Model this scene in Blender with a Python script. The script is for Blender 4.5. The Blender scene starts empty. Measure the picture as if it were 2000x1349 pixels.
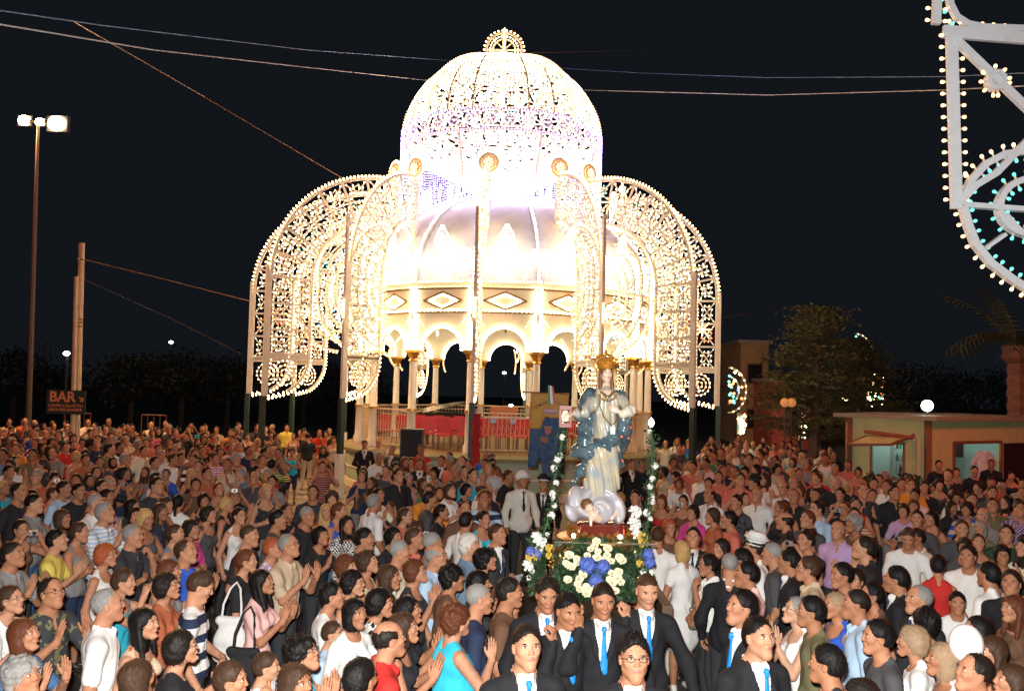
import bpy, math, random
import numpy as np
from mathutils import Matrix, Vector, Euler

SC = bpy.context.scene
COL = SC.collection
RAD = math.radians
rng = random.Random(7)

# ------------------------------------------------------------------ camera
CAM_Z = 3.2
F = 1750.0
cam_d = bpy.data.cameras.new("camera")
cam = bpy.data.objects.new("camera", cam_d)
COL.objects.link(cam)
cam_d.sensor_width = 36.0
cam_d.lens = 36.0 * F / 2000.0
cam_d.clip_start = 0.1
cam_d.clip_end = 2000.0
CM = Matrix.Rotation(RAD(90 + 2.63), 4, 'X') @ Matrix.Rotation(RAD(1.5), 4, 'Z')
cam.matrix_world = Matrix.Translation((0, 0, CAM_Z)) @ CM
SC.camera = cam
CM3 = CM.to_3x3()

# ------------------------------------------------------------------ night sky, exposure
W = bpy.data.worlds.new("World"); SC.world = W; W.use_nodes = True
nt = W.node_tree
bg = nt.nodes["Background"]
bg.inputs[0].default_value = (0.0125, 0.0155, 0.0215, 1)
bg.inputs[1].default_value = 0.31
SC.view_settings.view_transform = 'Standard'
SC.view_settings.look = 'None'
SC.view_settings.gamma = 1.0
SC.view_settings.exposure = 0.6
SC.view_settings.use_curve_mapping = False
cy = SC.cycles
cy.use_denoising = True
cy.sample_clamp_indirect = 3.0
cy.sample_clamp_direct = 0.0
cy.max_bounces = 5
cy.diffuse_bounces = 3
cy.glossy_bounces = 2
cy.transmission_bounces = 3
cy.transparent_max_bounces = 6
cy.caustics_reflective = False
cy.caustics_refractive = False

# the photographer's own flash, just above the lens
fl = bpy.data.lights.new("camera_flash", 'SPOT')
fl.energy = 3100.0; fl.color = (1.0, 0.97, 0.92); fl.shadow_soft_size = 0.035
fl.spot_size = RAD(110); fl.spot_blend = 0.6
flo = bpy.data.objects.new("camera_flash", fl); COL.objects.link(flo)
flo.location = (-0.06, -0.02, CAM_Z + 0.16)
flo.rotation_euler = (RAD(82), 0, 0)

def ray(px, py):
    v = CM3 @ Vector(((px - 1000.0) / F, -(py - 674.5) / F, -1.0))
    return v
def P(px, py, d):
    """world point seen at photo pixel (px,py), d metres ahead"""
    v = ray(px, py)
    return Vector((v.x / v.y * d, d, CAM_Z + v.z / v.y * d))
def PX(px, d, z=0.0):
    """world point on column px at depth d and height z"""
    v = ray(px, 755)
    for _ in range(6):
        # iterate py so that the height comes out as z
        pp = P(px, 755, d)
        break
    lo, hi = -6000.0, 9000.0
    for _ in range(40):
        m = (lo + hi) / 2
        if P(px, m, d).z > z: lo = m
        else: hi = m
    q = P(px, (lo + hi) / 2, d)
    q.z = z
    return q
def head_at(px, py, hz):
    """ground position of a head at height hz seen at (px,py)"""
    v = ray(px, py)
    d = (hz - CAM_Z) / (v.z / v.y)
    return Vector((v.x / v.y * d, d, 0.0))

# ------------------------------------------------------------------ object helpers
def tag(o, label=None, cat=None, group=None, kind=None):
    if label: o['label'] = label
    if cat: o['category'] = cat
    if group: o['group'] = group
    if kind: o['kind'] = kind
    return o
def empty(name, loc=(0, 0, 0), rz=0.0, label=None, cat=None, group=None, parent=None):
    o = bpy.data.objects.new(name, None); COL.objects.link(o)
    o.location = loc; o.rotation_euler = (0, 0, rz)
    o.empty_display_size = 0.2
    if parent: o.parent = parent
    return tag(o, label, cat, group)
def link(name, me, mats=None, parent=None, loc=None, rot=None, scale=None):
    o = bpy.data.objects.new(name, me); COL.objects.link(o)
    if parent: o.parent = parent
    if loc is not None: o.location = loc
    if rot is not None: o.rotation_euler = rot
    if scale is not None: o.scale = scale
    if mats:
        for i, m in enumerate(mats):
            if m is not None:
                o.material_slots[i].link = 'OBJECT'; o.material_slots[i].material = m
    return o

class MB:
    """collects boxes, bars, tubes, lathes; one mesh"""
    def __init__(s): s.v = []; s.f = []; s.m = []; s.n = 0; s.cur = 0
    def add(s, V, Fc):
        V = [tuple(p) for p in V]
        s.f += [tuple(i + s.n for i in q) for q in Fc]
        s.m += [s.cur] * len(Fc)
        s.v += V; s.n += len(V)
    def box(s, c, h, M=None):
        c = Vector(c)
        V = []
        for z in (-1, 1):
            for x, y in ((-1, -1), (1, -1), (1, 1), (-1, 1)):
                p = Vector((x * h[0], y * h[1], z * h[2]))
                if M is not None: p = M @ p
                V.append(c + p)
        s.add(V, [(3, 2, 1, 0), (4, 5, 6, 7), (0, 1, 5, 4), (1, 2, 6, 5), (2, 3, 7, 6), (3, 0, 4, 7)])
    def bar(s, a, b, w, t, n=None, caps=True):
        """rectangular bar a->b, width w across (in the plane normal to n), thickness t along n"""
        a = Vector(a); b = Vector(b); d = (b - a)
        if d.length < 1e-6: return
        d.normalize()
        if n is None: n = Vector((0, 1, 0)) if abs(d.y) < .9 else Vector((1, 0, 0))
        n = Vector(n); n = (n - d * n.dot(d)).normalized()
        q = d.cross(n)
        V = []
        for p in (a, b):
            for x, y in ((-1, -1), (1, -1), (1, 1), (-1, 1)):
                V.append(p + q * (x * w / 2) + n * (y * t / 2))
        Fc = [(0, 1, 5, 4), (1, 2, 6, 5), (2, 3, 7, 6), (3, 0, 4, 7)]
        if caps: Fc += [(3, 2, 1, 0), (4, 5, 6, 7)]
        s.add(V, Fc)
    def tube(s, pts, r, k=6, caps=True):
        pts = [Vector(p) for p in pts]
        rr = r if isinstance(r, (list, tuple)) else [r] * len(pts)
        base = []
        up = Vector((0, 0, 1))
        for i, p in enumerate(pts):
            d = (pts[min(i + 1, len(pts) - 1)] - pts[max(i - 1, 0)])
            if d.length < 1e-9: d = Vector((0, 0, 1))
            d.normalize()
            u = up if abs(d.z) < .95 else Vector((1, 0, 0))
            x = d.cross(u).normalized(); y = d.cross(x)
            for j in range(k):
                a = 2 * math.pi * j / k
                base.append(p + (x * math.cos(a) + y * math.sin(a)) * rr[i])
        Fc = []
        for i in range(len(pts) - 1):
            for j in range(k):
                Fc.append((i * k + j, i * k + (j + 1) % k, (i + 1) * k + (j + 1) % k, (i + 1) * k + j))
        if caps:
            Fc.append(tuple(range(k))[::-1]); Fc.append(tuple(range((len(pts) - 1) * k, len(pts) * k)))
        s.add(base, Fc)
    def lathe(s, prof, k=16, c=(0, 0, 0), M=None, a0=0, a1=2 * math.pi):
        full = abs(a1 - a0 - 2 * math.pi) < 1e-6
        kk = k if full else k + 1
        V = []
        for r, z in prof:
            for j in range(kk):
                a = a0 + (a1 - a0) * j / k
                p = Vector((r * math.cos(a), r * math.sin(a), z))
                if M is not None: p = M @ p
                V.append(Vector(c) + p)
        Fc = []
        for i in range(len(prof) - 1):
            for j in range(k if full else k):
                j2 = (j + 1) % kk
                Fc.append((i * kk + j, i * kk + j2, (i + 1) * kk + j2, (i + 1) * kk + j))
        s.add(V, Fc)
    def poly(s, pts, n, t):
        """extruded polygon; pts list of Vector, extruded by n*t both ways"""
        n = Vector(n).normalized() * (t / 2)
        k = len(pts)
        V = [Vector(p) + n for p in pts] + [Vector(p) - n for p in pts]
        Fc = [tuple(range(k)), tuple(range(2 * k - 1, k - 1, -1))]
        for i in range(k):
            j = (i + 1) % k
            Fc.append((i, i + k, j + k, j))
        s.add(V, Fc)
    def octa(s, c, r, d=None, l=1.0):
        c = Vector(c)
        if d is None:
            x, y, z = Vector((1, 0, 0)), Vector((0, 1, 0)), Vector((0, 0, 1))
        else:
            z = Vector(d).normalized()
            x = z.cross(Vector((0.3, 0.9, 0.31))).normalized(); y = z.cross(x)
        V = [c + x * r, c + y * r, c - x * r, c - y * r, c + z * r * l, c - z * r * l]
        s.add(V, [(0, 1, 4), (1, 2, 4), (2, 3, 4), (3, 0, 4), (1, 0, 5), (2, 1, 5), (3, 2, 5), (0, 3, 5)])
    def mesh(s, name, mats, smooth=False):
        me = bpy.data.meshes.new(name)
        me.from_pydata(s.v, [], s.f)
        for m in (mats if isinstance(mats, (list, tuple)) else [mats]): me.materials.append(m)
        if any(s.m): me.polygons.foreach_set('material_index', s.m)
        if smooth: me.polygons.foreach_set('use_smooth', [True] * len(me.polygons))
        me.update()
        return me
    def build(s, name, mats, parent=None, smooth=False, loc=None):
        return link(name, s.mesh(name, mats, smooth), parent=parent, loc=loc)

# ------------------------------------------------------------------ materials
_M = {}
def mat(name, col, rough=0.7, metal=0.0, emit=None, es=0.0, spec=0.5, noise=0.0, nscale=8.0, bump=0.0, bscale=40.0, alt=None, coat=0.0):
    if name in _M: return _M[name]
    m = bpy.data.materials.new(name); m.use_nodes = True
    n = m.node_tree.nodes; l = m.node_tree.links
    b = n["Principled BSDF"]
    b.inputs['Base Color'].default_value = (*col, 1)
    b.inputs['Roughness'].default_value = rough
    b.inputs['Metallic'].default_value = metal
    b.inputs['Specular IOR Level'].default_value = spec
    if coat: b.inputs['Coat Weight'].default_value = coat
    if emit is not None:
        b.inputs['Emission Color'].default_value = (*emit, 1)
        b.inputs['Emission Strength'].default_value = es
    if noise or bump:
        tc = n.new('ShaderNodeTexCoord')
    if noise:
        t = n.new('ShaderNodeTexNoise'); t.inputs['Scale'].default_value = nscale; t.inputs['Detail'].default_value = 5
        l.new(tc.outputs['Object'], t.inputs['Vector'])
        r = n.new('ShaderNodeMapRange'); r.inputs[1].default_value = .3; r.inputs[2].default_value = .7
        l.new(t.outputs[0], r.inputs[0])
        mx = n.new('ShaderNodeMix'); mx.data_type = 'RGBA'
        a = alt or tuple(c * (1 - noise) for c in col)
        mx.inputs[6].default_value = (*col, 1); mx.inputs[7].default_value = (*a, 1)
        l.new(r.outputs[0], mx.inputs[0]); l.new(mx.outputs[2], b.inputs['Base Color'])
    if bump:
        t = n.new('ShaderNodeTexNoise'); t.inputs['Scale'].default_value = bscale; t.inputs['Detail'].default_value = 4
        l.new(tc.outputs['Object'], t.inputs['Vector'])
        bp = n.new('ShaderNodeBump'); bp.inputs['Strength'].default_value = bump; bp.inputs['Distance'].default_value = .02
        l.new(t.outputs[0], bp.inputs['Height']); l.new(bp.outputs[0], b.inputs['Normal'])
    _M[name] = m
    return m
def glow(name, col, s):
    if name in _M: return _M[name]
    m = bpy.data.materials.new(name); m.use_nodes = True
    n = m.node_tree.nodes; l = m.node_tree.links
    b = n["Principled BSDF"]
    b.inputs['Base Color'].default_value = (*[min(1, c) for c in col], 1)
    b.inputs['Roughness'].default_value = .35
    b.inputs['Emission Color'].default_value = (*col, 1)
    b.inputs['Emission Strength'].default_value = s
    _M[name] = m
    return m
# ------------------------------------------------------------------ distance-field modeller
def _pts(ax, ay, az, M):
    X = ax[:, None, None]; Y = ay[None, :, None]; Z = az[None, None, :]
    if M is None: return X, Y, Z
    I = M.inverted()
    x = I[0][0] * X + I[0][1] * Y + I[0][2] * Z + I[0][3]
    y = I[1][0] * X + I[1][1] * Y + I[1][2] * Z + I[1][3]
    z = I[2][0] * X + I[2][1] * Y + I[2][2] * Z + I[2][3]
    return x, y, z
# primitives: ('c', a, b, ra, rb, (sx,sy,sz)|None, k, M) ; ('e', c, r, k, M); negative k => subtract with |k|
def cone(a, b, ra, rb=None, s=None, k=.03, M=None): return ('c', a, b, ra, ra if rb is None else rb, s, k, M)
def ell(c, r, k=.03, M=None): return ('e', c, r, None, None, None, k, M)
def _eval(p, ax, ay, az):
    M = p[7]
    x, y, z = _pts(ax, ay, az, M)
    if p[0] == 'e':
        c, r = p[1], p[2]
        x = x - c[0]; y = y - c[1]; z = z - c[2]
        k0 = np.sqrt((x / r[0]) ** 2 + (y / r[1]) ** 2 + (z / r[2]) ** 2) + 1e-9
        k1 = np.sqrt((x / r[0] ** 2) ** 2 + (y / r[1] ** 2) ** 2 + (z / r[2] ** 2) ** 2) + 1e-9
        return k0 * (k0 - 1) / k1
    a, b, ra, rb, s = p[1], p[2], p[3], p[4], p[5]
    s = s or (1, 1, 1)
    x = (x - a[0]) * s[0]; y = (y - a[1]) * s[1]; z = (z - a[2]) * s[2]
    d = ((b[0] - a[0]) * s[0], (b[1] - a[1]) * s[1], (b[2] - a[2]) * s[2])
    L = d[0] ** 2 + d[1] ** 2 + d[2] ** 2 + 1e-12
    t = np.clip((x * d[0] + y * d[1] + z * d[2]) / L, 0, 1)
    q = np.sqrt((x - t * d[0]) ** 2 + (y - t * d[1]) ** 2 + (z - t * d[2]) ** 2)
    return (q - (ra + (rb - ra) * t)) / max(1.0, min(s))
def _bb(p, pad):
    M = p[7]
    if p[0] == 'e':
        lo = [p[1][i] - p[2][i] for i in range(3)]; hi = [p[1][i] + p[2][i] for i in range(3)]
    else:
        s = p[5] or (1, 1, 1); R = max(p[3], p[4])
        lo = [min(p[1][i], p[2][i]) - R / s[i] for i in range(3)]
        hi = [max(p[1][i], p[2][i]) + R / s[i] for i in range(3)]
    if M is not None:
        cs = [M @ Vector((x, y, z)) for x in (lo[0], hi[0]) for y in (lo[1], hi[1]) for z in (lo[2], hi[2])]
        lo = [min(c[i] for c in cs) for i in range(3)]; hi = [max(c[i] for c in cs) for i in range(3)]
    return [v - pad for v in lo], [v + pad for v in hi]
def field(prims, ax, ay, az, disp=None):
    Fd = np.full((len(ax), len(ay), len(az)), 1.0, np.float32)
    for p in prims:
        k = p[6]
        lo, hi = _bb(p, max(.035, abs(k) * 1.2))
        i0, i1 = np.searchsorted(ax, lo[0]), np.searchsorted(ax, hi[0])
        j0, j1 = np.searchsorted(ay, lo[1]), np.searchsorted(ay, hi[1])
        k0, k1 = np.searchsorted(az, lo[2]), np.searchsorted(az, hi[2])
        if i1 <= i0 or j1 <= j0 or k1 <= k0: continue
        d = _eval(p, ax[i0:i1], ay[j0:j1], az[k0:k1])
        S = Fd[i0:i1, j0:j1, k0:k1]
        if k >= 0:
            kk = max(k, 1e-4)
            h = np.clip(.5 + .5 * (d - S) / kk, 0, 1)
            Fd[i0:i1, j0:j1, k0:k1] = d * (1 - h) + S * h - kk * h * (1 - h)
        else:
            kk = -k
            h = np.clip(.5 - .5 * (S + d) / kk, 0, 1)
            Fd[i0:i1, j0:j1, k0:k1] = S * (1 - h) - d * h + kk * h * (1 - h)
    if disp is not None:
        Fd += disp(ax[:, None, None], ay[None, :, None], az[None, None, :]).astype(np.float32)
    return Fd
def nets(groups, ax, ay, az):
    """groups: list of fields; returns verts, quads, tag per quad"""
    V = groups[0]
    for g in groups[1:]: V = np.minimum(V, g)
    V = V.copy(); V[0] = V[-1] = 1; V[:, 0] = V[:, -1] = 1; V[:, :, 0] = V[:, :, -1] = 1
    ins = V < 0
    c = np.zeros(tuple(n - 1 for n in V.shape), np.int8)
    offs = [(i, j, k) for i in (0, 1) for j in (0, 1) for k in (0, 1)]
    for i, j, k in offs:
        c += ins[i:V.shape[0] - 1 + i, j:V.shape[1] - 1 + j, k:V.shape[2] - 1 + k]
    act = (c > 0) & (c < 8)
    I = np.argwhere(act)
    idx = -np.ones(act.shape, np.int64); idx[act] = np.arange(len(I))
    acc = np.zeros((len(I), 3)); cnt = np.zeros(len(I))
    A = [ax, ay, az]
    def val(o): return V[I[:, 0] + o[0], I[:, 1] + o[1], I[:, 2] + o[2]]
    def pos(o): return np.stack([A[q][I[:, q] + o[q]] for q in range(3)], 1)
    for o in offs:
        for q in range(3):
            if o[q] == 0:
                o2 = list(o); o2[q] = 1; o2 = tuple(o2)
                a, b = val(o), val(o2)
                m = (a < 0) != (b < 0)
                t = np.where(m, a / np.where(m, a - b, 1), 0)[:, None]
                pp = pos(o) * (1 - t) + pos(o2) * t
                acc[m] += pp[m]; cnt[m] += 1
    verts = acc / np.maximum(cnt, 1)[:, None]
    if len(groups) > 1:
        G = np.zeros((len(groups), len(I)))
        for gi, g in enumerate(groups):
            for o in offs: G[gi] += np.minimum(g[I[:, 0] + o[0], I[:, 1] + o[1], I[:, 2] + o[2]], .2)
    quads = []
    for q in range(3):
        sl0 = [slice(None)] * 3; sl1 = [slice(None)] * 3
        sl0[q] = slice(0, -1); sl1[q] = slice(1, None)
        a = ins[tuple(sl0)]; b = ins[tuple(sl1)]
        E = np.argwhere(a != b)
        u, w = [(1, 2), (2, 0), (0, 1)][q]
        ok = (E[:, u] > 0) & (E[:, w] > 0) & (E[:, u] < V.shape[u] - 1) & (E[:, w] < V.shape[w] - 1)
        E = E[ok]
        s = a[E[:, 0], E[:, 1], E[:, 2]]
        def cell(du, dw):
            C = E.copy(); C[:, u] += du; C[:, w] += dw
            return idx[C[:, 0], C[:, 1], C[:, 2]]
        Q = np.stack([cell(-1, -1), cell(0, -1), cell(0, 0), cell(-1, 0)], 1)
        Q[~s] = Q[~s][:, ::-1]
        quads.append(Q)
    quads = np.concatenate(quads)
    if len(groups) > 1:
        T = G[:, quads].sum(2).argmin(0)
    else:
        T = np.zeros(len(quads), int)
    return verts, quads, T
def axis(lo, hi, segs):
    """segs: list of (from, to, step) finer zones; default step = segs[0]"""
    step, zones = segs[0], segs[1:]
    out = [lo]; x = lo
    while x < hi:
        s = step
        for a, b, st in zones:
            if a <= x < b: s = min(s, st) if st < step else st
        x += s; out.append(x)
    return np.array(out)
def np_mesh(name, verts, quads, tags, nm, smooth=True):
    me = bpy.data.meshes.new(name)
    me.vertices.add(len(verts)); me.vertices.foreach_set('co', np.asarray(verts, np.float32).ravel())
    n = len(quads); w = quads.shape[1]
    me.loops.add(n * w); me.loops.foreach_set('vertex_index', np.asarray(quads, np.int32).ravel())
    me.polygons.add(n)
    me.polygons.foreach_set('loop_start', np.arange(0, n * w, w, dtype=np.int32))
    me.polygons.foreach_set('use_smooth', np.ones(n, bool) if smooth else np.zeros(n, bool))
    for m in (nm if isinstance(nm, (list, tuple)) else [nm]): me.materials.append(m)
    me.polygons.foreach_set('material_index', np.asarray(tags, np.int32))
    me.update(calc_edges=True)
    return me
def join(parts):
    """parts: list of (verts, quads, tags)"""
    V, Q, T, n = [], [], [], 0
    for v, q, t in parts:
        V.append(v); Q.append(q + n); T.append(t); n += len(v)
    return np.concatenate(V), np.concatenate(Q), np.concatenate(T)
def xform(part, M, t=None):
    v, q, tg = part
    A = np.array(M.to_3x3()); v2 = v @ A.T + np.array(M.translation)
    if M.determinant() < 0: q = q[:, ::-1]
    if t is not None: tg = np.full(len(q), t)
    return v2, q, tg
def wrinkle(amp, f=18.0, z0=0.0, z1=9.0):
    def f_(x, y, z):
        n = .8 * np.sin(34 * x + 22 * z + 2.6 * np.sin(11 * x - 8 * y)) * np.sin(6 * z + 9 * x + 4 * y) + np.sin(f * x + 3.1 * np.sin(7 * z) + 1.3) * np.sin(f * .8 * z + 2.0 * np.sin(9 * x + 5 * y)) + .6 * np.sin(f * 1.7 * (x + .6 * y) - f * .9 * z)
        return amp * n
    return f_
# ------------------------------------------------------------------ people
SKIN, TOP, BOT, SHOE, INNER, TIE, LIP, DARK, EYEW = range(9)
def qsphere(c, r, n=3, M=None):
    V = {}; Q = []; vl = []
    def vid(p):
        key = tuple(round(x, 5) for x in p)
        if key not in V:
            V[key] = len(vl); L = math.sqrt(sum(x * x for x in p)); vl.append([x / L for x in p])
        return V[key]
    for ax_ in range(3):
        for s in (-1, 1):
            for i in range(n):
                for j in range(n):
                    q = []
                    for di, dj in ((0, 0), (1, 0), (1, 1), (0, 1)):
                        p = [0, 0, 0]; p[ax_] = s
                        p[(ax_ + 1) % 3] = math.tan((2 * (i + di) / n - 1) * math.pi / 4); p[(ax_ + 2) % 3] = math.tan((2 * (j + dj) / n - 1) * math.pi / 4)
                        q.append(vid(p))
                    Q.append(q if s > 0 else q[::-1])
    v = np.array(vl) * np.array(r) + np.array(c)
    part = (v, np.array(Q), np.zeros(len(Q), int))
    if M is not None: part = xform(part, M)
    return part

def head_prims(M, fem=False, fat=0.0, hv=0):
    r_ = random.Random(hv * 77 + 5); u = (lambda a: r_.uniform(-a, a)) if hv else (lambda a: 0.0)
    w = (.95 if fem else 1.0) * (1 + u(.045)); jz = u(.007); jw = u(.006); ny = u(.006); nz = u(.005); br = u(.003); ck = u(.004)
    g = [
        ell((0, -.012, .040), (.0745 * w, .094, .083), .01, M),
        ell((0, .022, .010), (.066 * w, .070, .070), .02, M),
        cone((0, .030, -.030), (0, .056, -.092 + jz), .054 * w + fat * .01, (.021 if fem else .028) + jw + fat * .008, None, .028, M),
        cone((-.042, .004, -.045), (-.014, .05, -.092), .020 + fat * .012, .015, None, .03, M),
        cone((.042, .004, -.045), (.014, .05, -.092), .020 + fat * .012, .015, None, .03, M),
        ell((0, .070, .034), (.052 * w, .018 + br, .011), .012, M),           # brow
        ell((-.036, .062, -.014), (.018, .018 + ck, .015), .030, M), ell((.036, .062, -.014), (.018, .018 + ck, .015), .030, M),  # cheeks
        ell((-.031, .098, .014), (.018, .014, .0125), -.012, M), ell((.031, .098, .014), (.018, .014, .0125), -.012, M),  # sockets
        cone((0, .080, .022), (0, .102 + ny, -.018 + nz), .0075 + br * .3, .0112 + br * .5, None, .008, M),  # nose
        ell((-.011, .094, -.021), (.008, .011, .007), .005, M), ell((.011, .094, -.021), (.008, .011, .007), .005, M),
        ell((0, .078, -.049), (.023, .013, .014), .010, M),
        ell((0, .076, -.089), (.017, .014, .013), .014, M),                # chin
        ell((-.074 * w, -.006, .002), (.009, .019, .030), .004, M), ell((.074 * w, -.006, .002), (.009, .019, .030), .004, M),
    ]
    return g
def head_lip(M): return [ell((0, .0865, -.0445), (.020, .008, .0042), .002, M), ell((0, .0855, -.0535), (.018, .008, .005), .002, M)]
def face_bits(M, fem):
    out = []
    for s in (-1, 1):
        out.append(xform(qsphere((s * .031, .0745, .013), (.0135, .0130, .0058), 3), M, EYEW))
        out.append(xform(qsphere((s * .031, .0865, .013), (.0062, .0024, .0056), 2), M, DARK))
        out.append(xform(qsphere((s * .031, .0850, .0192), (.0155, .0040, .0020 if fem else .0022), 2), M, DARK))
        out.append(xform(qsphere((s * .034, .0855, .0320 if fem else .0290), (.0185, .0045, .0026 if fem else .0045), 3), M, DARK))
    return out

_H = {}
def hand(kind):
    """left-neutral hand: wrist at origin, fingers along +Y, palm faces -Z, thumb on +X"""
    if kind in _H: return _H[kind]
    g = [ell((0, .045, 0), (.038, .050, .014), .012), cone((0, -.03, 0), (0, .02, 0), .024, .025, (1, 1, 1.5), .02)]
    curl = {'flat': (.06, .1), 'relax': (.45, .6), 'grip': (1.0, 1.3)}[kind]
    for i, (x, L, r) in enumerate(((.030, .072, .0085), (.010, .080, .009), (-.011, .074, .0085), (-.030, .058, .0078))):
        a0 = curl[0] * (1 + .12 * i); a1 = a0 + curl[1]
        p0 = Vector((x, .086 - .006 * abs(i - 1), 0)); 
        p1 = p0 + Vector((x * .12, math.cos(a0), -math.sin(a0))) * L * .55
        p2 = p1 + Vector((x * .05, math.cos(a1), -math.sin(a1))) * L * .48
        g += [cone((x * .8, .05, 0), tuple(p0), r * 1.1, r * 1.1, None, .008), cone(tuple(p0), tuple(p1), r * 1.05, r, None, .002), cone(tuple(p1), tuple(p2), r, r * .82, None, .002)]
    t = {'flat': ((.030, .03, -.004), (.052, .062, -.012), (.058, .092, -.016)), 'relax': ((.030, .03, -.008), (.046, .06, -.026), (.044, .088, -.04)), 'grip': ((.030, .03, -.01), (.036, .058, -.036), (.018, .078, -.05))}[kind]
    g += [cone(t[0], t[1], .014, .0105, None, .01), cone(t[1], t[2], .0105, .0085, None, .003)]
    ax = np.arange(-.052, .075, .0045); ay = np.arange(-.05, .185, .0055); az = np.arange(-.10, .035, .0045)
    v, q, tg = nets([field(g, ax, ay, az)], ax, ay, az)
    _H[kind] = (v, q, tg)
    return _H[kind]
def hand_low(kind):
    k = kind + '_low'
    if k in _H: return _H[k]
    g = [ell((0, .05, 0), (.038, .055, .018), .02), cone((0, .05, 0), (0, .15 if kind == 'flat' else .11, -.01 if kind == 'flat' else -.04), .03, .018, (1, 1, 1.6), .02), cone((.03, .03, -.005), (.055, .085, -.02), .013, .01, None, .01)]
    ax = np.arange(-.06, .08, .014); ay = np.arange(-.04, .19, .014); az = np.arange(-.09, .04, .012)
    _H[k] = nets([field(g, ax, ay, az)], ax, ay, az)
    return _H[k]
def place_hand(side, wrist, direc, palm, kind, low=False):
    y = Vector(direc).normalized(); n = -Vector(palm); n = (n - y * n.dot(y)).normalized()
    x = y.cross(n)
    # thumb on +X of the neutral (that is a left hand seen from its back? mirrored by side)
    M = Matrix(((x.x, y.x, n.x, 0), (x.y, y.y, n.y, 0), (x.z, y.z, n.z, 0), (0, 0, 0, 1)))
    if side > 0: M = M @ Matrix.Diagonal((-1, 1, 1, 1))
    M = Matrix.Translation(Vector(wrist)) @ M
    return xform((hand_low if low else hand)(kind), M, SKIN)

# arm poses for side s (+1 = person's own left, local +X is the person's LEFT when facing +Y is mirrored; symmetrical anyway)
def arm(pose, s):
    """returns elbow, wrist, hand direction, palm normal, hand kind.   +X side s"""
    A = {
        'down': ((.245, -.03, 1.12), (.262, .07, .885), (.0, .25, -1), (-1, 0, 0), 'relax'),
        'clap': ((.255, .10, 1.12), (.060, .315, 1.285), (-.12, .35, 1), (-1, .1, .1), 'flat'),
        'clap2': ((.250, .13, 1.14), (.075, .34, 1.35), (-.2, .15, 1), (-1, .1, .0), 'flat'),
        'pray': ((.235, .15, 1.13), (.030, .255, 1.385), (-.03, .1, 1), (-1, 0, 0), 'flat'),
        'cam': ((.255, .21, 1.29), (.082, .275, 1.545), (-.4, .15, 1), (-.8, .3, -.3), 'grip'),
        'cross': ((.245, .07, 1.14), (-.06, .205, 1.18), (-1, .0, .12), (0, -1, 0), 'relax'),
        'chin': ((.20, .18, 1.17), (.055, .205, 1.40), (-.3, -.25, 1), (-.3, -1, 0), 'grip'),
        'clasp': ((.245, .03, 1.12), (.065, .235, 1.0), (-1, .25, -.15), (0, -1, 0), 'relax'),
        'beam': ((.262, .19, 1.20), (.175, .17, 1.455), (.05, .2, 1), (.6, -.8, 0), 'grip'),
        'swing': ((.285, .02, 1.13), (.325, .17, .92), (.1, .45, -1), (-1, 0, 0), 'relax'),
        'point': ((.24, .22, 1.25), (.17, .47, 1.33), (-.1, 1, .25), (-.2, 0, -1), 'relax'),
        'phone': ((.22, .2, 1.2), (.07, .36, 1.36), (-.2, .5, 1), (-.5, -.8, .2), 'grip'),
    }[pose]
    e, w, d, p, k = A
    m = lambda v: Vector((v[0] * s, v[1], v[2]))
    return m(e), m(w), m(d), m(p), k

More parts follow.
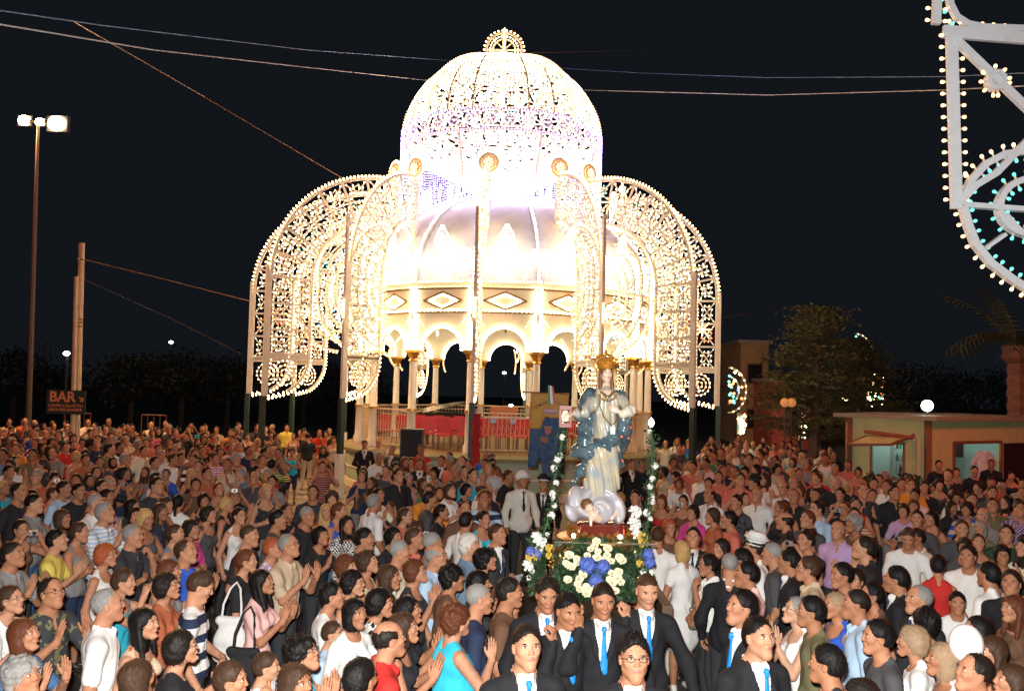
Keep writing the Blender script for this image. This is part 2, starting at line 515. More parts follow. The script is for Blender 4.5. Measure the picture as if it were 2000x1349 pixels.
class Body: pass
_bodies = {}
def body(key, fem=False, fat=0.0, top='tee', bottom='trousers', L='down', R='down', pitch=6, yaw=0, lod=0, walk=0.0, hunch=0.0):
    if key in _bodies: return _bodies[key]
    sw = (.150 if fem else .176) + fat * .012
    hip = .92
    sh = 1.40
    sk, tp, bt, so, inn, tie, lip = [], [], [], [], [], [], []
    # head frame
    hc = Vector((0, .038 + hunch * .06, 1.588 - hunch * .02))
    HM = Matrix.Translation(hc) @ Matrix.Rotation(RAD(-yaw), 4, 'Z') @ Matrix.Rotation(RAD(pitch), 4, 'X')
    sk += head_prims(HM, fem, fat, sum(ord(c_) * (i_ + 3) for i_, c_ in enumerate(key)) % 997)
    if lod == 0: lip += head_lip(HM)
    nr = (.046 if fem else .057) + fat * .01
    nb = (0, -.012 + hunch * .02, 1.40)
    nt_ = HM @ Vector((0, -.022, -.055))
    sk.append(cone(nb, tuple(nt_), nr * 1.12, nr, None, .03))
    # torso skin (under the clothes, visible at necklines)
    f = fat
    sk.append(ell((0, .0, 1.30), (.150 if not fem else .135, .092 + f * .02, .125), .03))
    sk.append(cone((-sw * .86, -.008, 1.345), (sw * .86, -.008, 1.345), .046, None, (1, 1, 1), .05))
    for s_ in (-1, 1): sk.append(cone((s_ * .03, -.022, 1.435), (s_ * sw * .80, -.012, 1.362), .036, .034, None, .04))
    # torso cloth
    cw = .163 if not fem else .143
    T = [ell((0, .0, 1.27), (cw + f * .02, .108 + f * .03, .17), .04),
         cone((-sw * .84, -.008, 1.342), (sw * .84, -.008, 1.342), .052, None, (1, 1, 1), .05),
         cone((-.03, -.022, 1.435), (-sw * .80, -.012, 1.358), .040, .042, None, .04), cone((.03, -.022, 1.435), (sw * .80, -.012, 1.358), .040, .042, None, .04),
         ell((0, .005 + f * .02, 1.08), ((.150 if not fem else .125) + f * .04, .103 + f * .055, .17), .06),
         ell((0, .0, .945), ((.162 if not fem else .160) + f * .03, .113 + f * .03, .10), .05),
         ell((0, -.035, 1.30), (.12, .08, .12), .05)]
    if fem:
        T += [ell((-.062, .085, 1.245), (.058, .055, .058), .04), ell((.062, .085, 1.245), (.058, .055, .058), .04)]
    tp += T
    sleeves = {'tee': .55, 'polo': .55, 'tank': 0.0, 'suit': 1.0, 'dress': 0.3, 'blouse': .75, 'shirt': .6, 'jacket': 1.0, 'strapless': 0.0, 'straps': 0.0}[top]
    if top not in ('dress', 'suit', 'jacket'):
        tp.append(ell((0, .0, .945), (.180 + f * .03, .130 + f * .03, .12), .03))
        tp.append(cone((-.5, 0, .70), (.5, 0, .70), .175, None, (1, .35, 1), -.004))
    elif top != 'dress':
        pass
    parts = []
    for s, pose in ((-1, R), (1, L)):
        e, w, hd, pn, hk = arm(pose, s)
        S = Vector((s * sw, -.008, 1.345))
        if pose in ('beam', 'cam'): S.z += .012
        e = S + (e - S).normalized() * .285
        fw = (w - e); w = e + fw.normalized() * min(max(fw.length, .22), .265)
        r1 = (.046 if fem else .052) + f * .008
        sk.append(cone(tuple(S), tuple(e), r1, r1 * .80, None, .02))
        sk.append(cone(tuple(e), tuple(w), r1 * .82, .027, (1, 1, 1), .02))
        sk.append(cone(tuple(w), tuple(w + hd.normalized() * .04), .027, .022, None, .02))
        if sleeves > 0:
            if sleeves >= 1:
                tp.append(cone(tuple(S), tuple(e), r1 + .013, r1 + .006, None, .035))
                ew = e + (w - e) * .93
                tp.append(cone(tuple(e), tuple(ew), r1 + .007, .040, None, .03))
                inn.append(cone(tuple(e + (w - e) * .8), tuple(e + (w - e) * .99), .034, .033, None, .004))
            else:
                q = S + (e - S) * sleeves * 1.25
                tp.append(cone(tuple(S), tuple(q), r1 + .009, r1 + .010, None, .035))
        else:
            tp.append(ell((s * (sw + .045), 0, 1.36), (.052, .14, .16), -.006))
        parts.append((s, w, hd, pn, hk))
    # neckline
    if top in ('tee', 'blouse', 'dress', 'tank'):
        dn = {'tee': .0, 'blouse': .03, 'dress': .04, 'tank': .045}[top] + (.015 if fem else 0)
        tp.append(ell((0, .045, 1.455 - dn), (.070 + dn * .6, .115, .058 + dn * .5), -.006))
        tp.append(cone(nb, tuple(nt_), nr + .012, None, None, -.004))
    elif top in ('polo', 'shirt'):
        tp.append(cone((0, .0, 1.435), (0, .02, 1.60), nr + .006, nr + .02, None, -.003))
        tp.append(cone((0, .10, 1.34), (0, .06, 1.47), .008, .045, (1, .3, 1), -.004))
        # collar
        for s in (-1, 1):
            tp.append(cone((s * .062, -.02, 1.452), (s * .035, .085, 1.395), .012, .015, (1, 1, .6), .01))
        tp.append(cone((-.055, -.045, 1.455), (.055, -.045, 1.455), .014, None, (1, 1, .8), .012))
    elif top in ('strapless', 'straps'):
        tp.append(('c', (-.3, 0, 1.47), (.3, 0, 1.47), .125, .125, (1, .3, 1), -.004, None))
    if top in ('suit', 'jacket'):
        tp.append(cone((0, .14, 1.10), (0, .085, 1.46), .004, .062, (1, .28, 1), -.004))
        tp.append(cone((0, .0, 1.435), (0, .03, 1.62), nr + .012, nr + .03, None, -.003))
        # lapels
        for s in (-1, 1):
            tp.append(cone((s * .012, .133 + f * .03, 1.12), (s * .058, .098 + f * .02, 1.30), .008, .019, (1, 1.6, 1), .003))
            tp.append(cone((s * .058, .098 + f * .02, 1.30), (s * .068, .02, 1.445), .019, .012, (1, 1.4, 1), .003))
        tp.append(ell((0, 0.0, .90), (.186 + f * .03, .136 + f * .03, .16), .04)); tp.append(cone((-.5, 0, .62), (.5, 0, .62), .17, None, (1, .35, 1), -.004))
        inn += [ell((0, .0, 1.27), (.15, .0985 + f * .03, .155), .03), cone((0, .052, 1.30), (0, .040, 1.41), .058, .052, (1, 1, 1), .02)]
        for s in (-1, 1):
            inn.append(cone((s * .052, -.02, 1.462), (s * .020, .088, 1.428), .012, .016, (1, 1, .62), .006))
        inn.append(cone((-.045, -.045, 1.465), (.045, -.045, 1.465), .014, None, None, .01))
        inn.append(cone((0, -.01, 1.40), (0, .0, 1.45), nr + .012, nr + .006, None, .01))
        if top == 'suit':
            tie += [cone((0, .108, 1.418), (0, .116, 1.395), .017, .012, (1, .8, 1), .004),
                    cone((0, .110, 1.39), (0, .126 + f * .035, 1.14), .013, .026, (1, 2.4, 1), .004)]
    # legs
    for s in (-1, 1):
        st = walk * s
        hp = Vector((s * .088, -.005, hip)); kn = Vector((s * .10, .03 + st * .20, .51)); an = Vector((s * .11, -.02 + st * .34 - (.06 if st < 0 else 0), .085 + (0.05 if st < 0 else 0)))
        toe = an + Vector((s * .02, .15, -.045))
        if bottom in ('trousers', 'shorts', 'capri'):
            e1 = {'trousers': 1.0, 'shorts': .0, 'capri': .55}[bottom]
            bt.append(cone(tuple(hp), tuple(kn), .088 + f * .01, .066, None, .035))
            if e1: bt.append(cone(tuple(kn), tuple(kn + (an - kn) * e1), .064, .052, None, .03))
        sk.append(cone(tuple(hp), tuple(kn), .070, .046, None, .02))
        if bottom != 'trousers':
            sk.append(cone(tuple(kn + Vector((0, -.01, 0))), tuple(kn * .6 + an * .4 + Vector((0, -.015, 0))), .050, .052, None, .02))
            sk.append(cone(tuple(kn * .6 + an * .4 + Vector((0, -.015, 0))), tuple(an), .052, .032, None, .02))
        so += [cone(tuple(an + Vector((0, -.02, -.045))), tuple(toe), .036, .032, (1, 1, 1.1), .03), cone(tuple(an + Vector((0, 0, -.02))), tuple(an + Vector((0, 0, .02))), .037, .035, None, .02)]
    bt.append(ell((0, .0, .93), (.160 + f * .03, .110 + f * .03, .10), .04))
    if bottom == 'skirt' or top == 'dress':
        g = tp if top == 'dress' else bt
        g.append(cone((0, 0, .93), (0, .01, .62), .150 + f * .03, .215 + f * .02, (1, 1.3, 1), .04))
    # resolution
    if lod == 0:
        st = .0110; fine = .0048
    elif lod == 1:
        st = .018; fine = .0095
    else:
        st = .030; fine = .020
    allp = sk + tp + bt + so + inn
    los = np.array([_bb(p, .03)[0] for p in allp if p[6] >= 0]).min(0); his = np.array([_bb(p, .03)[1] for p in allp if p[6] >= 0]).max(0)
    los[2] = -.02
    ax = axis(los[0], his[0], (st, (-.10, .10, fine if lod < 2 else st * .8)))
    ay = axis(los[1], his[1], (st, (hc.y - .125, hc.y + .125, fine if lod < 2 else st * .8)))
    az = axis(los[2], his[2], (st * 1.5, (.8, 1.40, st), (1.40, 1.80, fine)))
    gs = [(SKIN, sk, None), (TOP, tp, wrinkle(.0058)), (BOT, bt, wrinkle(.005, 14)), (SHOE, so, None)]
    if inn: gs.append((INNER, inn, None))
    if tie: gs.append((TIE, tie, None))
    if lip: gs.append((LIP, lip, None))
    fields = [field(g, ax, ay, az, dsp) for _, g, dsp in gs]
    # tuck the trousers under the top
    v, q, t = nets(fields, ax, ay, az)
    remap = np.array([g[0] for g in gs])
    t = remap[t]
    pl = [(v, q, t)]
    if lod < 2: pl += face_bits(HM, fem)
    for s, w, hd, pn, hk in parts:
        pl.append(place_hand(s, w, hd, pn, hk, lod > 0))
    v, q, t = join(pl)
    b = Body(); b.me = np_mesh("body", v, q, t, [None] * 9); b.HM = HM; b.hz = hc.z; b.parts = parts; b.fem = fem
    b.me.name = "body_" + key
    _bodies[key] = b
    return b

def held_camera():
    if '_cam' in _H: return _H['_cam']
    g = MB(); g.box((0, 0, 0), (.048, .012, .030)); g.cur = 1; g.lathe([(0, .0), (.020, 0), (.020, .022), (.0, .022)], 10, (0, .012, 0), Matrix.Rotation(-math.pi / 2, 3, 'X')); g.box((0, -.0125, 0), (.032, .001, .022))
    _H['_cam'] = g.mesh('camera', [mat('silver_case', (.55, .55, .57), .25, .6), mat('black_plastic', (.012, .012, .013), .5)]); return _H['_cam']
# ------------------------------------------------------------------ hair, in the head's frame
_hair = {}
def hair_mesh(style, lo=False):
    key = style + ('_lo' if lo else '')
    if key in _hair: return _hair[key]
    face = ell((0, .106, .008), (.070, .068, .090), -.008)
    face_hi = ell((0, .098, .0), (.062, .060, .080), -.010)
    ears = [ell((-.085, .012, -.022), (.030, .040, .050), -.006), ell((.085, .012, -.022), (.030, .040, .050), -.006)]
    amp = .0022; fr = 90
    if style == 'short':
        g = [ell((0, -.014, .044), (.0795, .1005, .0885), .01), ell((0, -.04, .01), (.0755, .077, .072), .02), face, *ears, cone((0, -.1, -.11), (0, .1, -.11), .055, None, None, -.01)]
    elif style == 'buzz':
        g = [ell((0, -.013, .042), (.0768, .0965, .0855), .01), face_hi, *ears, cone((0, -.1, -.10), (0, .1, -.10), .060, None, None, -.01)]; amp = .0008
    elif style == 'bald':
        g = [ell((0, -.016, .032), (.080, .099, .080), .01), ell((0, .03, .115), (.066, .125, .085), -.01), ell((0, .09, .02), (.07, .075, .1), -.01), *ears, cone((0, -.1, -.10), (0, .1, -.10), .055, None, None, -.01)]
    elif style == 'recede':
        g = [ell((0, -.020, .042), (.080, .099, .087), .01), ell((0, .088, .03), (.068, .070, .095), -.012), *ears, cone((0, -.1, -.10), (0, .1, -.10), .055, None, None, -.01)]
    elif style == 'spiky':
        g = [ell((0, -.010, .058), (.079, .102, .090), .01), ell((0, -.04, .01), (.076, .078, .075), .02), face, *ears, cone((0, -.1, -.11), (0, .1, -.11), .055, None, None, -.01)]; amp = .0055; fr = 95
    elif style == 'curly':
        g = [ell((0, -.022, .042), (.100, .116, .100), .01), ell((0, -.05, -.02), (.090, .075, .085), .03), ell((0, .098, -.028), (.060, .062, .082), -.008)]; amp = .0085; fr = 60
    elif style == 'bob':
        g = [ell((0, -.018, .040), (.087, .106, .092), .01), ell((0, -.035, -.04), (.094, .078, .105), .03), ell((0, .098, -.030), (.058, .066, .098), -.008)]
    elif style == 'long':
        g = [ell((0, -.018, .040), (.086, .106, .091), .01), cone((0, -.045, -.02), (0, -.075, -.27), .088, .075, (1, 1.35, 1), .03), cone((-.072, -.01, 0), (-.085, .0, -.22), .025, .022, None, .02), cone((.072, -.01, 0), (.085, .0, -.22), .025, .022, None, .02), ell((0, .098, -.030), (.056, .066, .100), -.008)]
    elif style == 'tied':
        g = [ell((0, -.016, .042), (.081, .102, .088), .01), ell((0, -.04, .01), (.076, .078, .07), .02), cone((0, -.10, .02), (0, -.13, -.16), .035, .02, None, .02), face, *ears]
    elif style == 'updo':
        g = [ell((0, -.016, .042), (.082, .102, .088), .01), ell((0, -.105, .055), (.052, .045, .052), .02), face, *ears, cone((0, -.1, -.11), (0, .1, -.11), .05, None, None, -.01)]; amp = .004
    elif style == 'wave':
        g = [ell((0, -.018, .045), (.090, .108, .094), .01), ell((0, -.045, -.01), (.088, .080, .085), .03), ell((0, .096, -.028), (.059, .062, .085), -.008)]; amp = .0045; fr = 48
    def dsp(x, y, z):
        return .0022 * np.sin(31 * x + 1) * np.sin(37 * z + 17 * y) + amp * (np.sin(fr * x * 1.3 + 2.2 * np.sin(24 * z)) * np.sin(fr * y + 2.5 * np.sin(20 * z)) + .5 * np.sin(fr * 1.9 * (x + z)) * np.sin(fr * 1.3 * (y - z)))
    st = .011 if lo else .0065
    ax = np.arange(-.125, .13, st); ay = np.arange(-.19, .12, st); az = np.arange(-.33, .17, st)
    v, q, t = nets([field(g, ax, ay, az, dsp)], ax, ay, az)
    if not lo and style not in ('buzz',):
        r_ = np.random.RandomState(len(style) * 7 + 3); n_ = 900 if style != 'bald' else 350
        ids = r_.randint(0, len(v), n_); p = v[ids]
        cen = np.array([0, -.02, .02]); nn_ = p - cen; nn_[:, 2] *= np.where(p[:, 2] < -.05, .15, 1.0); nn_ /= np.linalg.norm(nn_, axis=1)[:, None]
        down = np.array([0, -.35, -1.0]) + r_.normal(size=(n_, 3)) * (.9 if style in ('curly', 'wave', 'spiky') else .38)
        if style == 'spiky': down[:, 2] = np.abs(down[:, 2]) * .6; down[:, 1] += .5
        tg = down - nn_ * (down * nn_).sum(1)[:, None]; tg /= np.linalg.norm(tg, axis=1)[:, None] + 1e-9
        sd = np.cross(nn_, tg); Ls = r_.uniform(.018, .040, n_)[:, None] * (.6 if style in ('short', 'recede', 'bald') else 1.0); w_ = .0016
        lift = r_.uniform(.001, .0055, n_)[:, None]
        rows = [p - nn_ * .002, p + nn_ * lift + tg * Ls * .5, p + nn_ * lift * 1.4 + tg * Ls]
        SV = np.concatenate([np.stack([r0 - sd * w_ * k_, r0 + sd * w_ * k_], 1) for r0, k_ in zip(rows, (1, 1, .2))], 1).reshape(-1, 3)
        b_ = np.arange(n_)[:, None] * 6
        SQ = np.concatenate([b_ + np.array([0, 1, 3, 2]), b_ + np.array([2, 3, 5, 4])])
        v, q, t = join([(v, q, t), (SV, SQ, np.zeros(len(SQ), int))])
    me = np_mesh("hair_" + key, v, q, t, [None])
    _hair[key] = me
    return me
def cap_mesh(kind):
    key = 'cap_' + kind
    if key in _hair: return _hair[key]
    if kind == 'peaked':
        g = [('e', (0, -.01, .125), (.125, .135, .022), None, None, None, .02, None), cone((0, -.01, .075), (0, -.01, .115), .088, .100, (1, .9, 1), .02)]
        b = [cone((-.04, .085, .070), (.04, .085, .070), .035, None, (1, 1, 3.2), .01), cone((0, -.012, .066), (0, -.012, .088), .090, None, (1, .9, 3), .004)]
    elif kind == 'helmet':
        g = [ell((0, -.01, .065), (.105, .125, .105), .01), cone((0, -.01, .05), (0, -.01, .052), .125, None, (1, .9, 6), .02), cone((0, -.1, -.08), (0, .1, -.08), .12, None, None, -.01)]
        b = [cone((0, -.01, .062), (0, -.01, .07), .109, None, (1, .86, 2), .002)]
    else:
        g = [ell((0, -.012, .055), (.088, .106, .085), .01), cone((-.03, .10, .055), (.03, .10, .055), .035, None, (1, 1, 3.5), .01), cone((0, -.1, -.08), (0, .1, -.08), .11, None, None, -.01)]
        b = [ell((0, -.01, .13), (.012, .012, .02), .01)]
    ax = np.arange(-.17, .17, .008); ay = np.arange(-.18, .19, .008); az = np.arange(-.03, .2, .006)
    v, q, t = nets([field(g, ax, ay, az), field(b, ax, ay, az)], ax, ay, az)
    _hair[key] = np_mesh(key, v, q, t, [None, None])
    return _hair[key]
def glasses_mesh():
    if 'glasses' in _hair: return _hair['glasses']
    b = MB()
    for s in (-1, 1):
        pts = [(s * .033 + .021 * math.cos(a), .0985 - .006 * abs(math.cos(a)), .008 + .014 * math.sin(a)) for a in [i * math.pi / 5 for i in range(11)]]
        b.tube(pts, .0022, 4, False)
        b.tube([(s * .054, .096, .012), (s * .078, .06, .012), (s * .082, -.005, .008)], .002, 4)
    b.tube([(-.012, .098, .010), (0, .101, .013), (.012, .098, .010)], .002, 4)
    _hair['glasses'] = b.mesh('glasses', [None])
    return _hair['glasses']

# ------------------------------------------------------------------ cloth, skin, hair materials
def skin_mat(i):
    cols = [(.45, .205, .115), (.39, .17, .09), (.50, .245, .145), (.34, .14, .075), (.56, .31, .20)]
    return mat("skin_%d" % i, cols[i % 5], .58, spec=.3, noise=.24, nscale=18, bump=.25, bscale=120)
CL = {
    'white': (.66, .655, .64), 'cream': (.66, .60, .46), 'black': (.016, .016, .019), 'navy': (.018, .028, .065), 'blue': (.025, .085, .42),
    'lightblue': (.34, .47, .62), 'bluegrey': (.13, .20, .28), 'grey': (.20, .20, .20), 'red': (.46, .025, .022), 'salmon': (.52, .14, .10),
    'rust': (.36, .10, .045), 'orange': (.62, .22, .03), 'pink': (.68, .40, .38), 'lilac': (.42, .28, .48), 'green': (.05, .16, .07),
    'darkgreen': (.018, .05, .032), 'teal': (.02, .30, .42), 'turquoise': (.03, .42, .56), 'brown': (.12, .06, .035), 'beige': (.48, .37, .25),
    'yellow': (.62, .50, .10), 'olive': (.13, .12, .06), 'magenta': (.5, .05, .22), 'suit': (.0085, .009, .012), 'offwhite': (.60, .58, .52), 'darkgrey': (.06, .06, .065),
    'denim': (.05, .11, .22), 'charcoal': (.03, .032, .036), 'tieblue': (.02, .22, .62)}
def cloth(c, pat=None, c2=None):
    key = "cloth_%s%s%s" % (c, '_' + pat if pat else '', '_' + c2 if c2 else '')
    if key in _M: return _M[key]
    m = mat(key, CL[c], .85, spec=.25 if c != 'suit' else .35, bump=.35, bscale=22)
    if c == 'tieblue': m.node_tree.nodes["Principled BSDF"].inputs['Roughness'].default_value = .35
    n = m.node_tree.nodes; l = m.node_tree.links; b = n["Principled BSDF"]
    if pat:
        tc = n.new('ShaderNodeTexCoord'); mx = n.new('ShaderNodeMix'); mx.data_type = 'RGBA'
        mx.inputs[6].default_value = (*CL[c], 1); mx.inputs[7].default_value = (*CL[c2], 1)
        if pat in ('stripe', 'broad', 'check'):
            t = n.new('ShaderNodeTexWave'); t.wave_type = 'BANDS'; t.bands_direction = 'Z' if pat != 'check' else 'Z'
            t.inputs['Scale'].default_value = {'stripe': 7.5, 'broad': 2.2, 'check': 14}[pat]
            t.inputs['Distortion'].default_value = .6
            l.new(tc.outputs['Object'], t.inputs['Vector'])
            r = n.new('ShaderNodeMath'); r.operation = 'GREATER_THAN'; r.inputs[1].default_value = .55
            l.new(t.outputs['Fac'], r.inputs[0])
            if pat == 'check':
                t2 = n.new('ShaderNodeTexChecker'); t2.inputs['Scale'].default_value = 42
                l.new(tc.outputs['Object'], t2.inputs['Vector']); l.new(t2.outputs['Fac'], mx.inputs[0])
            else: l.new(r.outputs[0], mx.inputs[0])
        else:
            t = n.new('ShaderNodeTexVoronoi'); t.inputs['Scale'].default_value = 17 if pat == 'floral' else 26
            tn = n.new('ShaderNodeTexNoise'); tn.inputs['Scale'].default_value = 12
            va = n.new('ShaderNodeMix'); va.data_type = 'RGBA'; va.inputs[0].default_value = .12
            l.new(tc.outputs['Object'], tn.inputs['Vector']); l.new(tc.outputs['Object'], va.inputs[6]); l.new(tn.outputs['Color'], va.inputs[7])
            l.new(va.outputs[2], t.inputs['Vector'])
            r = n.new('ShaderNodeMath'); r.operation = 'LESS_THAN'; r.inputs[1].default_value = .42 if pat == 'floral' else .28
            l.new(t.outputs['Distance'], r.inputs[0]); l.new(r.outputs[0], mx.inputs[0])
        l.new(mx.outputs[2], b.inputs['Base Color'])
    return m
HC = {'black': (.005, .004, .004), 'dark': (.012, .008, .006), 'brown': (.045, .022, .012), 'auburn': (.095, .028, .012), 'red': (.30, .07, .025), 'blonde': (.42, .26, .10), 'grey': (.22, .21, .20), 'white': (.55, .52, .48), 'streaked': (.30, .20, .12)}
def hair_mat(c):
    if "hair_" + c in _M: return _M["hair_" + c]
    m = mat("hair_" + c, HC[c], .55, spec=.22)
    n = m.node_tree.nodes; l = m.node_tree.links; b = n["Principled BSDF"]
    tc = n.new('ShaderNodeTexCoord'); mp = n.new('ShaderNodeMapping'); mp.inputs['Scale'].default_value = (420, 300, 26)
    t = n.new('ShaderNodeTexNoise'); t.inputs['Scale'].default_value = 1.0; t.inputs['Detail'].default_value = 3; t.inputs['Distortion'].default_value = .6
    l.new(tc.outputs['Object'], mp.inputs['Vector']); l.new(mp.outputs[0], t.inputs['Vector'])
    bp = n.new('ShaderNodeBump'); bp.inputs['Strength'].default_value = .35; bp.inputs['Distance'].default_value = .005
    l.new(t.outputs[0], bp.inputs['Height']); l.new(bp.outputs[0], b.inputs['Normal'])
    mx = n.new('ShaderNodeMix'); mx.data_type = 'RGBA'
    mx.inputs[6].default_value = (*[v * .45 for v in HC[c]], 1); mx.inputs[7].default_value = (*[v * 1.5 for v in HC[c]], 1)
    l.new(t.outputs[0], mx.inputs[0]); l.new(mx.outputs[2], b.inputs['Base Color'])
    return m
M_SHOE = mat("shoe_leather", (.03, .025, .022), .4)
M_SHOEW = mat("shoe_white", (.6, .58, .55), .5)
M_LIP = mat("lips", (.36, .13, .10), .45)
M_DARK = mat("iris_and_brow", (.018, .010, .007), .3)
M_EYE = mat("eye_white", (.62, .58, .54), .25)
M_GLASS = mat("glasses_frame", (.03, .03, .032), .25)
M_GOLD = mat("gilt", (.62, .36, .10), .32, .85, bump=.2, bscale=60)

# body archetypes:  code -> arguments
ARCH = {
    'm_tee': dict(top='tee'), 'm_tee_clap': dict(top='tee', L='clap', R='clap', pitch=12), 'm_polo': dict(top='polo', pitch=10),
    'm_polo_cross': dict(top='polo', L='cross', R='cross', fat=.5, pitch=8), 'm_shirt': dict(top='shirt', bottom='trousers', fat=.4, pitch=10),
    'm_fat': dict(top='polo', fat=1.2, L='clasp', R='clasp', pitch=12), 'm_chin': dict(top='polo', R='chin', L='cross', fat=.4, pitch=5),
    'm_cam': dict(top='tee', L='cam', R='cam', pitch=8), 'm_clap2': dict(top='shirt', L='clap2', R='clap2', fat=.5, pitch=16),
    'm_suit': dict(top='suit', fat=.2, L='clasp', R='down', pitch=4), 'm_jacket': dict(top='suit', fat=.2, pitch=12),
    'm_bear': dict(top='suit', L='beam', R='swing', pitch=-6, walk=.7), 'm_bearL': dict(top='suit', R='beam', L='down', pitch=-10, walk=-.7, hunch=.4),
    'm_down': dict(top='tee', L='down', R='clasp', pitch=-22),
    'f_tank': dict(fem=True, top='tank', pitch=10), 'f_tank_clap': dict(fem=True, top='tank', L='clap', R='clap', pitch=14),
    'f_tee': dict(fem=True, top='tee', L='clasp', R='clasp', pitch=8), 'f_tee_clap': dict(fem=True, top='tee', L='clap2', R='clap2', pitch=16),
    'f_blouse': dict(fem=True, top='blouse', fat=.6, bottom='skirt', L='clasp', R='down', pitch=12), 'f_big_clap': dict(fem=True, top='tee', fat=1.2, L='clap', R='clap', pitch=16),
    'f_big_tank': dict(fem=True, top='tank', fat=1.3, L='clap2', R='clap', pitch=6),
    'f_pray': dict(fem=True, top='tank', L='pray', R='pray', fat=.5, pitch=20), 'f_cam': dict(fem=True, top='tank', L='cam', R='cam', pitch=4),
    'f_dress': dict(fem=True, top='dress', bottom='skirt', L='clasp', R='down', pitch=2), 'f_straps': dict(fem=True, top='straps', L='down', R='clasp', pitch=-20),
    'f_strapless': dict(fem=True, top='strapless', L='clasp', R='chin', pitch=4), 'f_cross': dict(fem=True, top='tank', L='cross', R='cross', bottom='shorts', pitch=4),
    'f_chin': dict(fem=True, top='polo', R='chin', L='clasp', pitch=2), 'm_polo_cl': dict(top='polo', L='clap', R='clap', fat=.4, pitch=14),
}
def get_body(arch, lod, var=0):
    return body("%s_%d%s" % (arch, lod, 'abc'[var] if lod == 0 else ''), lod=lod, **ARCH[arch])

def make_person(loc, face, arch='m_tee', top='white', pat=None, c2=None, bottom='charcoal', hair='short', hc='dark', skin=0, lod=0, scale=1.0,
                label=None, group=None, glasses=False, cap=None, tie=None, inner='white', shoe=None, yaw=None, cat='person', tilt=0.0, capcol=None, var=0):
    """face: degrees, 0 looks at the camera, +90 looks to the picture's right"""
    b = get_body(arch, lod, var)
    root = empty('person', loc, RAD(180 + face), label, cat, group)
    root.scale = (scale, scale, scale)
    hm = hair_mat(hc)
    mats = [skin_mat(skin), cloth(top, pat, c2), cloth(bottom), M_SHOEW if shoe else M_SHOE, cloth(inner), cloth(tie or 'navy'), M_LIP, M_DARK, M_EYE]
    link('body', b.me, mats, root)
    if hair:
        h = link('hair', hair_mesh(hair, lod > 0), [hm], root); h.matrix_local = b.HM
    if cap:
        c1, c2_ = capcol or ('charcoal', 'black')
        h = link('cap', cap_mesh(cap), [cloth(c1), cloth(c2_)], root); h.matrix_local = b.HM
    if glasses:
        h = link('glasses', glasses_mesh(), [M_GLASS], root); h.matrix_local = b.HM
    Mw = Matrix.Translation(Vector(loc)) @ Matrix.Rotation(RAD(180 + face), 4, 'Z') @ Matrix.Scale(scale, 4)
    if arch.endswith('_cam') and lod < 2:
        c_ = link('camera', held_camera(), None, None); c_.matrix_world = Mw @ Matrix.Translation((0, .315, 1.585)); tag(c_, 'small silver camera raised by the ' + ' '.join((label or 'spectator').replace(',', '').split()[:9]).replace(' raising', ''), 'camera', 'cameras held by spectators')
    return root
# ------------------------------------------------------------------ ground
M_PAINT = mat("white_painted_wood", (.74, .70, .62), .6, noise=.12, nscale=6)
M_WARM = glow("warm_bulb", (1.0, .68, .36), 15.0)
M_FAC = glow("facade_bulb", (1.0, .78, .46), 24.0)
M_WARM2 = glow("warm_bulb_edge", (1.0, .54, .20), 12.0)
M_RED = glow("red_bulb", (1.0, .16, .04), 8.0)
M_GREENB = glow("green_bulb", (.12, .75, .45), 4.0)
M_BLUEB = glow("blue_bulb", (.10, .45, .9), 4.0)
M_LILAC = glow("lilac_bulb", (.52, .36, 1.0), 8.0)
M_WHITEB = glow("white_bulb", (1.0, .93, .88), 8.0)
M_CYANB = glow("cyan_bulb", (.22, .85, .80), 3.0)
M_ASPH = mat("asphalt", (.050, .048, .046), .85, noise=.35, nscale=1.2, bump=.5, bscale=60)
M_PAVE = mat("pale_paving", (.26, .22, .18), .8, noise=.25, nscale=2.0, bump=.2, bscale=20)

g = MB(); g.box((0, 60, -.25), (260, 200, .25)); link_ = g.build('ground', M_ASPH); tag(link_, kind='structure')
XB = PX(980, 30).x     # bandstand axis
XL = PX(962, 30).x     # festoon axis
YC = 30.0
g = MB(); g.lathe([(0.0, .012), (11.0, .012), (11.0, -.05)], 64, (XB, YC, 0)); tag(g.build('pavement', M_PAVE), kind='structure')
# low kerb ring round the paved circle
g = MB(); g.lathe([(11.0, 0.0), (11.0, .10), (11.25, .10), (11.25, 0)], 72, (XB, YC, 0), a0=RAD(20), a1=RAD(160)); tag(g.build('kerb', M_PAVE), kind='structure')

